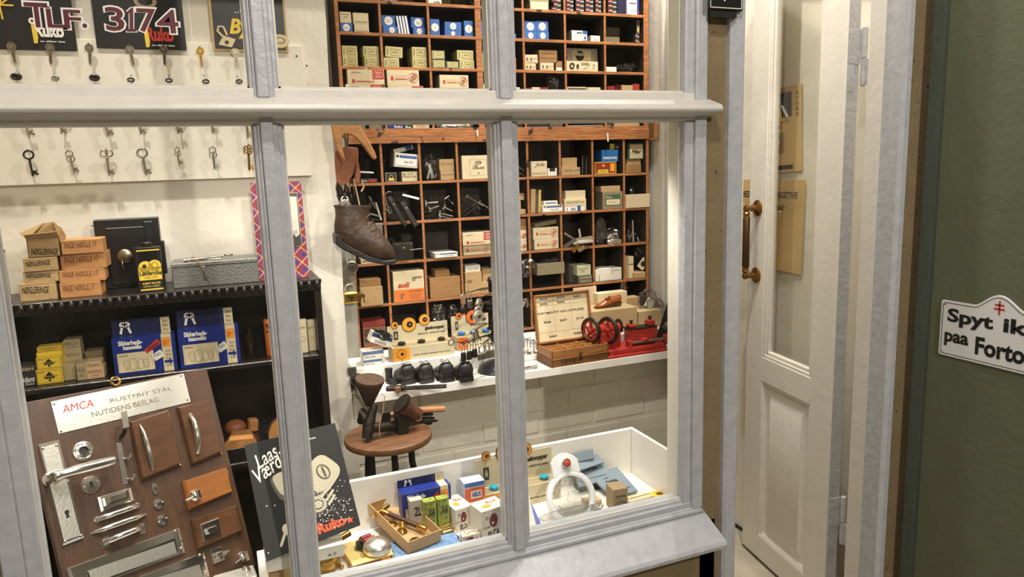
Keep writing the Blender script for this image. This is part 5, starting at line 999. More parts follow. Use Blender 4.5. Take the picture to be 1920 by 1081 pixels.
cb('u2', 712, 868, 906, 960, 'framed cream box with brown picture in the fifth column', M('picture_card', (120, 92, 56), .6, var=.4, vs=50), lambda m, w_, h, d: m.line([(-w_*.48, h*.04), (w_*.48, h*.04), (w_*.48, h*.96), (-w_*.48, h*.96)], .004, cardc, closed=True, y=-.0006)); cb('u2', 916, 873, 1046, 960, 'plain tan box right of the framed picture box', cardc, txt('Solvo', greyprint))
cb('u2', 1116, 860, 1190, 960, 'dark red packet left in the last column fourth row', redpk); cb('u2', 1196, 846, 1255, 960, 'maroon packet second in the last column fourth row', redpk, dy=.01); cb('u2', 1258, 852, 1368, 960, 'tan carton third in the last column fourth row', card, dy=-.003); cb('u2', 1370, 840, 1462, 960, 'red and tan printed carton at the right side panel', M('tan_red', (176, 60, 48), .5), redring)
for k, (x, mt_) in enumerate(((1240, brass), (1370, oldbrass))):
    p = at(930+x/5.333, 157, Y=2.50); zt = [q[4] for q in PLACED if q[0] < p.x < q[1] and 1.84 < q[4] < 1.92]; z_ = max(zt) if zt else 1.88; m = MB(); m.lathe([(.012, 0), (.0125, .004), (.010, .007), (.0, .008)], mt_, 18); tag(m.build('tin_cap', None, (p.x, 2.49, z_)), ('brass tin cap on the maroon packet', 'darker brass tin cap on the red printed carton')[k], 'tin cap')
# ---- bottom row of the upper unit, seen under the transom
for q in (('c1', 190, 10, 270, 106, 'tan box end in the lowest row of the upper unit at far left', cardk), ('c1', 300, 10, 424, 106, 'wide tan box beside it in the first cell under the transom', cardk), ('c1', 446, 8, 572, 106, 'dark blue box with white lettering under the transom', blued, txt('Ruko', whitep, -.1, .4, .08, .30, bold=.03)), ('c1', 576, 8, 632, 106, 'narrow dark green box with yellow top under the transom', M('bottle_green', (0, 0, 0)), txt('Ru', whitep, -.4, .4, .05, .25, bold=.03)), ('c1', 640, 8, 770, 106, 'cream box with red lettering under the transom in the second cell', cardc, txt('ROKO\nLYNGBY', redp, -.3, .3, .1, .5)),
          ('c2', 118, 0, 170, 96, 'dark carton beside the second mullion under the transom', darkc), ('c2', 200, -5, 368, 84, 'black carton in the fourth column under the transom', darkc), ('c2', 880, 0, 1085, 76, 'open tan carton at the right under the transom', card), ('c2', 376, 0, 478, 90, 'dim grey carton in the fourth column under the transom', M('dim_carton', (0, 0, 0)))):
    cb(*q[:5], q[5], q[6], q[7] if len(q) > 7 else None)
# ================= lower unit
cb('c1', 228, 478, 366, 512, 'flat dark green and red box in the first cell of the lower unit', M('bottle_green', (0, 0, 0)), lambda m, w_, h, d: (m.rect(w_*.0, h*.2, w_*.4, h*.8, redp), m.text('Trio', whitep, -w_*.4, h*.2, -w_*.1, h*.8, y=-.0005)), dy=-.004)
cb('c1', 424, 430, 516, 508, 'small black box with a brass padlock picture in the second cell', darkc, lockb); cb('c1', 556, 420, 706, 506, 'cream box with scribbled end in the second cell', cardc, txt('BS 1215\nMolto pels', blk, -.42, .4, .3, .85))
cb('c1', 492, 292, 690, 400, 'white box with blue label lying tilted on the scribbled cream box', cardw, bluestripe, tilt=.11, rest=False, dy=-.006); cb('c1', 494, 246, 676, 282, 'flat blue and white carton tilted the other way on top in the second cell', cardw, lambda m, w_, h, d: m.rect(w_*.1, 0, w_*.42, h, bluep), tilt=-.22, rest=False, dy=.03, d=.05)
cb('c1', 858, 415, 972, 493, 'small tan box, lower of two beside the plastic bag', card, txt('Gal. Schrauben', greyprint, z0=.5, z1=.7)); cb('c1', 848, 325, 967, 413, 'small tan box, upper of two beside the plastic bag', card, txt('Schrauben', greyprint, z0=.5, z1=.7))
cb('c1', 1024, 296, 1252, 486, 'large cream box with framed oval MRB label in the fourth cell', cardc, lambda m, w_, h, d: (m.line([(-w_*.22, h*.15), (w_*.38, h*.15), (w_*.38, h*.82), (-w_*.22, h*.82)], .0006, greyprint, closed=True), m.ring((w_*.08, -.0006, h*.70), h*.06, .0007, greyprint, n=14, k=4, sx=2.4), m.text('MRB', blk, -w_*.02, h*.67, w_*.18, h*.73, y=-.0008), m.text('1 Stk\nDORLASSE', blk, -w_*.12, h*.42, w_*.28, h*.6, y=-.0006, bold=.02), m.disc(w_*.08, h*.24, .003, greyprint)), dy=-.008, d=.11)
cb('c2', 232, 341, 357, 458, 'cream box with black scrawl in the sixth cell', cardc, lambda m, w_, h, d: (m.text('Jvfc', blk, -w_*.3, h*.6, w_*.4, h*.9, y=-.0005, shear=.4), m.text('Vaerktøj til lås', blk, -w_*.45, h*.12, w_*.4, h*.26, y=-.0005, shear=.3))); cb('c2', 362, 396, 438, 458, 'small white carton with stamped top in the sixth cell', cardw, lambda m, w_, h, d: m.rect(-w_*.3, h*.6, w_*.3, h, blk))
cb('c2', 470, 390, 615, 453, 'tan box with handwriting, lower in the seventh cell', card, txt('KAB LOS', greyprint, -.3, .5, .5, .8)); cb('c2', 472, 313, 590, 389, 'plain tan box, upper in the seventh cell', card, None, dy=.01)
cb('c2', 728, 346, 895, 438, 'yellow bordered red and brown box printed in the eighth cell', M('union_red', (140, 50, 36), .5), lambda m, w_, h, d: (m.line([(-w_*.49, h*.04), (w_*.49, h*.04), (w_*.49, h*.96), (-w_*.49, h*.96)], .0022, yellowp, closed=True, y=-.0005), m.rect(-w_*.36, h*.08, w_*.12, h*.36, yellowp, y=-.0008), m.text('UNION', blk, -w_*.3, h*.14, w_*.06, h*.3, y=-.001), m.rect(w_*.22, h*.2, w_*.42, h*.85, orangep, y=-.0008), m.disc(-w_*.1, h*.7, h*.12, orangep, y=-.0008)))
cb('c2', 782, 250, 911, 344, 'blue box printed PADLOCK standing on the red and brown one', M('padlock_blue', (38, 110, 170), .5), txt('PADLOCK', whitep, -.40, .44, .22, .40, bold=.05)); cb('c2', 846, 205, 925, 248, 'yellow and black key box topmost in the eighth cell', darkc, lambda m, w_, h, d: (m.rect(-w_*.5, 0, -w_*.05, h, yellowp), m.ring((w_*.32, -.0006, h*.4), h*.15, .001, whitep, n=10, k=4), m.rect(w_*.02, h*.36, w_*.25, h*.46, whitep)), dy=.01)
cb('c2', 970, 364, 1090, 430, 'brown carton at the bottom of the last cell of the first row', cardd); cb('c2', 984, 326, 1086, 363, 'tan lid lying on the brown carton in the last cell', card, dy=.004); cb('c2', 988, 201, 1110, 325, 'green edged box with cream face and scrawl in the last cell', greenp, lambda m, w_, h, d: (m.rect(-w_*.38, h*.05, w_*.45, h*.92, cardc), m.text('Pilar', blk, -w_*.3, h*.35, w_*.38, h*.6, y=-.0006, shear=.4, bold=.03)))
# row two
cb('c2', 100, 716, 214, 776, 'tan carton, bottom one beside the second mullion in the second row', card); cb('c2', 100, 652, 152, 714, 'small tan carton in the middle beside the second mullion', card); cb('c2', 100, 590, 210, 645, 'tan carton with open end, topmost beside the second mullion', card, dy=.01, rest=False)
for k, (x0, x1, y0) in enumerate(((226, 262, 560), (262, 284, 600), (286, 306, 565))): cb('c2', x0, y0, x1, 770, f'old paper-bound booklet standing upright, {ORD[k]} from left of three in the sixth cell', (card, M('dark_booklet', (92, 78, 56), .7), M('yellow_booklet', (200, 170, 100), .7))[k], tilt=.05, name='booklet', cat='booklet')
cb('c2', 318, 682, 480, 768, 'cream box with blue strip label in the sixth cell, second row', cardc, bluestripe, wide=True, dy=-.012); cb('c2', 334, 650, 450, 680, 'flat white and blue carton on the strip label box', cardw, lambda m, w_, h, d: m.rect(-w_*.4, h*.3, w_*.4, h*.6, bluep)); 
cb('c2', 492, 637, 662, 736, 'cream box with red and blue price label handwritten above', cardc, lambda m, w_, h, d: (m.rect(-w_*.48, h*.0, w_*.4, h*.42, whitep, y=-.0004), m.text('1  50', bluep, -w_*.4, h*.05, w_*.0, h*.3, y=-.0007, bold=.03), m.rect(w_*.08, 0, w_*.24, h*.45, bluep, y=-.0006), m.line([(-w_*.48, h*.44), (w_*.4, h*.44)], .0012, redp), m.text('SAGE 2020 mm', greyprint, -w_*.4, h*.66, w_*.4, h*.85, y=-.0005)), dy=-.006); cb('c2', 500, 570, 656, 634, 'plain cream box on the price label box', cardc)
cb('c2', 790, 578, 948, 722, 'large grey-tan carton with green label in the eighth cell', cardk, lambda m, w_, h, d: (m.rect(-w_*.36, h*.2, w_*.4, h*.84, greenp, y=-.0004), m.rect(-w_*.32, h*.24, w_*.36, h*.56, cardc, y=-.0006), m.text('Ruko', cardc, -w_*.32, h*.62, -w_*.02, h*.78, y=-.0006), m.text('Haengelaas', greyprint, -w_*.2, h*.36, w_*.2, h*.44, y=-.0008)), dy=-.012, d=.10); cb('c2', 778, 534, 926, 576, 'flat tan box lying on the green label carton', card, dy=-.008, d=.05)
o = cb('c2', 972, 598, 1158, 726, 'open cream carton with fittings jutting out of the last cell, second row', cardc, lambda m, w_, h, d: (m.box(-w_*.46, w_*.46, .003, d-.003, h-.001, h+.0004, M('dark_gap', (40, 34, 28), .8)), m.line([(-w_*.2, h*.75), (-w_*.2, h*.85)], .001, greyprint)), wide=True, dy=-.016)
# row three
cb('c1', 1034, 991, 1250, 1078, 'cream box with red ring mark, lower in the fourth cell of the third row', cardc, redring); cb('c1', 1030, 894, 1268, 990, 'cream box with red end panel, upper in the fourth cell of the third row', cardc, redend, wide=True, dy=-.01)
cb('c2', 100, 970, 214, 1062, 'cream box with red ring, bottom beside the second mullion, third row', cardc, redring); cb('c2', 100, 878, 210, 968, 'cream box with red ring, middle beside the second mullion, third row', cardc, redring); cb('c2', 100, 790, 211, 873, 'brown open carton, topmost beside the second mullion, third row', cardd)
cb('c2', 258, 947, 456, 1050, 'cream box with red ring, lower in the sixth cell of the third row', cardc, redring); cb('c2', 248, 856, 452, 946, 'cream box with red ring, upper in the sixth cell of the third row', cardc, redring); cb('c2', 262, 822, 446, 852, 'tilted grey carton flap on the red ring boxes', cardk, tilt=-.12, dy=.01, d=.05)
cb('c3', 662, 112, 806, 168, 'white box with blue label and black bands in the third cell, third row', cardw, bluestripe, dy=-.02, d=.10, wide=False)
cb('c3', 192, 150, 275, 186, 'cream label cards lying under the old boot in the third row', cardc, txt('RISIKOFRI', blk, z0=.3, z1=.6, bold=.03), dy=-.01)
# row four
o = cb('c3', 190, 330, 332, 456, 'tan carton with raised brown lid in the first cell of the fourth row', card, None, dy=-.03, d=.08, wide=True); cb('c3', 184, 282, 318, 332, 'brown lid resting askew on the tan carton', cardd, tilt=.02, dy=-.02, d=.06)
cb('c3', 398, 228, 610, 428, 'large orange and cream box printed soli in the second cell', cardc, lambda m, w_, h, d: (m.rect(-w_*.49, h*.01, w_*.49, h*.40, M('soli_orange', (226, 120, 50), .6), y=-.0004), m.text('soli', redp, -w_*.36, h*.46, w_*.02, h*.64, y=-.0006, bold=.04, shear=.2), m.text('8"', greyprint, -w_*.3, h*.08, -w_*.15, h*.28, y=-.0007, bold=.02), m.text('BUKSEBREK', blk, w_*.0, h*.30, w_*.46, h*.34, y=-.0007), m.text('ZUMSTEIN\nSOL', blk, w_*.1, h*.66, w_*.44, h*.8, y=-.0006, bold=.02, shear=.3), m.text('Artikel 200\nLange 40\nSchrauben', greyprint, w_*.02, h*.06, w_*.4, h*.24, y=-.0006)), dy=-.012, d=.11)
cb('c3', 630, 268, 824, 404, 'wide brown cardboard box in the third cell of the fourth row', cardd, None, dy=-.01, d=.10); cb('c3', 662, 222, 754, 272, 'small flat brown box pair on the wide brown box', cardd, lambda m, w_, h, d: m.line([(-w_*.5, h*.25), (w_*.5, h*.25)], .001, darkc))
cb('c3', 852, 304, 1000, 380, 'brown box with ink scribble, bottom of the fourth cell pile', card, txt('21/9 S', blk, .1, .45, .2, .4, shear=.3), dy=-.008); cb('c3', 852, 236, 958, 302, 'tan box with dark stains, middle of the fourth cell pile', card, txt('800', blk, -.4, -.1, .05, .3, shear=.3), dy=-.008); cb('c3', 852, 192, 948, 234, 'white box with handwriting, top of the fourth cell pile', cardw, txt('muls 87g', blk, -.35, .4, .3, .6, shear=.3)); cb('c3', 962, 212, 1052, 300, 'tan box end right of the stained one in the fourth row', card, dy=.01, rest=True)
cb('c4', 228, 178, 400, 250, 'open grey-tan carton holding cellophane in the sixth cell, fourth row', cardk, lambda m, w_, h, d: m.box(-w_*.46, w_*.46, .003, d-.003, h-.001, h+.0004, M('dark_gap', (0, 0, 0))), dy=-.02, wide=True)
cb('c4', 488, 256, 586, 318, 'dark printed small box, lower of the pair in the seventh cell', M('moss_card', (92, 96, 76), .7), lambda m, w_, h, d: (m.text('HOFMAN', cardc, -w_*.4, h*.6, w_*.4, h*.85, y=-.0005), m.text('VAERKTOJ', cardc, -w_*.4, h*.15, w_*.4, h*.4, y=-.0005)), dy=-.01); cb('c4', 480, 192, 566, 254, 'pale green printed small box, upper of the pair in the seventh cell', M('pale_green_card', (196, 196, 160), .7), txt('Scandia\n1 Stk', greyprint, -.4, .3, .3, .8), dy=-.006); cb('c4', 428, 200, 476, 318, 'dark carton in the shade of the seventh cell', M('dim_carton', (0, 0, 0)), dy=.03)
cb('c4', 622, 248, 776, 300, 'white box, lower front one in the eighth cell', cardw); cb('c4', 616, 212, 700, 248, 'white box, upper left in the eighth cell', cardw); cb('c4', 704, 208, 774, 247, 'white box, upper right in the eighth cell', cardw, txt('ikke', greyprint, z0=.5, z1=.7)); cb('c4', 596, 226, 618, 292, 'narrow white box end at the left of the eighth cell', cardw)
cb('c4', 806, 136, 838, 290, 'tall cream and black carton in the last cell, fourth row', cardc, lambda m, w_, h, d: m.rect(-w_*.5, h*.62, w_*.5, h*.66, blk)); cb('c4', 842, 236, 932, 290, 'low tan carton in the last cell, fourth row', card, dy=-.014); cb('c4', 856, 158, 904, 228, 'square card with a round dark picture standing on its corner', cardc, lambda m, w_, h, d: m.disc(0, h/2, w_*.36, darkc), tilt=.7, dy=.002, d=.003, rest=False, name='picture_card', cat='card'); cb('c4', 786, 134, 802, 288, 'thin tan carton at the left of the last cell, fourth row', card)
# row five
cb('c3', 206, 584, 352, 682, 'brown box printed DIVERSE under the red one', M('maroon_brown', (126, 84, 62), .7), lambda m, w_, h, d: m.text('DIVERSE\nTIL\nNOGLER', blk, -w_*.46, h*.2, w_*.1, h*.92, y=-.0005, bold=.03), dy=-.01); cb('c3', 202, 546, 346, 580, 'flat dull red box on the brown box at the left end', M('dull_red', (150, 56, 46), .6), tilt=-.03, dy=-.006)
# loose steel parts -------------------------------------------------
def rod(label, p0, p1, r, mat, Ya=2.50, Yb=2.50, name='steel_rod', cat='rod', crop='c1', head=None, flat=0, group=None):
    ox, oy, s = CR[crop]; a = at(ox+p0[0]/s, oy+p0[1]/s, Y=Ya); b = at(ox+p1[0]/s, oy+p1[1]/s, Y=Yb); m = MB(); d = b-a
    if flat:
        u = d.normalized(); w2 = u.cross(V((0, 1, 0))).normalized()*r; t = V((0, flat, 0)); P4 = [V((0, 0, 0))-w2, d-w2, d+w2, w2]; m.add([tuple(p) for p in P4]+[tuple(p+t) for p in P4], [(0, 1, 2, 3), (7, 6, 5, 4), (0, 4, 5, 1), (1, 5, 6, 2), (2, 6, 7, 3), (3, 7, 4, 0)], mat)
    else: m.tube([(0, 0, 0), tuple(d)], r, mat, 8)
    if head:
        u = d.normalized(); n_ = u.cross(V((0, 1, 0))).normalized(); m.tube([tuple(-n_*head), tuple(n_*head)], r*1.15, mat, 8)
    o = m.build(name, None, a); return tag(o, label, cat, group)
rod('bright steel strip across the first cell of the lower unit', (232, 424), (335, 430), .0028, steel, flat=.004)
for k, (p0, p1, mt_) in enumerate((((300, 615), (375, 740), satin), ((290, 745), (385, 770), satin), ((285, 785), (380, 800), dmetal), ((352, 660), (395, 800), satin), ((330, 650), (290, 690), dmetal))): rod(f'worn steel latch part, {ORD[k]} of the tangle in the first cell of the second row', p0, p1, .003, mt_, 2.49-.006*k, 2.47-.006*k, flat=.003, name='latch_part', cat='latch part', group='tangle of latch parts')
def lockplate(label, c, x0, y0, x1, y1, rot, mat, t=.012, Y=2.45):
    ox, oy, s = CR[c]; a = at(ox+x0/s, oy+y0/s, Y=Y); b = at(ox+x1/s, oy+y1/s, Y=Y); w_ = b.x-a.x; h = a.z-b.z; m = MB(); m.box(-w_/2, w_/2, 0, t, -h/2, h/2, mat, bev=.001)
    m.box(-w_*.62, -w_*.5, -.004, t+.004, -h*.6, h*.6, mat, bev=.001); keyhole(m, (w_*.1, -h*.1), .006, -.0006); m.ring((0, -.0006, h*.2), .004, .0012, satin, n=10, k=4); [screw(m, w_*q, h*r, 0, .002, satin) for q, r in ((-.3, .4), (.35, .4), (-.3, -.4), (.35, -.4))]
    return tag(m.build('mortice_lock', None, ((a.x+b.x)/2, Y, (a.z+b.z)/2), (0, rot, 0), smooth=.3), label, 'lock')
lockplate('long dark mortice lock hanging diagonally across the second cell, left one', 'c1', 500, 600, 545, 860, -.48, dmetal, Y=2.425); lockplate('long dark mortice lock hanging diagonally across the second cell, right one', 'c1', 590, 640, 640, 860, -.50, dmetal, Y=2.40); lockplate('grey latch case hanging over the shelf of the first cell', 'c1', 352, 830, 412, 945, .0, satin, Y=2.435)
lockplate('black square lock case in the second cell of the third row', 'c3', 402, 55, 530, 168, 0, dmetal, t=.02, Y=2.47); rod('steel spindle sticking out of the black square lock case', (500, 97), (585, 86), .0022, satin, 2.46, 2.455, crop='c3', name='spindle', cat='spindle')
rod('short bright square bar above the diagonal locks', (562, 602), (690, 634), .0035, steel, 2.47, 2.46, flat=.006)
m = MB(); p = at(620+440/4.159, 220+620/4.159, Y=2.43); m.tube([(-.006, 0, .0), (-.004, 0, .012), (.006, 0, .018), (.016, 0, .016)], .0011, satin, 6); m.tube([(-.006, 0, 0), (-.002, 0, -.02), (.004, -.002, -.05)], .002, satin, 6); m.ring((.006, -.002, -.045), .005, .0014, nickel, sz=2); m.ring((-.003, -.002, -.035), .005, .0014, nickel, sz=2); tag(m.build('wire_hook', None, p), 'bent wire hook with two snap rings hanging between the first cells', 'hook')
for k, (p0, p1) in enumerate((((742, 668), (838, 660)), ((770, 715), (845, 690)), ((905, 625), (958, 680)), ((885, 700), (950, 732)), ((850, 748), (955, 772)), ((770, 775), (830, 782)), ((820, 590), (760, 612)), ((855, 770), (945, 790)))):
    rod(f'T-headed steel cylinder pin, {ORD[k]} of the heap in the third cell of the second row', p0, p1, .0034, (steel, steel, satin, satin, satin, dmetal, dmetal, satin)[k], 2.48+.008*(k % 3), 2.47+.006*(k % 2), name='lock_pin', cat='lock pin', head=.010, group='heap of T-headed pins')
for k, (p0, p1, mt_) in enumerate((((1062, 615), (1190, 690), satin), ((1035, 770), (1150, 690), dmetal), ((1120, 680), (1170, 720), dmetal), ((1200, 720), (1235, 650), dmetal), ((1040, 735), (1130, 660), dmetal), ((1160, 660), (1240, 715), satin))):
    rod(f'thin dark pin, {ORD[k]} of the loose bundle in the fourth cell of the second row', p0, p1, .0024, mt_, 2.49, 2.475, name='lock_pin', cat='lock pin', head=.008, group='bundle of thin dark pins')
for k, x in enumerate((634, 648, 664, 682)): rod(f'upright metal strip, {ORD[k]} from left in the seventh cell', (x, 300-8*(k % 2)), (x-2, 440), .0022, (satin, dmetal, steel, satin)[k], 2.475+.004*k, 2.47+.004*k, crop='c2', flat=.003, name='metal_strip', cat='strip', group='upright metal strips')
for k, (p0, p1) in enumerate((((120, 375), (190, 425)), ((125, 430), (200, 455)), ((120, 410), (180, 460)))): rod(f'dark blade-like strip, {ORD[k]} in the cell beside the second mullion', p0, p1, .003, dmetal, 2.48, 2.47+.004*k, crop='c2', flat=.003, name='metal_strip', cat='strip')
for k, (p0, p1, mt_, fl) in enumerate((((490, 900), (560, 945), chrome, 0), ((560, 960), (712, 935), steel, .006), ((555, 985), (715, 965), steel, 0), ((490, 1010), (580, 950), satin, .003), ((605, 870), (615, 930), satin, 0), ((560, 1050), (600, 990), brass, .003), ((600, 1040), (650, 1010), M('pale_gilt', (190, 176, 130), .4, .8), .003))):
    rod(f'shiny door handle piece, {ORD[k]} of the pile spilling from the seventh cell', p0, p1, .0055 if fl == 0 else .007, mt_, 2.45-.006*k, 2.44-.006*k, crop='c2', flat=fl, name='handle_piece', cat='door handle', group='pile of shiny handles')
rod('tall silver tube standing in the last cell of the third row', (1022, 800), (1028, 980), .0045, steel, 2.48, 2.475, crop='c2'); rod('small silver rod beside the tall tube', (1060, 930), (1075, 984), .003, steel, 2.475, 2.47, crop='c2')
rod('bright handle lying crosswise on the rail under the transom', (500, 70), (850, 62), .004, chrome, 2.462, 2.462, crop='c2', name='handle_piece', cat='door handle'); rod('white price tag hanging from the cabinet rail', (828, 120), (832, 188), .0028, whitep, 2.442, 2.442, crop='c2', flat=.0008, name='price_tag', cat='tag'); rod('white tag hanging below the foil-wrapped part', (1143, 96), (1146, 146), .0026, whitep, 2.44, 2.44, crop='c1', flat=.0008, name='price_tag', cat='tag')
def bag(label, c, x0, y0, x1, y1, Y=2.47, seed=1, mat=None, inner=None, d=.03, name='plastic_bag', cat='plastic bag', jit=.22):
    ox, oy, s = CR[c]; a = at(ox+x0/s, oy+y0/s, Y=Y); b = at(ox+x1/s, oy+y1/s, Y=Y); w_ = b.x-a.x; h = a.z-b.z
    m = MB(); m.ball((0, 0, 0), 1, mat or plastic, sx=w_*.5, sy=d, sz=h*.5, n=16, jit=jit, seed=seed); o = m.build(name, None, ((a.x+b.x)/2, Y+d*.4, (a.z+b.z)/2), smooth=0); tag(o, label, cat)
    if inner: m = MB(); rd2 = random.Random(seed); [m.tube([(rd2.uniform(-.3, .3)*w_, rd2.uniform(-.3, .3)*d, -h*.4), (rd2.uniform(-.3, .3)*w_, rd2.uniform(-.4, .1)*d, rd2.uniform(-.1, .25)*h)], .0035, inner, 8) for _ in range(5)]; m.build('fittings', o)
    return o
foil = M('foil', (190, 184, 168), .22, .9, bump=.6, bs=60)
bag('clear plastic bag of white fittings in the third cell of the lower unit', 'c1', 724, 292, 840, 496, seed=2, inner=M('white_plastic', (220, 216, 206), .3))
bag('foil wrapped roll lying in the lowest row of the upper unit', 'c1', 826, 30, 1130, 112, seed=3, mat=foil, d=.02, name='foil_roll', cat='foil roll', jit=.12); bag('grey crumpled cellophane in the fourth column, fourth row of the upper unit', 'u2', 520, 760, 642, 926, seed=4, d=.02); bag('heap of clear bags with black parts in the right column, third row', 'u2', 1228, 625, 1410, 712, seed=5, inner=dmetal, d=.03)
bag('tall clear bag standing at the left of the eighth cell, third row', 'c2', 732, 785, 830, 996, seed=6, d=.012, jit=.15); bag('rounded cellophane bundle in the eighth cell, third row', 'c2', 796, 870, 945, 945, seed=7, inner=steel, Y=2.46); bag('glossy silver capsule in front of the cellophane bundle', 'c2', 822, 938, 946, 998, seed=8, mat=chrome, d=.015, Y=2.45, name='silver_capsule', cat='fitting', jit=.02); bag('clear bag behind the tall silver tube', 'c2', 970, 830, 1075, 985, seed=9, Y=2.50, inner=steel)
bag('crumpled clear bag right of the second mullion in the fourth row', 'c4', 112, 162, 226, 262, seed=10, Y=2.44); bag('cellophane rising from the open grey-tan carton', 'c4', 262, 150, 370, 180, seed=11, Y=2.46, d=.02); bag('large clear bag in the bottom row behind the first eye display', 'c3', 640, 452, 742, 540, seed=12, Y=2.45); bag('second clear bag behind the gap between the two eye displays', 'c3', 750, 450, 815, 530, seed=13, Y=2.46)
bag('clear bag sticking up at the top of the open cream carton', 'c2', 1000, 545, 1036, 600, seed=14, Y=2.47, d=.01); bag('pale film standing in the last cell of the fourth row', 'c4', 848, 72, 918, 150, seed=15, Y=2.49, d=.008)
# ================================================================= HANGING AT THE LEFT OF THE PIGEONHOLES
def pgon(pxs, Y, y0, y1, mat, origin=None):
    """outline given by pixels in plane Y, extruded y0..y1 around it; returns the builder and its origin"""
    q = [at(x, y, Y=Y) for x, y in pxs]; O = origin or q[0]; m = MB(); m.prism([(p.x-O.x, p.z-O.z) for p in q], y0, y1, mat); return m, V((O.x, Y, O.z))
m, O = pgon([(617, 175), (652, 170), (672, 232), (690, 262), (702, 284), (706, 296), (702, 300), (696, 295), (684, 278), (672, 264), (662, 255), (652, 251), (645, 252), (641, 258), (641, 276), (645, 292), (647, 303), (640, 295), (630, 277), (624, 252), (620, 232)], 2.17, -.008, .008, pine)
tag(m.build('bootjack', None, O, smooth=.4, bev=.003), 'forked pale wooden bootjack hanging behind the transom left of the cabinets', 'bootjack')
m, O = pgon([(628, 283), (634, 278), (650, 275), (664, 276), (666, 288), (667, 306), (662, 326), (654, 340), (646, 347), (636, 347), (631, 338), (628, 312)], 2.20, -.005, .006, tanl)
tag(m.build('leather_sole', None, O, smooth=.4, bev=.002), 'reddish brown leather sole hanging under the forked bootjack, front one', 'leather sole')
m, O = pgon([(664, 275), (671, 278), (672, 290), (671, 300), (676, 325), (674, 343), (668, 347), (664, 338), (668, 315), (666, 295)], 2.215, -.004, .006, tanl)
tag(m.build('leather_sole', None, O, smooth=.4, bev=.002), 'narrow tan leather sole behind the front reddish one', 'leather sole')
m = MB(); p = at(650, 262, Y=2.2); [m.tube([(dx, .01, .02), (dx*.5, .005, -.01), (dx*.7, 0, -.03)], .0014, iron, 5) for dx in (-.008, -.003, .003, .008)]; tag(m.build('wire_bundle', None, p), 'bundle of dark wires tying the leather soles to the bootjack', 'wire')
m = MB(); a = at(663, 335, Y=2.19); b = at(674, 384, Y=2.19); c = at(679, 345, Y=2.19); s_ = M('twine', (176, 146, 104), .8); m.tube([(0, 0, 0), tuple((b-a)*.5+V((0, 0, .002))), tuple(b-a)], .0022, s_, 6); m.tube([tuple(c-a+V((0, 0, .01))), tuple(c-a+V((.004, 0, -.01))), tuple(c-a+V((-.004, 0, -.022)))], .003, s_, 6); m.tube([(-.006, .003, .0), tuple((b-a)*.6+V((-.006, .003, 0)))], .0018, brleather, 6); tag(m.build('twine', None, a), 'pale twine cords hanging from the leather soles', 'twine')
m = MB(); p = at(645, 362, Y=2.215); [m.ball((dx, dy, dz), r, iron, n=9, jit=.15, seed=k, sz=1.5, sx=.6) for k, (dx, dy, dz, r) in enumerate(((-.012, 0, 0, .016), (.008, .004, .004, .016), (.0, -.004, -.016, .015), (.018, .0, -.014, .012), (-.016, .006, .018, .012)))]; tag(m.build('lock_bunch', None, p, smooth=.9), 'dark bunch of small iron padlocks under the leather soles', 'padlocks')
def padlock(label, p, w_, h, mat, kind='rect', t=.012, rot=(0, 0, 0), sh=.5, shr=None, extra=None, name='padlock', group=None):
    """body below, shackle on top; origin at the shackle's top"""
    o = thing(name, label, 'padlock', p, rot, group); hs = h*sh*.9; m = MB(); rs = shr or w_*.09
    if kind == 'rect': m.box(-w_/2, w_/2, -t/2, t/2, -h, -hs, mat, bev=w_*.12)
    elif kind == 'round': m.lathe([(w_*.5, -t*.5), (w_*.5, t*.3), (w_*.42, t*.5), (.001, t*.55)], mat, 22, (0, 0, -h+w_*.5), 'y'); m.lathe([(w_*.22, t*.5), (w_*.2, t*.62), (.001, t*.63)], satin, 16, (0, 0, -h+w_*.5), 'y')
    else: m.ball((0, 0, -h+w_*.5), 1, mat, sx=w_*.5, sy=t*.6, sz=w_*.55, n=16)
    m.build('body', o, smooth=.5)
    m = MB(); r = w_*.30; pts = [(-r, 0, -hs-.002)]+[(-r*math.cos(math.pi*k/8), 0, -r-.0+r*math.sin(math.pi*k/8)) for k in range(9)]+[(r, 0, -hs-.002)]; m.tube(pts, rs, steel if mat is not iron else dmetal, 8); m.build('shackle', o)
    m = MB(); zc = -h+(h-hs)*.35 if kind == 'rect' else -h+w_*.5; m.disc(0, zc, w_*.09, blk, y=-t*.5-.0006 if kind == 'rect' else -t*.66, n=10); m.build('keyhole', o, smooth=0)
    if extra: extra(o, w_, h, t)
    return o
padlock('open silver padlock hooked beside the top of the old boot', at(646, 368, Y=2.20), .032, .040, satin, 'round', .010)
padlock('round dark grey padlock with long shackle under the old boot', at(657, 466, Y=2.385), .042, .082, satin, 'round', .016, sh=.6, shr=.0035)
def bkeys(o, w_, h, t):
    m = MB()
    for k, a in enumerate((.1, .35, -.1)): m.T = Matrix.Translation((w_*.62+.003*k, -.004-.002*k, -h*.55)) @ Matrix.Rotation(a, 4, 'Y'); key_cylinder(m, brass, .55)
    m.T = None; m.ring((w_*.60, -.003, -h*.50), .005, .001, brass); m.build('keys', o); m = MB(); m.text('S', dmetal, -w_*.25, -h*.72, w_*.2, -h*.6, y=-t*.5-.0006, bold=.03); m.build('stamp', o, smooth=0)
padlock('brass rectangular padlock with a bunch of brass keys on the grey post', at(656, 532, Y=2.385), .054, .066, brass, 'rect', .014, sh=.44, shr=.004, extra=bkeys)
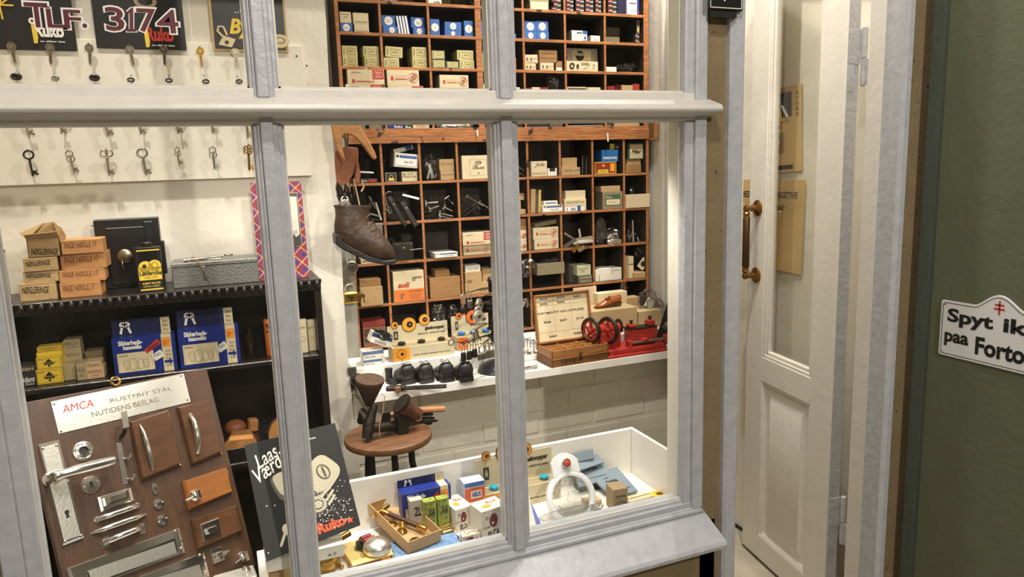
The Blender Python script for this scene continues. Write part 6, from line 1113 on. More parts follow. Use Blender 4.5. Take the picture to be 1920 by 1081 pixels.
# old boot
bt = thing('old_boot', 'old cracked brown leather boot hanging by a padlock from the post', 'boot', at(665, 430, Y=2.19))
O = V(bt.location)
def bring(cx, cy, hw, hd, tiltdir, Yd=0, n=16):
    """ring centred at pixel, half width hw (in plane, along tiltdir) and half depth hd"""
    c = at(cx, cy, Y=2.19+Yd)-O; u = V((math.cos(tiltdir), 0, math.sin(tiltdir))); return [tuple(c+u*hw*math.cos(2*math.pi*k/n)+V((0, 1, 0))*hd*math.sin(2*math.pi*k/n)) for k in range(n)]
rings = [bring(662, 387, .056, .036, -.05), bring(661, 392, .052, .036, -.05), bring(660, 402, .049, .036, .0), bring(659, 415, .052, .037, .10), bring(660, 430, .058, .038, .38), bring(671, 440, .060, .039, .68), bring(686, 450, .054, .041, .88), bring(702, 460, .044, .043, .98), bring(716, 468, .036, .042, 1.0), bring(728, 475, .026, .034, 1.02), bring(736, 481, .014, .018, 1.0), bring(739, 483, .004, .006, 1.0)]
m = MB(); m.loft(rings, brleather, cap=True); rim = [tuple(V(p)+V((0, 0, .001))) for p in bring(662, 386, .050, .031, -.05)]; m.build('upper', bt, smooth=1.2)
m = MB(); m.poly(rim[::-1], blk); m.loft([bring(662, 384.5, .058, .038, -.05), bring(662, 387.5, .058, .038, -.05)], brleather, cap=False); m.build('collar', bt, smooth=.8)
m = MB(); q = [at(x, y, Y=2.19)-O for x, y in ((626, 436), (634, 440), (640, 452), (660, 464), (690, 478), (718, 486), (739, 484), (739, 491), (722, 495), (690, 489), (662, 477), (640, 466), (627, 456))]; m.prism([(p.x, p.z) for p in q], -.034, .034, rubber); m.build('sole', bt, smooth=.4, bev=.003)
m = MB()
for k, (x, y) in enumerate(((692, 404), (697, 416), (703, 428), (711, 441))): p = at(x, y, Y=2.19)-O; m.tube([(p.x-.018, -.036, p.z-.004), (p.x-.004, -.030, p.z+.003), (p.x+.006, 0, p.z+.004)], .0018, brleather, 6)
m.build('laces', bt)
# ================================================================= ON THE LEDGE
LZ2 = .9306; SZ2 = .9856
def shoe(label, px, py, s=1.0, yaw=0., name='shoe', mat=rubber, Z=LZ2, L=.112, W=.052, group=None, heel=.014):
    p = at(px, py, Z=Z); o = thing(name, label, 'shoe', p, (0, 0, yaw), group)
    pw = lambda v: math.copysign(abs(v)**.62, v)
    def rg(y, w_, z0, z1, n=16): return [(w_*pw(math.cos(2*math.pi*k/n))*(1-.18*max(0, math.sin(2*math.pi*k/n))), y, (z0+z1)/2+(z1-z0)/2*pw(math.sin(2*math.pi*k/n))) for k in range(n)]
    m = MB(); W2 = W/2; m.loft([rg(.002, W2*.55, .012, .050), rg(.006, W2*.80, .010, .058), rg(.016, W2*.92, .010, .061), rg(.035, W2*.9, .008, .054), rg(.055, W2*.92, .008, .046), rg(.078, W2*1.02, .006, .036), rg(.098, W2*.85, .006, .028), rg(L-.004, W2*.5, .007, .020)], mat); m.build('upper', o, smooth=1.2)
    m = MB(); pts = lambda z: [(-W2*.8, .004, z), (-W2*.5, 0, z), (W2*.5, 0, z), (W2*.8, .004, z), (W2*.86, .03, z), (W2*.8, .055, z), (W2*1.05, .08, z), (W2*.8, L-.01, z), (W2*.3, L, z), (-W2*.3, L, z), (-W2*.8, L-.01, z), (-W2*1.05, .08, z), (-W2*.8, .055, z), (-W2*.86, .03, z)]; m.loft([pts(.010), pts(.015)], mat); m.loft([[(x, min(y, .032), z) for x, y, z in pts(0)], [(x, min(y, .032), z) for x, y, z in pts(.011)]], mat); m.loft([[(x, max(y, .060), z-.010) for x, y, z in pts(.010)], [(x, max(y, .060), z) for x, y, z in pts(.0105)]], mat); m.build('sole', o, smooth=.4)
    m = MB(); m.loft([rg(.012, W2*.55, .058, .0635), rg(.022, W2*.6, .056, .062), rg(.036, W2*.5, .048, .056)], M('shoe_lining', (20, 18, 17), .7)); m.build('opening', o, smooth=.9)
    m = MB()
    for k in range(3): y = .046+.010*k; z = .052-.004*k; m.tube([(-W2*.5, y, z-.006), (0, y+.002, z+.001), (W2*.5, y, z-.006)], .0016, mat, 6)
    m.tube([(0, .044, .056), (-.014, .036, .064), (-.006, .042, .068), (0, .046, .058), (.012, .036, .066), (.016, .03, .058)], .0012, mat, 5); m.build('laces', o); return o
for k, (x, y, yaw) in enumerate(((768, 720.5, .05), (803, 718.5, .08), (841, 716.5, .0), (876.5, 715.5, -.05))): shoe(f'small black leather lace-up shoe seen from the heel, {ORD[k]} from left on the ledge', x, y, yaw=yaw, L=.118, W=.056)
# small black iron last
p = at(734, 722, Z=LZ2); m = MB(); m.lathe([(.014, .0), (.012, .01), (.011, .025), (.013, .042), (.0, .044)], black, 16, (0, 0, .006)); m.loft([[(-.012, -.006, 0), (.012, -.006, 0), (.010, -.006, .02), (-.010, -.006, .02)], [(-.016, -.022, 0), (.018, -.022, 0), (.012, -.022, .012), (-.010, -.022, .012)], [(-.004, -.036, 0), (.018, -.034, 0), (.014, -.034, .006), (.0, -.036, .006)]], black); tag(m.build('iron_last', None, (p.x, p.y+.03, LZ2), (0, 0, .5)), 'small black iron last standing left of the black shoes', 'last')
p = at(724, 734, Z=LZ2); q = at(838, 728, Z=LZ2); d_ = (q-p); L_ = d_.length; o = thing('pincers', 'iron shoemaker pincers with long handles lying in front of the black shoes', 'pincers', (p.x, p.y+.004, LZ2), (0, 0, math.atan2(d_.y, d_.x))); m = MB()
m.tube([(.055, .012, .006), (.10, .016, .006), (L_-.01, .012, .006), (L_, .012, .006)], [.005, .004, .0045, .005], iron, 8); m.tube([(.055, 0, .006), (.10, -.006, .006), (L_, -.004, .006)], [.005, .004, .0045], iron, 8); m.build('handles', o); m = MB(); m.box(0, .06, -.004, .018, 0, .014, iron, bev=.004); m.ball((.052, .006, .008), .012, iron, n=10, sz=.8); m.build('jaw', o)
m = MB(); m.box(0, .018, -.012, -.0, 0, .016, M('block_wood', (120, 84, 52), .6), bev=.002); tag(m.build('wood_block', None, (p.x+.024, p.y-.012, LZ2)), 'little wooden block lying against the pincers', 'wooden block')
p = at(671, 728, Z=LZ2); tag(MB().ball((0, 0, .022), 1, rubber, sx=.022, sy=.02, sz=.022, n=12).build('worn_toe_cap', None, (p.x+.004, p.y+.02, LZ2)), 'dark rounded leather piece at the left end of the ledge', 'leather')
# hinge plate on the plaster
p = at(660, 694, Y=2.262); tag(MB().box(-.014, .014, 0, .003, -.012, .012, satin, bev=.001).disc(0, .003, .002, blk, y=-.0004).build('metal_plate', None, (p.x, 2.2585, p.z)), 'small grey metal plate on the left end of the white step', 'plate')
# stool with shoemaker's anvil and lasts
SC = at(728, 812, Z=.852); ST = .852; o = thing('stool', 'round worn wooden stool with black bent metal legs below the ledge', 'stool', (SC.x, SC.y+.0, 0)); R_ = .127
m = MB(); m.lathe([(R_*.9, ST-.024), (R_*.98, ST-.020), (R_, ST-.012), (R_*.985, ST-.003), (R_*.95, ST), (0, ST)], M('stool_wood', (112, 74, 46), .5, wood=.4, vs=14, stretch=(1, 4, 1), bump=.15, bs=40), 40); m.build('seat', o, smooth=.6)
for k, (x, y) in enumerate(((690, 850), (738, 845), (781, 835))):
    dx = at(x, y, Y=SC.y-.03).x-SC.x; dx *= .9
    m = MB(); m.tube([(dx, -.04+.05*(k == 2), ST-.026), (dx, -.045+.05*(k == 2), ST-.10), (dx*1.08+(.004 if k == 2 else -.002), -.05+.05*(k == 2), ST-.16), (dx*1.6, -.06+.05*(k == 2), ST-.34), (dx*1.9, -.07+.05*(k == 2), .0)], .010, black, 10); m.build('leg', o)
m = MB(); m.tube([(-.05, .05, ST-.026), (-.06, .06, ST-.2), (-.09, .08, 0)], .010, black, 10); m.build('leg', o)
m = MB(); m.ring((0, 0, .28), .09, .005, black, ax='z', n=24); m.build('foot_ring', o)
AY = SC.y-.02; ZS = ST+.0006
def apx(x, y, Y=None): return at(x, y, Y=Y or AY)
o = thing('shoe_anvil', 'dark cast iron shoemaker anvil with three arms standing on the stool', 'anvil', (SC.x, AY, ZS)); L0 = V(o.location)
def loc(x, y, dy=0): p = apx(x, y, AY+dy); return (p.x-L0.x, dy, max(p.z-L0.z, .006))
m = MB(); m.tube([loc(688, 822, -.02), loc(691, 800, -.01), loc(697, 775, 0), loc(702, 758, .01)], [.014, .017, .013, .011], iron, 12); m.tube([loc(677, 790, .05), loc(680, 772, .03), loc(690, 790, .01), loc(697, 800, 0)], [.012, .012, .016, .014], iron, 12); m.tube([loc(695, 802, -.01), loc(720, 800, 0), loc(745, 797, .02), loc(762, 795, .02)], [.014, .014, .016, .018], iron, 12); m.build('arms', o)
m = MB(); a = loc(745, 806, 0); b = loc(764, 776, 0); m.box(a[0], b[0], -.01, .04, .001, b[2], iron, bev=.003); m.build('foot', o)
def lastpiece(label, cpx, sxx, mat, rot, name='wooden_last', hh=.085, top=(.042, .030), bot=(.012, .012), Y=None, capm=None, parts=True):
    p = apx(*cpx, Y); o = thing(name, label, 'shoe last', p, rot); m = MB(); n = 16; rr_ = lambda a, b, z, ox=0: [(ox+a*math.cos(2*math.pi*k/n), b*math.sin(2*math.pi*k/n), z) for k in range(n)]
    m.loft([rr_(bot[0], bot[1], -hh, .006), rr_(top[0]*.62, top[1]*.75, -hh*.6, .002), rr_(top[0]*.92, top[1]*.98, -hh*.25), rr_(top[0], top[1], -hh*.1)], mat); m.build('upper', o, smooth=.9)
    m = MB(); m.loft([rr_(top[0]*1.02, top[1]*1.02, -hh*.12), rr_(top[0]*1.04, top[1]*1.04, -hh*.05), rr_(top[0]*1.02, top[1]*1.02, .0)], capm or M('sole_wood', (82, 58, 38), .6, wood=.35, vs=20, bump=.2)); m.build('sole', o, smooth=.5); return o
lastpiece('brown leather shoe upturned on the top arm of the iron anvil', (694, 710), 1, brleather, (.30, .12, 0), top=(.040, .032))
lastpiece('second upturned brown leather shoe leaning to the right on the anvil', (751, 755), 1, M('reddish_leather', (92, 54, 38), .45, var=.3, vs=30, bump=.2), (.1, -.75, 0), hh=.07, top=(.032, .030), bot=(.02, .02), capm=iron)
m = MB(); a = apx(715, 737, AY-.04); P5 = [apx(x, y, AY-.045)-a for x, y in ((715, 737), (721, 742), (719, 765), (713, 790), (711, 800), (712, 818))]; m.tube([tuple(p) for p in P5], .0012, s_, 6); tag(m.build('twine', None, a), 'thin cord hanging from the upturned shoe over the stool edge', 'cord')
HZ = ZS
a = at(768, 770, Y=2.02); b = at(832, 766, Y=2.06); o = thing('hammer', 'hammer with pale wooden handle lying across the rasps on the stool', 'hammer', (a.x, 2.02, a.z)); d_ = b-a; m = MB(); m.tube([(-.06, -.0, -.002), (0, 0, 0), tuple(d_*.7), tuple(d_)], [.007, .009, .010, .009], M('handle_wood', (176, 124, 78), .5, wood=.2, vs=20), 10); m.build('handle', o); m = MB(); m.box(-.085, -.06, -.012, .012, -.030, .014, iron, bev=.003); m.build('head', o)
for k, (p0, p1) in enumerate((((766, 789), (820, 788)), ((768, 784), (814, 783)), ((770, 777), (812, 776)), ((766, 796), (810, 793)))):
    a = at(*p0, Y=2.02+.008*k); b = at(*p1, Y=2.04+.008*k); d_ = b-a; m = MB(); m.tube([(-.03, 0, -.001), (0, 0, 0), tuple(d_*.9), tuple(d_)], [.004, .0055, .005, .003], iron, 8); tag(m.build('rasp', None, a), f'dark iron rasp in the pile on the stool, {("second from bottom", "third from bottom", "topmost", "bottom")[k]}', 'rasp')
m = MB(); m.ring((0, 0, 0), .013, .0012, s_, ax='y', n=20); tag(m.build('twine', None, at(783, 781, Y=2.005)), 'loop of pale cord hanging on the rasps', 'cord')
# ---- glass knob counter displays
def eye_display(label, x0, x1, yb, Y, z, knob, s=1., orange=orangep, hh=.105, d=.055, fh=.045, eyes=None):
    a = at(x0, yb, Y=Y); b = at(x1, yb, Y=Y); w_ = b.x-a.x; bg = M('beige_card', (206, 192, 158), .7, var=.05, vs=20); k_ = w_/.205*s; hh *= k_; d *= k_; fh *= k_
    o = thing('counter_display', label, 'counter display', (a.x, Y, z)); m = MB(); m.box(0, w_, 0, d, 0, fh, bg, bev=.0006); m.box(w_*.03, w_*.97, d*.05, d*.9, fh, fh+.0006, M('beige_shade', (150, 132, 100), .8)); m.build('box', o, smooth=.3)
    m = MB(); m.box(-.002, w_*.98, d, d+.0015, 0, hh, bg); m.build('header_card', o, smooth=0)
    m = MB(); m.rect(.001, .002, w_*.27, fh*.95, orange, y=-.0004); m.disc(w_*.14, fh*.5, fh*.34, blk, y=-.0007); m.disc(w_*.14, fh*.5, fh*.31, orange, y=-.0009); m.disc(w_*.15, fh*.5, fh*.12, blk, y=-.0011); m.text('- det enkla sättet att byta', blk, w_*.30, fh*.28, w_*.93, fh*.38, y=-.0006, bold=.03)
    y_ = d-.0005; m.text('glasknoppar', blk, w_*.60, hh*.74, w_*.93, hh*.88, y=y_, bold=.05); m.text('måla ett tal - variera ett annat', blk, w_*.48, hh*.64, w_*.93, hh*.70, y=y_, bold=.02); m.rect(w_*.09, hh*.56, w_*.16, hh*.82, blk, y=y_); m.prism([(w_*.105, hh*.58), (w_*.115, hh*.80), (w_*.125, hh*.70), (w_*.135, hh*.80), (w_*.145, hh*.58), (w_*.125, hh*.66)], y_-.0006, y_-.0001, bg); m.build('lettering', o, smooth=0)
    for (u, v, r) in eyes or ((.115, 1.02, .115), (.345, 1.0, .235), (.60, 1.10, .185)):
        m = MB(); R = r*hh; m.disc(w_*u, hh*v, R, blk, y=d-.0015, th=.003); m.disc(w_*u, hh*v, R*.92, orange, y=d-.0019, th=.0004); m.disc(w_*(u+.01), hh*v, R*.42, blk, y=d-.0023, th=.0004); m.disc(w_*(u+.015), hh*(v-.0), R*.08, whitep, y=d-.0026); m.build('eye_disc', o, smooth=0)
    for u in (.18, .50, .83):
        m = MB(); m.lathe([(.010*k_, 0), (.013*k_, .004*k_), (.013*k_, .010*k_), (.0, .014*k_)], knob, 18, (w_*u, d*.5, fh)); m.build('glass_knob', o)
    return o
gl = M('dark_glass_knob', (44, 34, 26), .1); bl = M('blue_glass_knob', (40, 120, 190), .1, coat=.5); tq = M('turquoise_glass_knob', (24, 150, 170), .08, coat=.6)
eye_display('beige counter display with three orange eye discs and dark knobs, left one on the step', 737, 853, 672, 2.275, SZ2, gl)
eye_display('beige counter display with orange eye discs and blue knobs behind the padlocks', 859, 930, 665, 2.31, SZ2, bl, orange=M('deep_orange', (238, 116, 34), .5), s=1.55, eyes=((.19, 1.0, .11), (.56, .92, .24)))
# boxes at the left end of the step
for k, (lab, x, yb, w_, h, d, rz, m_) in enumerate((('white flat box with pale blue side lying at the left end of the step', 684, 684, .060, .020, .05, .1, cardw), ('white and blue box standing on the flat white one', 682, 670, .068, .026, .05, -.15, cardw))):
    p = at(x, yb, Z=SZ2); z0 = SZ2+(0 if k == 0 else .0208); m = MB(); m.box(0, w_, 0, d, 0, h, m_, bev=.001); m.rect(0, h*.55, w_, h*.98, M('grey_blue_print', (90, 110, 150), .6), y=-.0004); m.text('Hercules', blk, w_*.1, h*.15, w_*.6, h*.45, y=-.0005); tag(m.build('flat_box', None, (at(682, 680, Y=2.268).x, 2.272+.004*k, z0), (0, 0, -.0)), lab, 'box')
p = at(712, 650, Y=2.30); m = MB(); m.box(-.034, .034, 0, .05, -.014, .020, cardw, bev=.001); m.rect(-.034, .006, .034, .020, M('navy_print', (40, 52, 96), .5), y=-.0004); m.text('Stålskruv', blk, -.02, -.010, .02, 0, y=-.0005); tag(m.build('flat_box', None, (p.x, 2.272, SZ2+.0208+.0265+.030), (0, .42, 0)), 'white and navy box tilted on the pile under a glossy black bundle', 'box')
m = MB(); m.ball((0, 0, 0), 1, M('glossy_black', (18, 17, 18), .12), sx=.034, sy=.022, sz=.018, n=14, jit=.12, seed=3); tag(m.build('wrapped_bundle', None, at(717, 629, Y=2.29), (0, .35, 0)), 'glossy black plastic wrapped bundle on the tilted white box', 'bundle')
# ---- padlock stand
PX_, PY_ = at(931, 700, Y=2.20).x, 2.20
o = thing('padlock_stand', 'dark metal revolving stand with hooks full of padlocks behind the second mullion', 'display stand', (PX_, PY_, LZ2)); zt = at(931, 525, Y=PY_).z-LZ2
m = MB(); m.lathe([(.062, 0), (.064, .004), (.058, .016), (.040, .030), (.016, .038), (.006, .042)], M('dark_base', (44, 46, 54), .3, .3), 30); m.build('base', o)
m = MB(); m.tube([(0, 0, .04), (0, 0, zt)], .005, dmetal, 10); m.ball((-.012, -.01, zt+.004), .012, black, n=12); m.build('pole', o)
m = MB(); m.lathe([(.032, 0), (.034, .003), (.02, .008), (.005, .009)], dmetal, 24, (0, 0, zt-.075)); m.build('top_dish', o)
m = MB()
for k in range(8): a = k*math.pi/4+.2; m.tube([(.008*math.cos(a), .008*math.sin(a), zt-.13), (.014*math.cos(a), .014*math.sin(a), .09)], .0025, iron, 6)
for zz_ in (zt-.09, zt-.16, .12): m.ring((0, 0, zz_), .024, .003, iron, ax='z', n=20)
for k in range(5): m.ball((.012*math.cos(k*2), .012*math.sin(k*2)-.008, .12+.03*k), .013, iron, n=9, jit=.2, seed=k)
m.build('cage', o)
ARM = [(860, 542), (876, 540), (898, 560), (864, 588), (884, 610), (866, 638), (877, 638), (888, 636), (905, 640), (915, 637), (922, 637), (980, 634), (992, 634), (1003, 636), (985, 556)]
def arm(x, y, Y): p = at(x, y, Y=Y); m = MB(); q = p-V((PX_, PY_, LZ2)); m.tube([(0, 0, q.z+.0), (q.x*.5, (Y-PY_)*.5, q.z+.004), (q.x, Y-PY_, q.z), (q.x*1.06, (Y-PY_)*1.06, q.z+.005)], .0016, dmetal, 6); m.build('hook_arm', o)
locks = [((868, 551, 2.145), .026, .062, dmetal, 'oval', 'dark oval padlock, leftmost on the upper tier'), ((880, 548, 2.14), .020, .050, satin, 'rect', 'slim silver padlock, second on the upper tier'), ((898, 560, 2.13), .032, .036, nickel, 'round', 'round padlock with a green face on the upper tier'), ((896, 575, 2.12), .040, .050, steel, 'round', 'large round silver padlock hanging under the green faced one'),
         ((868, 644, 2.13), .018, .058, dmetal, 'rect', 'dark long-shackle padlock, first of the lower row'), ((879, 642, 2.13), .018, .056, dmetal, 'rect', 'dark long-shackle padlock, second of the lower row'), ((889, 638, 2.13), .018, .056, dmetal, 'rect', 'dark long-shackle padlock, third of the lower row'),
         ((903, 645, 2.125), .036, .052, satin, 'rect', 'wide steel padlock, fourth of the lower row'), ((913, 640, 2.14), .022, .056, satin, 'rect', 'steel padlock, fifth of the lower row'), ((921, 640, 2.155), .022, .054, nickel, 'rect', 'nickel padlock, sixth of the lower row'), ((980, 634, 2.16), .020, .056, steel, 'oval', 'bright padlock, first right of the second mullion'), ((991, 635, 2.16), .020, .056, steel, 'oval', 'bright padlock, second right of the second mullion'), ((1003, 637, 2.165), .020, .052, steel, 'oval', 'bright padlock, third right of the second mullion')]
for (x, y, Y), w_, h, mt_, kd, lab in locks:
    arm(x, y, Y); padlock(lab, at(x, y, Y=Y), w_, h, mt_, kd, .010, rot=(0, 0, .35 if x < 950 else -.9), sh=.55, group='padlocks on the revolving stand')
for k, (x, y, Y) in enumerate(((890, 618, 2.12), (986, 560, 2.16))):
    arm(x, y, Y); m = MB()
    for j in range(4+3*k): m.T = Matrix.Rotation(-.5+.3*j, 4, 'Y') @ Matrix.Rotation(.3*j, 4, 'Z'); key_cylinder(m, (nickel, steel)[j % 2], .75-.25*k)
    tag(m.build('key_bunch', None, at(x, y, Y=Y)), ('bunch of steel keys on the stand above the lower row of padlocks', 'cluster of small shiny keys right of the second mullion')[k], 'keys')
m = MB(); p = at(846, 642, Y=2.15); m.ring((0, 0, 0), .009, .0015, dmetal); m.tube([(.009, 0, 0), (.03, .0, -.002)], .0012, dmetal, 6); tag(m.build('wire_hook', None, p), 'wire loop end of a hook arm left of the dark padlocks', 'hook'); arm(862, 642, 2.15)
m = MB(); p = at(992, 692, Z=LZ2); m.tube([(-.030, 0, 0), (-.020, .002, 0), (-.01, -.001, 0), (.0, .002, 0), (.012, 0, 0), (.03, 0, 0)], [.003, .005, .004, .005, .004, .007], satin, 8); tag(m.build('old_key', None, (p.x, p.y, LZ2+.0072)), 'dull grey key lying flat on the ledge right of the mullion', 'key')
# ---- sample case
B = at(1035, 703, Z=LZ2); W5 = .205; D5 = .116; H5 = .058
B.y = 2.137 if B.y < 2.137 else B.y
sc = .985; 
o = thing('sample_case', 'open wooden sample case with numbered lid and small compartments on the ledge', 'sample case', (.997, 2.137, LZ2), (0, 0, .03)); wd_ = oak
x1w = at(1142, 687, Y=2.14).x-.997
m = MB(); t = .005; W5 = x1w; m.box(0, W5, 0, t, 0, H5*.48, wd_, bev=.0008); m.box(0, W5, 0, t, H5*.50, H5, wd_, bev=.0008); m.box(-.001, W5+.002, -.0015, t, H5*.44, H5*.50, wd_, bev=.0006); m.box(0, t, 0, D5, 0, H5, wd_); m.box(W5-t, W5, 0, D5, 0, H5, wd_); m.box(0, W5, D5-t, D5, 0, H5, wd_); m.box(0, W5, 0, D5, 0, H5*.55, wd_); m.build('tray', o, smooth=.3)
m = MB()
for x in (.33, .66): m.box(W5*x-.0012, W5*x+.0012, t, D5-t, H5*.55, H5*.96, pine)
for y in (.42, .70): m.box(t, W5-t, D5*y-.0012, D5*y+.0012, H5*.55, H5*.96, pine)
m.box(W5*.5, W5*.503, t, D5*.42, H5*.55, H5*.96, pine); m.build('divider', o, smooth=0)
m = MB(); m.text('TRYK', blk, W5*.15, H5*.12, W5*.42, H5*.36, y=-.0006, bold=-.005); m.build('lettering', o, smooth=0)
m = MB(); m.ring((W5*.5, -.003, H5*.62), .006, .0012, iron, sz=.8); m.tube([(W5*.5, -.003, H5*.5), (W5*.5, -.003, H5*.3)], .002, iron, 6); m.disc(W5*.5, H5*.24, .003, blk, y=-.0006, th=.0005); m.build('latch', o)
m = MB()
rd2 = random.Random(4)
for k in range(14): m.tube([(W5*rd2.uniform(.08, .9), D5*rd2.uniform(.1, .9), H5*.57), (W5*rd2.uniform(.08, .9)*.2+W5*.3, D5*.5, H5*.58)][:1]+[(0, 0, 0)], .001, iron, 4) if False else m.ring((W5*rd2.choice((.12, .22, .45, .55, .8)), D5*rd2.choice((.2, .3, .55, .85)), H5*.60), .0045, .0012, iron, ax='z', n=8, k=4)
tag(m.build('small_fittings', None, o.location, (0, 0, .03)), 'tiny dark hooks and screws lying in the sample case compartments', 'screws')['kind'] = 'stuff'
LHx0, LHx1 = at(985, 635, Y=2.275).x-.997, at(1086, 627, Y=2.275).x-.997; lh = at(978, 519, Y=2.30).z-LZ2-H5
lo_ = bpy.data.objects.new('lid', None); scn.collection.objects.link(lo_); lo_.parent = o; lo_.location = (0, D5-.004, H5); lo_.rotation_euler = (-.16, 0, 0)
m = MB(); lw = W5; lh = .172; m.box(0, .007, -.012, .004, 0, lh, oak, bev=.001); m.box(lw-.007, lw, -.012, .004, 0, lh, oak, bev=.001); m.box(0, lw, -.012, .004, 0, .007, oak, bev=.001); m.box(0, lw, -.012, .004, lh-.007, lh, oak, bev=.001); m.box(0, lw, .0, .004, 0, lh, oak); m.build('lid_frame', lo_, smooth=.3)
m = MB(); m.rect(.007, .007, lw-.007, lh-.007, cardc, y=-.001); u = lambda x: .007+x*(lw-.014); v = lambda z: .007+z*(lh-.014)
for p in ([(.34, 1), (.35, .19)], [(.67, 1), (.67, .19)], [(.5, .19), (.5, 0)], [(0, .88), (.34, .88)], [(.34, .88), (.67, .88)], [(0, .79), (1, .79)], [(0, .19), (1, .19)]): m.line([(u(a), v(b)) for a, b in p], .0006, greyprint, y=-.0016)
for t_, x, z in (('501', .16, .94), ('502', .16, .83), ('503', .49, .94), ('504', .49, .83), ('505', .81, .92), ('506', .2, .42), ('507', .51, .42), ('510', .83, .42), ('500', .28, .09), ('508', .75, .09)): m.text(t_, blk, u(x-.07), v(z-.022), u(x+.07), v(z+.022), y=-.0016, bold=.02)
m.text('SORTIMENTET KAN SUPPLERES', blk, u(.03), v(.60), u(.92), v(.65), y=-.0016, bold=.01)
for x, z in ((.28, .94), (.28, .83), (.6, .94), (.94, .9), (.27, .33), (.6, .33), (.93, .33)): m.line([(u(x), v(z-.02)), (u(x+.02), v(z+.02))], .0005, greyprint, y=-.0017)
m.build('numbered_card', lo_, smooth=0)
# ---- key cutting machine
MX0 = at(1143, 675, Z=LZ2); o = thing('key_machine', 'red cast iron key cutting machine with two spoked wheels at the right of the ledge', 'key cutting machine', (MX0.x+.010, 2.140, LZ2)); ox_, oy_, oz_ = o.location
mr = red
def mp(x, y, Y): p = at(x, y, Y=Y); return p.x-ox_, p.z-oz_
m = MB(); m.plan([(-.008, 0), (.235, 0), (.262, .045), (.262, .12), (-.008, .12)], 0, .010, mr); m.plan([(.0, .010), (.23, .010), (.256, .05), (.256, .11), (0, .11)], .010, .028, mr); m.build('base', o, smooth=.3, bev=.003)
m = MB()
for x, y in ((.012, .005), (.20, .005)): m.ball((x, y+.006, .012), .005, mr, sz=.5, n=10)
m.build('bolt', o)
def wheel(cx, cy, Y, R, spokes=5, tilt=0, thin=.007):
    x, z = mp(cx, cy, Y); y = Y-oy_; m = MB(); wo = bpy.data.objects.new('hand_wheel', None); scn.collection.objects.link(wo); wo.parent = o; wo.location = (x, y, z); wo.rotation_euler = (0, 0, tilt)
    m = MB(); m.ring((0, 0, 0), R, thin, dmetal, ax='x', n=30, k=8); m.ring((0, 0, 0), R*.9, thin*.8, mr, ax='x', n=28, k=6); m.build('rim', wo)
    m = MB()
    for k in range(spokes): a = k*2*math.pi/spokes+.3; m.tube([(0, R*.15*math.cos(a), R*.15*math.sin(a)), (0, R*.9*math.cos(a), R*.9*math.sin(a))], [.006, .004], mr, 8)
    m.lathe([(.008, -.012), (.010, -.006), (.010, .008), (.004, .012)], mr, 14, ax='x'); m.build('spokes', wo)
wheel(1108, 619, 2.20, .040, tilt=.30); wheel(1140, 619, 2.185, .043, tilt=.30)
m = MB(); x0, z0 = mp(1120, 618, 2.20); x1, z1 = mp(1150, 612, 2.20); m.lathe([(.012, x0), (.019, x0+.006), (.019, (x0+x1)/2), (.016, x1), (.010, x1+.004)], mr, 20, (0, .06, z0), 'x'); m.box(x0-.004, x1+.012, .04, .085, .026, z0-.008, mr, bev=.004); x2, z2 = mp(1162, 608, 2.20); m.lathe([(.010, x1), (.017, x1+.008), (.017, x2-.004), (.008, x2)], mr, 18, (0, .06, z0), 'x'); m.box(x1+.002, x2-.004, .045, .075, .026, z0, mr, bev=.003); m.build('head', o, smooth=.6)
m = MB(); m.lathe([(.026, x2), (.026, x2+.005), (.01, x2+.007)], black, 24, (0, .07, z0+.002), 'x'); m.build('cutter_wheel', o)
xa, za = mp(1176, 622, 2.19); xb, zb = mp(1228, 612, 2.19); m = MB(); zc_, zd_ = mp(1200, 640, 2.18)[1], mp(1200, 614, 2.18)[1]; m.box(xa, xb, .03, .075, zc_, zd_, mr, bev=.004); m.box(xa+.006, xb-.006, .04, .07, .027, zc_, mr); m.box(xa-.006, xb-.004, .026, .07, zd_, zd_+.004, dmetal, bev=.001); m.build('carriage', o, smooth=.3)
for k, (cx, cy) in enumerate(((1182, 609), (1217, 601))):
    x, z = mp(cx, cy, 2.19); m = MB(); m.box(x-.014, x+.014, .028, .062, zd_+.0045, z+.006, mr, bev=.004); m.build('vice_jaw', o, smooth=.3)
    m = MB(); m.tube([(x, .045, z+.004), (x, .045, z+.018)], .005, dmetal, 8); m.tube([(x-.008, .045, z+.017), (x+.008, .045, z+.017)], .0022, dmetal, 6); m.build('clamp_screw', o)
m = MB(); xa2, za2 = mp(1180, 644, 2.165); xb2, zb2 = mp(1248, 632, 2.165); zz_ = (za2+zb2)/2; m.tube([(xa2, .022, zz_), (xb2, .022, zz_)], .0055, satin, 12); m.tube([(x-.05, .045, za+.012), (x+.02, .045, za+.012)], .004, satin, 10); m.build('slide_rod', o)
m = MB(); m.box(xa2-.010, xa2+.006, .010, .036, .026, zz_+.012, mr, bev=.003); m.box(xb2-.008, xb2+.006, .010, .036, .026, zz_+.014, mr, bev=.003); m.box((xa+xb)/2-.018, (xa+xb)/2+.012, .016, .036, zz_-.004, zz_+.012, mr, bev=.004); m.ball(((xa+xb)/2+.004, .014, zz_+.006), .004, dmetal, n=8); m.build('rod_bracket', o, smooth=.4)
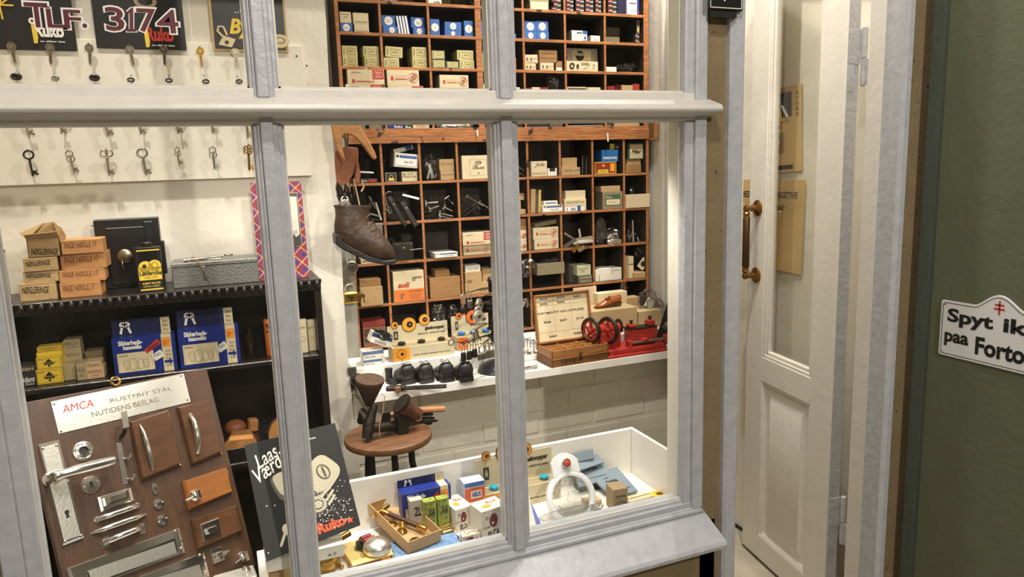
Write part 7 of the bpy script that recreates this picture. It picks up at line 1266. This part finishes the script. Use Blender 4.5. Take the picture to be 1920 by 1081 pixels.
# boxes behind the machine, on the step
def sbox(label, x0, x1, yt, yb, Y, mat, d=.05, z=SZ2, deco=None, name='cardboard_box', yaw=0.):
    a = at(x0, yb, Y=Y); b = at(x1, yb, Y=Y); zt = at((x0+x1)/2, yt, Y=Y).z; m = MB(); w_ = b.x-a.x; m.box(0, w_, 0, d, 0, zt-z, mat, bev=.0008)
    if deco: m.T = Matrix.Translation((w_/2, 0, 0)); deco(m, w_, zt-z, d); m.T = None
    return tag(m.build(name, None, (a.x, Y, z), (0, 0, yaw), smooth=.3), label, 'box'), zt
_, zc1 = sbox('large pale cardboard box behind the red machine carrying a small shoe', 1104, 1195, 580, 610, 2.275, M('pale_cardboard', (190, 166, 122), .75, var=.06, vs=20), d=.12)
_, zc2 = sbox('second pale cardboard box right of the one carrying the small shoe', 1197, 1240, 582, 612, 2.29, M('pale_cardboard', (0, 0, 0)), d=.10)
sbox('white box with red lines between the sample case and the red machine', 1088, 1103, 588, 630, 2.29, cardw, d=.035, deco=lambda m, w_, h, d: (m.line([(-w_*.5, h*.8), (w_*.5, h*.85)], .0015, redp), m.line([(-w_*.5, h*.65), (w_*.5, h*.7)], .0008, redp)))
o_, _z = sbox('tall pinkish card sheet standing behind the sample case lid', 1076, 1119, 538, 590, 2.435, M('pink_card', (216, 190, 158), .7), d=.006)
sbox('open cream box in the bottom row above the small brown shoe', 1121, 1176, 548, 566, 2.40, cardc, d=.045); sbox('low tan box right of the open cream box', 1177, 1200, 557, 570, 2.40, card, d=.045)
for k, (x0, x1, y0, y1, Y) in enumerate(((1196, 1232, 545, 580, 2.36), (1210, 1236, 560, 584, 2.33), (1162, 1176, 530, 556, 2.45), (1222, 1246, 560, 590, 2.36))):
    a = at(x0, y0, Y=Y); b = at(x1, y1, Y=Y); m = MB(); m.ball((0, 0, 0), 1, plastic, sx=(b.x-a.x)/2, sy=.015, sz=(a.z-b.z)/2, n=14, jit=.2, seed=40+k); tag(m.build('plastic_bag', None, ((a.x+b.x)/2, Y, (a.z+b.z)/2), smooth=0), ('crumpled clear bag standing on the boxes at the right end of the step', 'smaller clear bag in front of the crumpled one at the right end', 'clear bag behind the open cream box', 'clear bag rightmost on the pale boxes')[k], 'plastic bag')
p = at(1217, 568, Y=2.34); m = MB(); m.box(-.018, .018, 0, .002, -.018, .018, cardw); tag(m.build('white_card', None, (p.x, 2.335, p.z), (0, .6, 0)), 'square white card standing on its corner before the clear bags', 'card')
for k, (x, y) in enumerate(((1206, 577), (1238, 580))):
    m = MB(); rd2 = random.Random(k); p = at(x, y, Y=2.33)
    for j in range(9): m.ring((rd2.uniform(-.016, .016), rd2.uniform(-.01, .01), rd2.uniform(0, .006)), .004, .0012, satin, ax='z' if j % 2 else 'y', n=8, k=4)
    q = tag(m.build('screw_pile', None, (p.x, 2.335, zc2+.0015)), ('little heap of screws on the pale box by the clear bags', 'little heap of screws at the far right of the pale box')[k], 'screws'); q['kind'] = 'stuff'
# small brown heeled shoe, side view, toe to the left
ps = at(1146, 577, Y=2.31); o = thing('miniature_shoe', 'small glossy brown heeled lace shoe standing on the pale cardboard box', 'shoe', (ps.x, 2.325, zc1+.0006)); bs_ = M('glossy_tan_leather', (158, 88, 42), .18, coat=.4)
def rs(x, w_, z0, z1, n=12): return [(x, w_*math.cos(2*math.pi*k/n), (z0+z1)/2+(z1-z0)/2*math.sin(2*math.pi*k/n)) for k in range(n)]
q = 1.12
m = MB(); m.loft([rs(-.052*q, .004, .003, .009), rs(-.046*q, .014, .002, .015), rs(-.032*q, .018, .002, .020), rs(-.014*q, .016, .003, .030), rs(.004*q, .014, .007, .040), rs(.022*q, .014, .012, .040), rs(.038*q, .013, .014, .044), rs(.044*q, .008, .015, .042)], bs_); m.build('upper', o, smooth=1.2)
m = MB(); m.prism([(-.054*q, 0), (-.02*q, 0), (.0, .003), (.016*q, .009), (.044*q, .012), (.044*q, .016), (.014*q, .012), (-.02*q, .003), (-.052*q, .004)], -.014, .014, M('shoe_sole', (96, 56, 32), .5)); m.prism([(.018*q, .012), (.022*q, 0), (.040*q, 0), (.044*q, .014)], -.010, .010, M('shoe_sole', (0, 0, 0))); m.build('sole_and_heel', o, smooth=.4)
m = MB(); m.ball((-.012, -.010, .036), .006, bs_, n=8, sz=.6); m.ball((-.004, -.010, .041), .006, bs_, n=8, sz=.6); m.tube([(-.02, -.008, .030), (-.012, 0, .036), (-.016, .008, .030)], .0016, bs_, 6); m.build('lace_bow', o)
# black panel with keys at the right end
q = [at(1232, 628, Z=LZ2+.03), at(1262, 632, Z=LZ2+.03)]; a = at(1228, 640, Y=2.20); m, O = pgon([(1226, 648), (1260, 542), (1262, 548), (1262, 646)], 2.225, 0, .003, pbk)
o = tag(m.build('key_poster', None, O, smooth=0), 'black card with silver keys standing at the right end of the ledge', 'poster')
m = MB(); p = at(1251, 608, Y=2.222)
for j in range(4): m.T = Matrix.Translation((p.x-O.x, -.002-.001*j, p.z-O.z+.008)) @ Matrix.Rotation(.9-.5*j, 4, 'Y'); key_cylinder(m, steel, .5)
m.build('keys', o)
p = at(1237, 240, Y=2.44); X0 = 1.585; m = MB(); m.box(0, .013, -.035, .035, -.012, .17, pine, bev=.001); m.rect(.0, 0, 0, 0, blk) if False else None
m.box(-.001, .0, -.022, .022, .0, .15, M('picture_card', (0, 0, 0))); tag(m.build('framed_picture', None, (1.586, 2.440, at(1237, 262, Y=2.44).z+.012), smooth=.3), 'small wooden framed piece fixed on the right wall beside the cabinets', 'frame')
m = MB(); p = at(1240, 285, Y=2.40); m.tube([(0, 0, 0), (-.004, -.002, .004), (-.003, 0, -.008)], .0008, dmetal, 5); tag(m.build('wall_hook', None, (1.596, 2.40, p.z)), 'tiny bent wire hook on the right wall under the framed piece', 'hook')
# ================================================================= IN THE DISPLAY TRAY
def obox(name, label, cat, z0, Fb, Ft, Lt, Rt, mat, deco=None, open_=False, d=None, h=None, ymin=1.471, group=None, build=True, side=None, top=None, sq=True):
    """box from its nearest vertical edge (pixels Fb, Ft) and the far ends Lt, Rt of its two top edges"""
    B = at(*Fb, Z=z0)
    if B.y < ymin: B = at(*Ft, Z=z0); B = at(Fb[0], Fb[1], Y=ymin); hh = at(*Ft, Y=ymin).z-z0; B.z = z0
    else: hh = at(*Ft, Y=B.y).z-z0
    if h: hh = h
    zt = z0+hh; L = at(*Lt, Z=zt); R = at(*Rt, Z=zt); e = (R-B).to_2d(); W = e.length; ang = math.atan2(e.y, e.x); l = (L-B).to_2d(); D = d or max(.01, abs(l.dot(V((-math.sin(ang), math.cos(ang))))))
    sk = 0 if sq else l.dot(V((math.cos(ang), math.sin(ang))))
    o = thing(name, label, cat, (B.x, B.y, z0), (0, 0, ang), group)
    if build:
        m = MB()
        if open_:
            t = .0018; m.box(0, W, 0, t, 0, hh, mat); m.box(0, W, D-t, D, 0, hh, mat); m.box(0, t, t, D-t, 0, hh, mat); m.box(W-t, W, t, D-t, 0, hh, mat); m.box(0, W, 0, D, 0, t, mat)
        else: m.box(0, W, 0, D, 0, hh, mat, bev=.0008)
        m.build('carton', o, smooth=.3)
        if deco: m = MB(); deco(m, W, hh, D); m.build('print', o, smooth=0)
    return o, W, D, hh, zt
def topt(m, t, mat, u0, v0, u1, v1, W, D, h, **k): m.text(t, mat, W*u0, D*v0, W*u1, D*v1, y=h+.0005, top=True, **k)
# lock box with header flap
fx0, fx1 = 747, 850
o = blue_box('deep blue lock box with header flap and red sticker standing in the display tray', 752, 846, 917, 1.600, TZ, d=.036, rot=.03, fl=.20)
ab = (lambda m, W, h, D: (m.rect(W*.02, 0, W*.98, h*.72, M('abus_orange', (214, 90, 50), .5)), m.rect(W*.3, h*.14, W*.82, h*.58, cardw, y=-.0006), m.text('ABUS', bluep, W*.34, h*.2, W*.78, h*.52, y=-.0009, bold=.05), m.rect(0, h*.78, W, h, bluel)))
sbox('small orange and pale blue padlock box printed ABUS in the tray', 871, 910, 903, 925, 1.600, M('pale_blue_card', (180, 190, 206), .5), d=.04, z=TZ, name='padlock_box', deco=lambda m, w_, h, d: (m.rect(-w_*.48, h*.45, w_*.48, h*.84, M('abus_orange', (214, 90, 50), .5)), m.rect(-w_*.2, h*.54, w_*.32, h*.76, cardw, y=-.0006), m.text('ABUS', bluep, -w_*.16, h*.58, w_*.28, h*.72, y=-.0009, bold=.05), m.rect(-w_*.48, h*.88, w_*.48, h, bluel)))
pbx = [(752, 846)]
# under it a hidden support: the white speckled box behind
speck = M('silca_card', (214, 206, 190), .6, var=.05, vs=20, spots=((54, 46, 42), 110, .66))
silr = M('silca_red', (200, 50, 60), .5)
def silca(side_top=True):
    def d(m, W, h, D):
        m.text('SILCA', blk, W*.22, h*.10, W*.66, h*.32, y=-.0006, bold=.03, rot=.12); m.text('CO', redp, W*.74, h*.18, W*.95, h*.34, y=-.0006, bold=.02, rot=.1); m.disc(W*.45, h*.62, W*.16, M('silca_maroon', (120, 40, 50), .5), y=-.0006, rz=h*.22); m.disc(W*.42, h*.55, W*.04, whitep, y=-.0009)
        m.text('SILCA', blk, W*.02, h*.2, W*.10, h*.7, y=-.0006, rot=1.57); m.ring((W*.2, -.0006, h*.75), W*.05, .0006, blk, n=10, k=4)
        topt(m, 'SILCA', redp, .45, .55, .85, .72, W, D, h, bold=.02)
        m.poly([(W*.35+W*.16*math.cos(t), D*.35+D*.13*math.sin(t), h+.0006) for t in [k*.3927 for k in range(16)]], orangep)
        rd3 = random.Random(int(W*10000))
        for _ in range(34):
            x, z = rd3.uniform(.04, .96)*W, rd3.uniform(.04, .96)*h; r = rd3.uniform(.0005, .0013); m.disc(x, z, r, blk, y=-.0005, n=7)
            x, y = rd3.uniform(.04, .96)*W, rd3.uniform(.04, .96)*D; m.poly([(x+r*math.cos(t), y+r*math.sin(t), h+.0005) for t in (0, 1.2, 2.4, 3.6, 4.9)], blk)
    return d
cardw2 = M('silca_white', (216, 208, 192), .6, var=.05, vs=20)
o, W_1, D_1, h_1, zt_1 = obox('key_blank_box', 'speckled white key blank box printed SILCA, rear one in the tray', 'box', TZ, (856, 1000), (850, 957), (842, 932), (886, 946), cardw2, silca(), d=.075)
o, W_2, D_2, h_2, zt_2 = obox('key_blank_box', 'large speckled key blank box with red blot printed SILCA, front one by the second mullion', 'box', TZ, (905, 1018), (902, 960), (884, 947), (951, 944), cardw2, silca(), d=.055, ymin=1.472)
obox('key_blank_box', 'small speckled key blank box printed SILCA lowest before the larger ones', 'box', TZ, (868, 1026), (866, 1006), (857, 992), (900, 998), cardw2, silca(), d=.022, ymin=1.471)
# green packets and grey white packet
gp_ = M('lime_packet', (168, 172, 72), .5, var=.3, vs=90, col2=(90, 110, 50))
for x0, x1, yt, Yp, mt_, lab, t_ in ((796, 819, 939, 1.556, gp_, 'lime green patterned packet, left of two behind the open cardboard box', 'X4'), (821, 843, 934, 1.560, gp_, 'lime green patterned packet, right of two beside the speckled boxes', 'X4'), (770, 794, 937, 1.575, M('grey_packet', (176, 172, 160), .6), 'grey and white packet printed with letters behind the open cardboard box', 'ZL')):
    sbox(lab, x0, x1, yt, yt+30, Yp, mt_, d=.022, z=TZ, name='packet', deco=lambda m, w_, h, d: m.text(t_, blk, -w_*.2, h*.55, w_*.35, h*.80, y=-.0006, bold=.03))
# brass screws and black coil
p = at(822, 982, Z=TZ); m = MB(); [m.tube([(0, .008*k, .014+.004*k), (.030, .008*k+.002, .016+.004*k)], .0022, brass, 8) for k in range(3)]; [m.ball((x, .008, .014), .004, brass, n=8) for x in (0, .03)]; m.box(-.004, .034, .0, .02, 0, .012, cardw, bev=.001); tag(m.build('brass_bolts', None, (p.x-.012, 1.53, TZ)), 'three thin brass bolts tied on a white card', 'bolts')
m = MB(); p = at(843, 998, Z=TZ+.01); [m.ring((0, 0, .003+.003*k), .013, .0022, black, ax='z', n=20) for k in range(3)]; tag(m.build('black_coil', None, (p.x, 1.508, TZ)), 'small black coil beside the blue patterned box', 'coil')
# blue patterned flat box
bpat = M('blue_pattern', (86, 120, 160), .6, var=.45, vs=130, col2=(130, 156, 190))
o, Wb, Db, hb_, ztb = obox('patterned_box', 'flat blue patterned cardboard box under the open box with brass handle', 'box', TZ, (742, 1070), (741, 1056), (716, 1005), (866, 1024), bpat, None, d=.080, h=.012, ymin=1.472)
# open cardboard box with brass handle
o, Wc, Dc, hc_, ztc = obox('open_cardboard_box', 'open tan cardboard box holding a brass lever handle set', 'box', ztb+.0006, (765, 1043), (763, 1016), (673, 940), (829, 994), card, None, open_=True, d=.183, ymin=1.475)
an = o.rotation_euler.z+.10; TL_ = .15; o.rotation_euler = (TL_, 0, an); o.location.z += .001; c0 = V(o.location)
bxh = thing('door_lever', 'brass and dark wood T-shaped door handle lying in the open cardboard box', 'door handle', (c0.x, c0.y, c0.z+.003), (TL_, 0, an))
dw = M('dark_grip_wood', (78, 46, 28), .4, wood=.3, vs=20)
A_ = V((Wc*.22, Dc*.86, .014)); B_ = V((Wc*.80, Dc*.20, .014)); dd = (B_-A_); m = MB(); m.tube([tuple(A_), tuple(A_+dd*.12), tuple(A_+dd*.18)], [.007, .0075, .006], brass, 12); m.tube([tuple(A_+dd*.82), tuple(A_+dd*.86), tuple(B_)], [.006, .0085, .006], brass, 12); pr = V((-dd.y, dd.x, 0)).normalized(); m.tube([tuple(A_+pr*.030), tuple(A_+pr*.027), tuple(A_-pr*.027), tuple(A_-pr*.030)], [.004, .0062, .0062, .004], brass, 12); m.build('brass_fittings', bxh)
m = MB(); m.tube([tuple(A_+dd*.18), tuple(A_+dd*.82)], .0062, dw, 12); m.build('grip', bxh)
for k, (u, v, lab) in enumerate(((.28, .62, 'round brass rose lying at the back of the open cardboard box'), (.34, .42, 'brass knob lying in the middle of the open cardboard box'), (.42, .14, 'round brass keyhole rose lying at the front of the open cardboard box'))):
    p = V((Wc*u, Dc*v, .0025)); p.rotate(Matrix.Rotation(TL_, 3, 'X')); p.rotate(Matrix.Rotation(an, 3, 'Z')); m = MB(); r = (.012, .013, .016)[k]
    if k == 1: m.lathe([(r, 0), (r*.8, .005), (r*.35, .010), (r*.6, .014), (r*.7, .020), (r*.3, .026), (0, .027)], brass, 20)
    else: m.lathe([(r, 0), (r, .002), (r*.85, .004), (r*.35, .005), (r*.3, .001)], brass, 20)
    tag(m.build('brass_rose', None, (c0.x+p.x, c0.y+p.y, c0.z+p.z), (TL_, 0, an)), lab, 'door rose')
# yellow box with bell, black red bobbin
o, Wy, Dy, hy, zty = obox('bell_box', 'yellow cardboard box with maroon front label under the chrome bell', 'box', TZ, (664, 1092), (660, 1060), (632, 1012), (738, 1037), M('pale_yellow_card', (228, 204, 128), .6, var=.05, vs=15),
    lambda m, W, h, D: (m.rect(W*.06, 0, W*.96, h*.86, M('maroon_label', (132, 62, 44), .6)), m.rect(W*.70, h*.12, W*.92, h*.8, orangep, y=-.0006), m.ring((W*.22, -.0006, h*.45), h*.22, .0008, cardc, n=16, k=4), m.text('TUX', blk, W*.74, h*.4, W*.88, h*.6, y=-.0009)), d=.105, ymin=1.472)
cy_ = V(o.location)
def on(x, y, z): return at(x, y, Z=z)
p = on(711, 1036, zty+.002); m = MB(); m.lathe([(.0, .0), (.027, .0), (.030, .004), (.0315, .010), (.029, .019), (.022, .026), (.012, .030), (.004, .0315), (.0035, .034), (.0, .0345)], steel, 36); tag(m.build('bell_dome', None, (p.x-.002, max(p.y, cy_.y+.035), zty+.0006), smooth=1.0), 'shiny steel bell dome lying on the yellow box', 'bell')
p = on(684, 1006, zty+.008); o = thing('electric_bell', 'black electric bell mechanism with red coils behind the steel bell dome', 'bell', (p.x, max(p.y, cy_.y+.07), zty+.0006), (0, 0, .3)); o.location.y = cy_.y+.068
m = MB(); m.lathe([(.026, 0), (.028, .003), (.027, .010), (.022, .013), (0, .013)], black, 8); m.build('base', o, smooth=.4); m = MB(); [m.tube([(-.012, dy, .019), (.012, dy, .019)], .006, redpk, 12) for dy in (-.008, .006)]; m.build('coil', o); m = MB(); m.ball((.016, 0, .017), .004, brass, n=8); m.tube([(-.014, -.012, .020), (-.014, .010, .020)], .0022, brass, 8); m.box(.012, .024, -.014, .012, .013, .015, whitep); m.build('terminal', o)
# brass door knob set lying left of the yellow box, below its rail a white card
def long(label, name, cat, p0, p1, z0, z1, prof, mat, parts=None):
    a = at(*p0, Z=z0); b = at(*p1, Z=z1); return a, b
a = V((.150, 1.512, TZ+.022)); o = thing('brass_doorknob', 'polished brass oval door knob lying at the front edge of the tray', 'door knob', at(612, 1058, Y=1.50)); o.location.z = max(o.location.z, TZ+.027); m = MB(); m.ball((0, 0, 0), 1, brass, sx=.024, sy=.020, sz=.026, n=22); m.build('knob', o, smooth=1.5)
m = MB(); m.tube([(-.004, .012, .012), (.006, .030, .018), (.020, .044, .020)], [.014, .007, .005], chrome, 14); m.build('neck', o); m = MB(); m.box(.012, .019, .026, .050, .002, .030, darkc, bev=.001); m.tube([(.020, .040, .018), (.062, .062, .022)], .0075, oldbrass, 12); m.build('spindle', o)
m = MB(); p = at(640, 1062, Y=1.49); m.box(-.014, .016, 0, .03, 0, .004, cardw, bev=.001); m.ball((.002, .006, .010), .005, brass, n=10); m.tube([(-.006, .01, .007), (-.010, .02, .03)], .002, brass, 8); tag(m.build('brass_screw', None, (p.x, 1.488, TZ+.001)), 'small brass screw on a white card in front of the yellow box', 'screw')
# white and yellow paper sheets and boxes under the poster and bright lit box at the mullion
o, W_, D_, h_, z_ = obox('yellow_box', 'bright pale yellow box with a metal ring, cut by the first mullion at the bottom', 'box', .7158, (522, 1110), (520, 1075), (505, 1037), (560, 1066), M('pale_yellow_card', (0, 0, 0)), None, h=.075, d=.06, ymin=1.474)
cc = V(o.location); m = MB(); m.ring((0, 0, 0), .020, .002, steel, ax='z', n=24); tag(m.build('steel_ring', None, (cc.x+W_*.55, cc.y+.022, z_+.0025)), 'steel ring lying on the bright pale yellow box', 'ring')
m = MB(); m.box(.030, .180, 1.500, 1.575, TZ, .7895, card, bev=.001); tag(m.build('tan_carton', None, None), 'tan carton low behind the brass door knob supporting a white one', 'box')
m = MB(); m.box(.026, .186, 1.4745, 1.56, .790, .8185, cardw, bev=.001); m.text('A.F.', blk, .150, .796, .172, .803, y=1.4738); tag(m.build('white_carton', None, None), 'flat white carton under the foot of the black poster', 'box')
# third eye display with turquoise knobs
eye_display('beige counter display with orange eyes and turquoise knobs in the tray, split by the mullion', 906, 1052, 955, 1.60, TZ, tq, s=.9, hh=.135, d=.045, fh=.055, orange=M('amber_disc', (220, 142, 44), .5), eyes=((.13, 1.06, .095), (.37, 1.06, .20), (.63, 1.04, .15)))
# blue and white sleeves leaning
for k, (x0, x1) in enumerate(((987, 1000), (992, 1010), (998, 1022))):
    a_ = at(x1-3, 992, Y=1.478); t_ = at(988, 905+14*k, Y=1.50+.014*k); m = MB(); d_ = t_-a_; w2 = .006; mt_ = (cardw, cardw, M('periwinkle_sleeve', (104, 116, 190), .35))[k]
    a_.z = TZ+.0012; a_.y = 1.474+.006*k; top_ = V((t_.x, a_.y+.045, t_.z)); d_ = top_-a_; P4 = [V((-.014, 0, 0)), V((.0, 0, 0)), d_+V((.006, 0, 0)), d_+V((-.008, 0, 0))]; m.add([tuple(p) for p in P4]+[tuple(p+V((0, .0035, .001))) for p in P4], [(0, 1, 2, 3), (7, 6, 5, 4), (0, 4, 5, 1), (1, 5, 6, 2), (2, 6, 7, 3), (3, 7, 4, 0)], mt_); tag(m.build('paper_sleeve', None, a_, smooth=0), ('white paper sleeve leaning at the second mullion, left one', 'white paper sleeve leaning in the middle beside the second mullion', 'shiny periwinkle blue sleeve leaning right of the white ones')[k], 'sleeve')
# round white ring lock with red button, wrapped in film
rc = at(1071, 932, Y=1.515); RR = at(1113, 932, Y=1.515).x-rc.x; o = thing('ring_lock', 'white enamelled ring lock with a tab and red button wrapped in film', 'lock', (rc.x, 1.515, rc.z), (-.42, 0, 0)); wm = M('white_lacquer', (226, 226, 224), .25, coat=.5); R0, R1 = RR*.83, RR*1.05
def ringprism(m, r0, r1, y0, y1, mat, n=48):
    vs = []; fs = []
    for k in range(n):
        a = 2*math.pi*k/n; c, s = math.cos(a), math.sin(a); vs += [(r0*c, y0, r0*s), (r1*c, y0+.002, r1*s), (r1*c, y1, r1*s), (r0*c, y1, r0*s), ((r0+r1)/2*c, y0-.002, (r0+r1)/2*s)]
    for k in range(n):
        j = (k+1) % n; a, b = 5*k, 5*j; fs += [(a, a+4, b+4, b), (a+4, a+1, b+1, b+4), (a+1, a+2, b+2, b+1), (a+2, a+3, b+3, b+2), (a+3, a, b, b+3)]
    m.add(vs, [f[::-1] for f in fs], mat)
m = MB(); ringprism(m, R0, R1, -.006, .006, wm); m.build('ring', o, smooth=.9)
m = MB(); m.prism([(-RR*.62, RR*.82), (-RR*.60, RR*1.42), (-RR*.42, RR*1.62), (-RR*.15, RR*1.74), (RR*.10, RR*1.74), (RR*.38, RR*1.60), (RR*.56, RR*1.42), (RR*.58, RR*.86), (RR*.3, RR*.93), (-.0, RR*.97), (-RR*.3, RR*.93)], -.0062, .006, wm); m.build('tab', o, smooth=.4, bev=.0015)
m = MB(); m.lathe([(RR*.20, .006), (RR*.20, .014), (RR*.17, .016), (RR*.14, .016)], chrome, 24, (0, 0, RR*1.33), 'y'); m.lathe([(RR*.145, .0158), (RR*.12, .0166), (0, .0168)], M('red_button', (186, 62, 44), .5, var=.3, vs=200), 20, (0, 0, RR*1.33), 'y'); m.build('button', o)
film = clear('crinkled_film', (.95, .95, .93), .34, .10)
nt = film.node_tree; nb = nt.nodes.new('ShaderNodeTexNoise'); nb.inputs['Scale'].default_value = 55; bp_ = nt.nodes.new('ShaderNodeBump'); bp_.inputs['Strength'].default_value = 1.0; nt.links.new(nb.outputs[0], bp_.inputs['Height'])
for n_ in nt.nodes:
    if n_.type == 'BSDF_GLOSSY': nt.links.new(bp_.outputs[0], n_.inputs['Normal'])
m = MB(); m.ball((0, .010, 0), 1, film, sx=RR*.86, sy=.007, sz=RR*.86, n=30, jit=.13, seed=8); m.build('film', o, smooth=0)
m = MB()
for k in range(9): a = k*.85; r = RR*(.15+.6*((k*7) % 10)/10); m.tube([(r*math.cos(a), .003, -RR*.1+r*math.sin(a)*.8), (r*.6*math.cos(a+.5), .0, -RR*.15+r*.6*math.sin(a+.5))], .0007, chrome, 4)
m.build('film_creases', o)
p = at(1060, 980, Y=1.49); m = MB(); m.ball((0, 0, 0), 1, film, sx=RR*1.25, sy=.012, sz=.012, n=26, jit=.10, seed=12); tag(m.build('plastic_bag', None, (p.x+.004, 1.492, TZ+.016), (0, 0, .03), smooth=0), 'crinkled clear film lying under the white ring lock', 'plastic bag')
p = at(1120, 960, Y=1.49); m = MB(); m.ball((0, 0, 0), 1, plastic, sx=.022, sy=.014, sz=.010, n=18, jit=.2, seed=15); tag(m.build('plastic_bag', None, (p.x, 1.50, TZ+.011), smooth=0), 'small loose end of clear film beside the brown printed box', 'plastic bag')
m = MB(); a_ = at(1105, 948, Y=1.53); m.box(-.022, .022, 0, .03, 0, .012, M('pinkish_card', (0, 0, 0)), bev=.001); tag(m.build('small_carton', None, (a_.x+.012, 1.525, TZ)), 'small pinkish carton between the ring lock and the brown printed box', 'box')
# DANIA booklets
dn = slateblue
def booklet(label, q, zs, t, txt_=True, tilt=None):
    P4 = [at(x, y, Z=z) if not isinstance(z, tuple) else at(x, y, Y=z[0]) for (x, y), z in zip(q, zs)]; O4 = P4[0]; nrm = (P4[1]-P4[0]).cross(P4[3]-P4[0]).normalized()
    if nrm.z < 0: nrm = -nrm
    m = MB(); Q = [p-O4 for p in P4]; m.add([tuple(p) for p in Q]+[tuple(p-nrm*t) for p in Q], [(0, 1, 2, 3), (7, 6, 5, 4), (0, 4, 5, 1), (1, 5, 6, 2), (2, 6, 7, 3), (3, 7, 4, 0)], dn)
    if txt_:
        ex_ = Q[2]-Q[3]; ez_ = Q[0]-Q[3]; off = Q[3]+nrm*.0006; m.text('DANIA', blk, .28, .52, .72, .66, O=off, ex=ex_, ez=ez_, bold=.03); m.text('nr 20', blk, .3, .74, .48, .80, O=off, ex=ex_, ez=ez_); m.text('Forhaengslaas', blk, .36, .18, .90, .25, O=off, ex=ex_, ez=ez_)
    return tag(m.build('booklet', None, O4, smooth=0), label, 'booklet')
booklet('slate blue booklet printed DANIA lying nearest the brown box', [(1108, 892), (1156, 874), (1196, 919), (1148, 932)], [TZ+.034, TZ+.034, TZ+.010, TZ+.010], .006)
booklet('slate blue booklet printed DANIA leaning on the tray back, front of the stack', [(1070, 870), (1128, 855), (1146, 896), (1086, 912)], [TZ+.062, TZ+.062, TZ+.026, TZ+.026], .005)
booklet('slate blue booklet in the middle of the leaning stack', [(1068, 862), (1118, 848), (1132, 866), (1084, 882)], [TZ+.078, TZ+.078, TZ+.060, TZ+.060], .005, txt_=False)
booklet('slate grey booklet at the back of the leaning stack', [(1050, 856), (1112, 841), (1114, 858), (1056, 872)], [(TY-.010,), (TY-.010,), (TY-.02,), (TY-.02,)], .005, txt_=False)
m = MB(); a_ = at(1086, 905, Y=1.60); m.box(0, .075, 0, .04, 0, .030, darkc); tag(m.build('dark_carton', None, (a_.x+.006, 1.605, TZ)), 'dark carton under the leaning booklets', 'box')
# padlock box and flat packets at the right
obox('padlock_box', 'brown cardboard box with a printed padlock beside the ring lock', 'box', TZ, (1150, 966), (1147, 919), (1128, 906), (1177, 914), M('fawn_card', (160, 138, 104), .7, var=.05, vs=15),
     lambda m, W, h, D: (m.text('lommelås', blk, W*.18, h*.62, W*.86, h*.76, y=-.0006, bold=.01), m.text('solid', blk, W*.2, h*.54, W*.5, h*.59, y=-.0006), m.ring((W*.5, -.0006, h*.28), h*.16, .0006, blk, n=16, k=4, sx=1.5), m.ring((W*.38, -.0006, h*.22), h*.09, .0005, blk, n=12, k=4), m.ring((W*.68, -.0006, h*.34), h*.12, .0005, blk, n=12, k=4)), d=.045)
a_ = at(1180, 942, Y=1.49); b_ = at(1226, 934, Y=1.49)
m = MB(); W_ = b_.x-a_.x; m.box(0, W_, 0, .030, 0, .008, cardc, bev=.0006); m.line([(0, .004), (W_, .004)], .0012, blk); m.poly([(.001, .014, .0085), (W_-.001, .014, .0085), (W_-.001, .016, .0085), (.001, .016, .0085)], blk); tag(m.build('flat_packet', None, (a_.x, 1.488, TZ), (0, 0, .05), smooth=0), 'flat cream packet with black line right of the padlock box', 'packet')
a_ = at(1228, 936, Y=1.49); m = MB(); m.box(0, .048, 0, .032, 0, .005, yellowp); m.poly([(.022+.010*math.cos(t), .014+.008*math.sin(t), .0056) for t in [k*.52 for k in range(12)]], M('brown_print', (110, 70, 30), .6)); tag(m.build('yellow_packet', None, (a_.x, 1.486, TZ), (0, 0, .05), smooth=0), 'flat yellow packet with brown mark in the right front corner', 'packet')
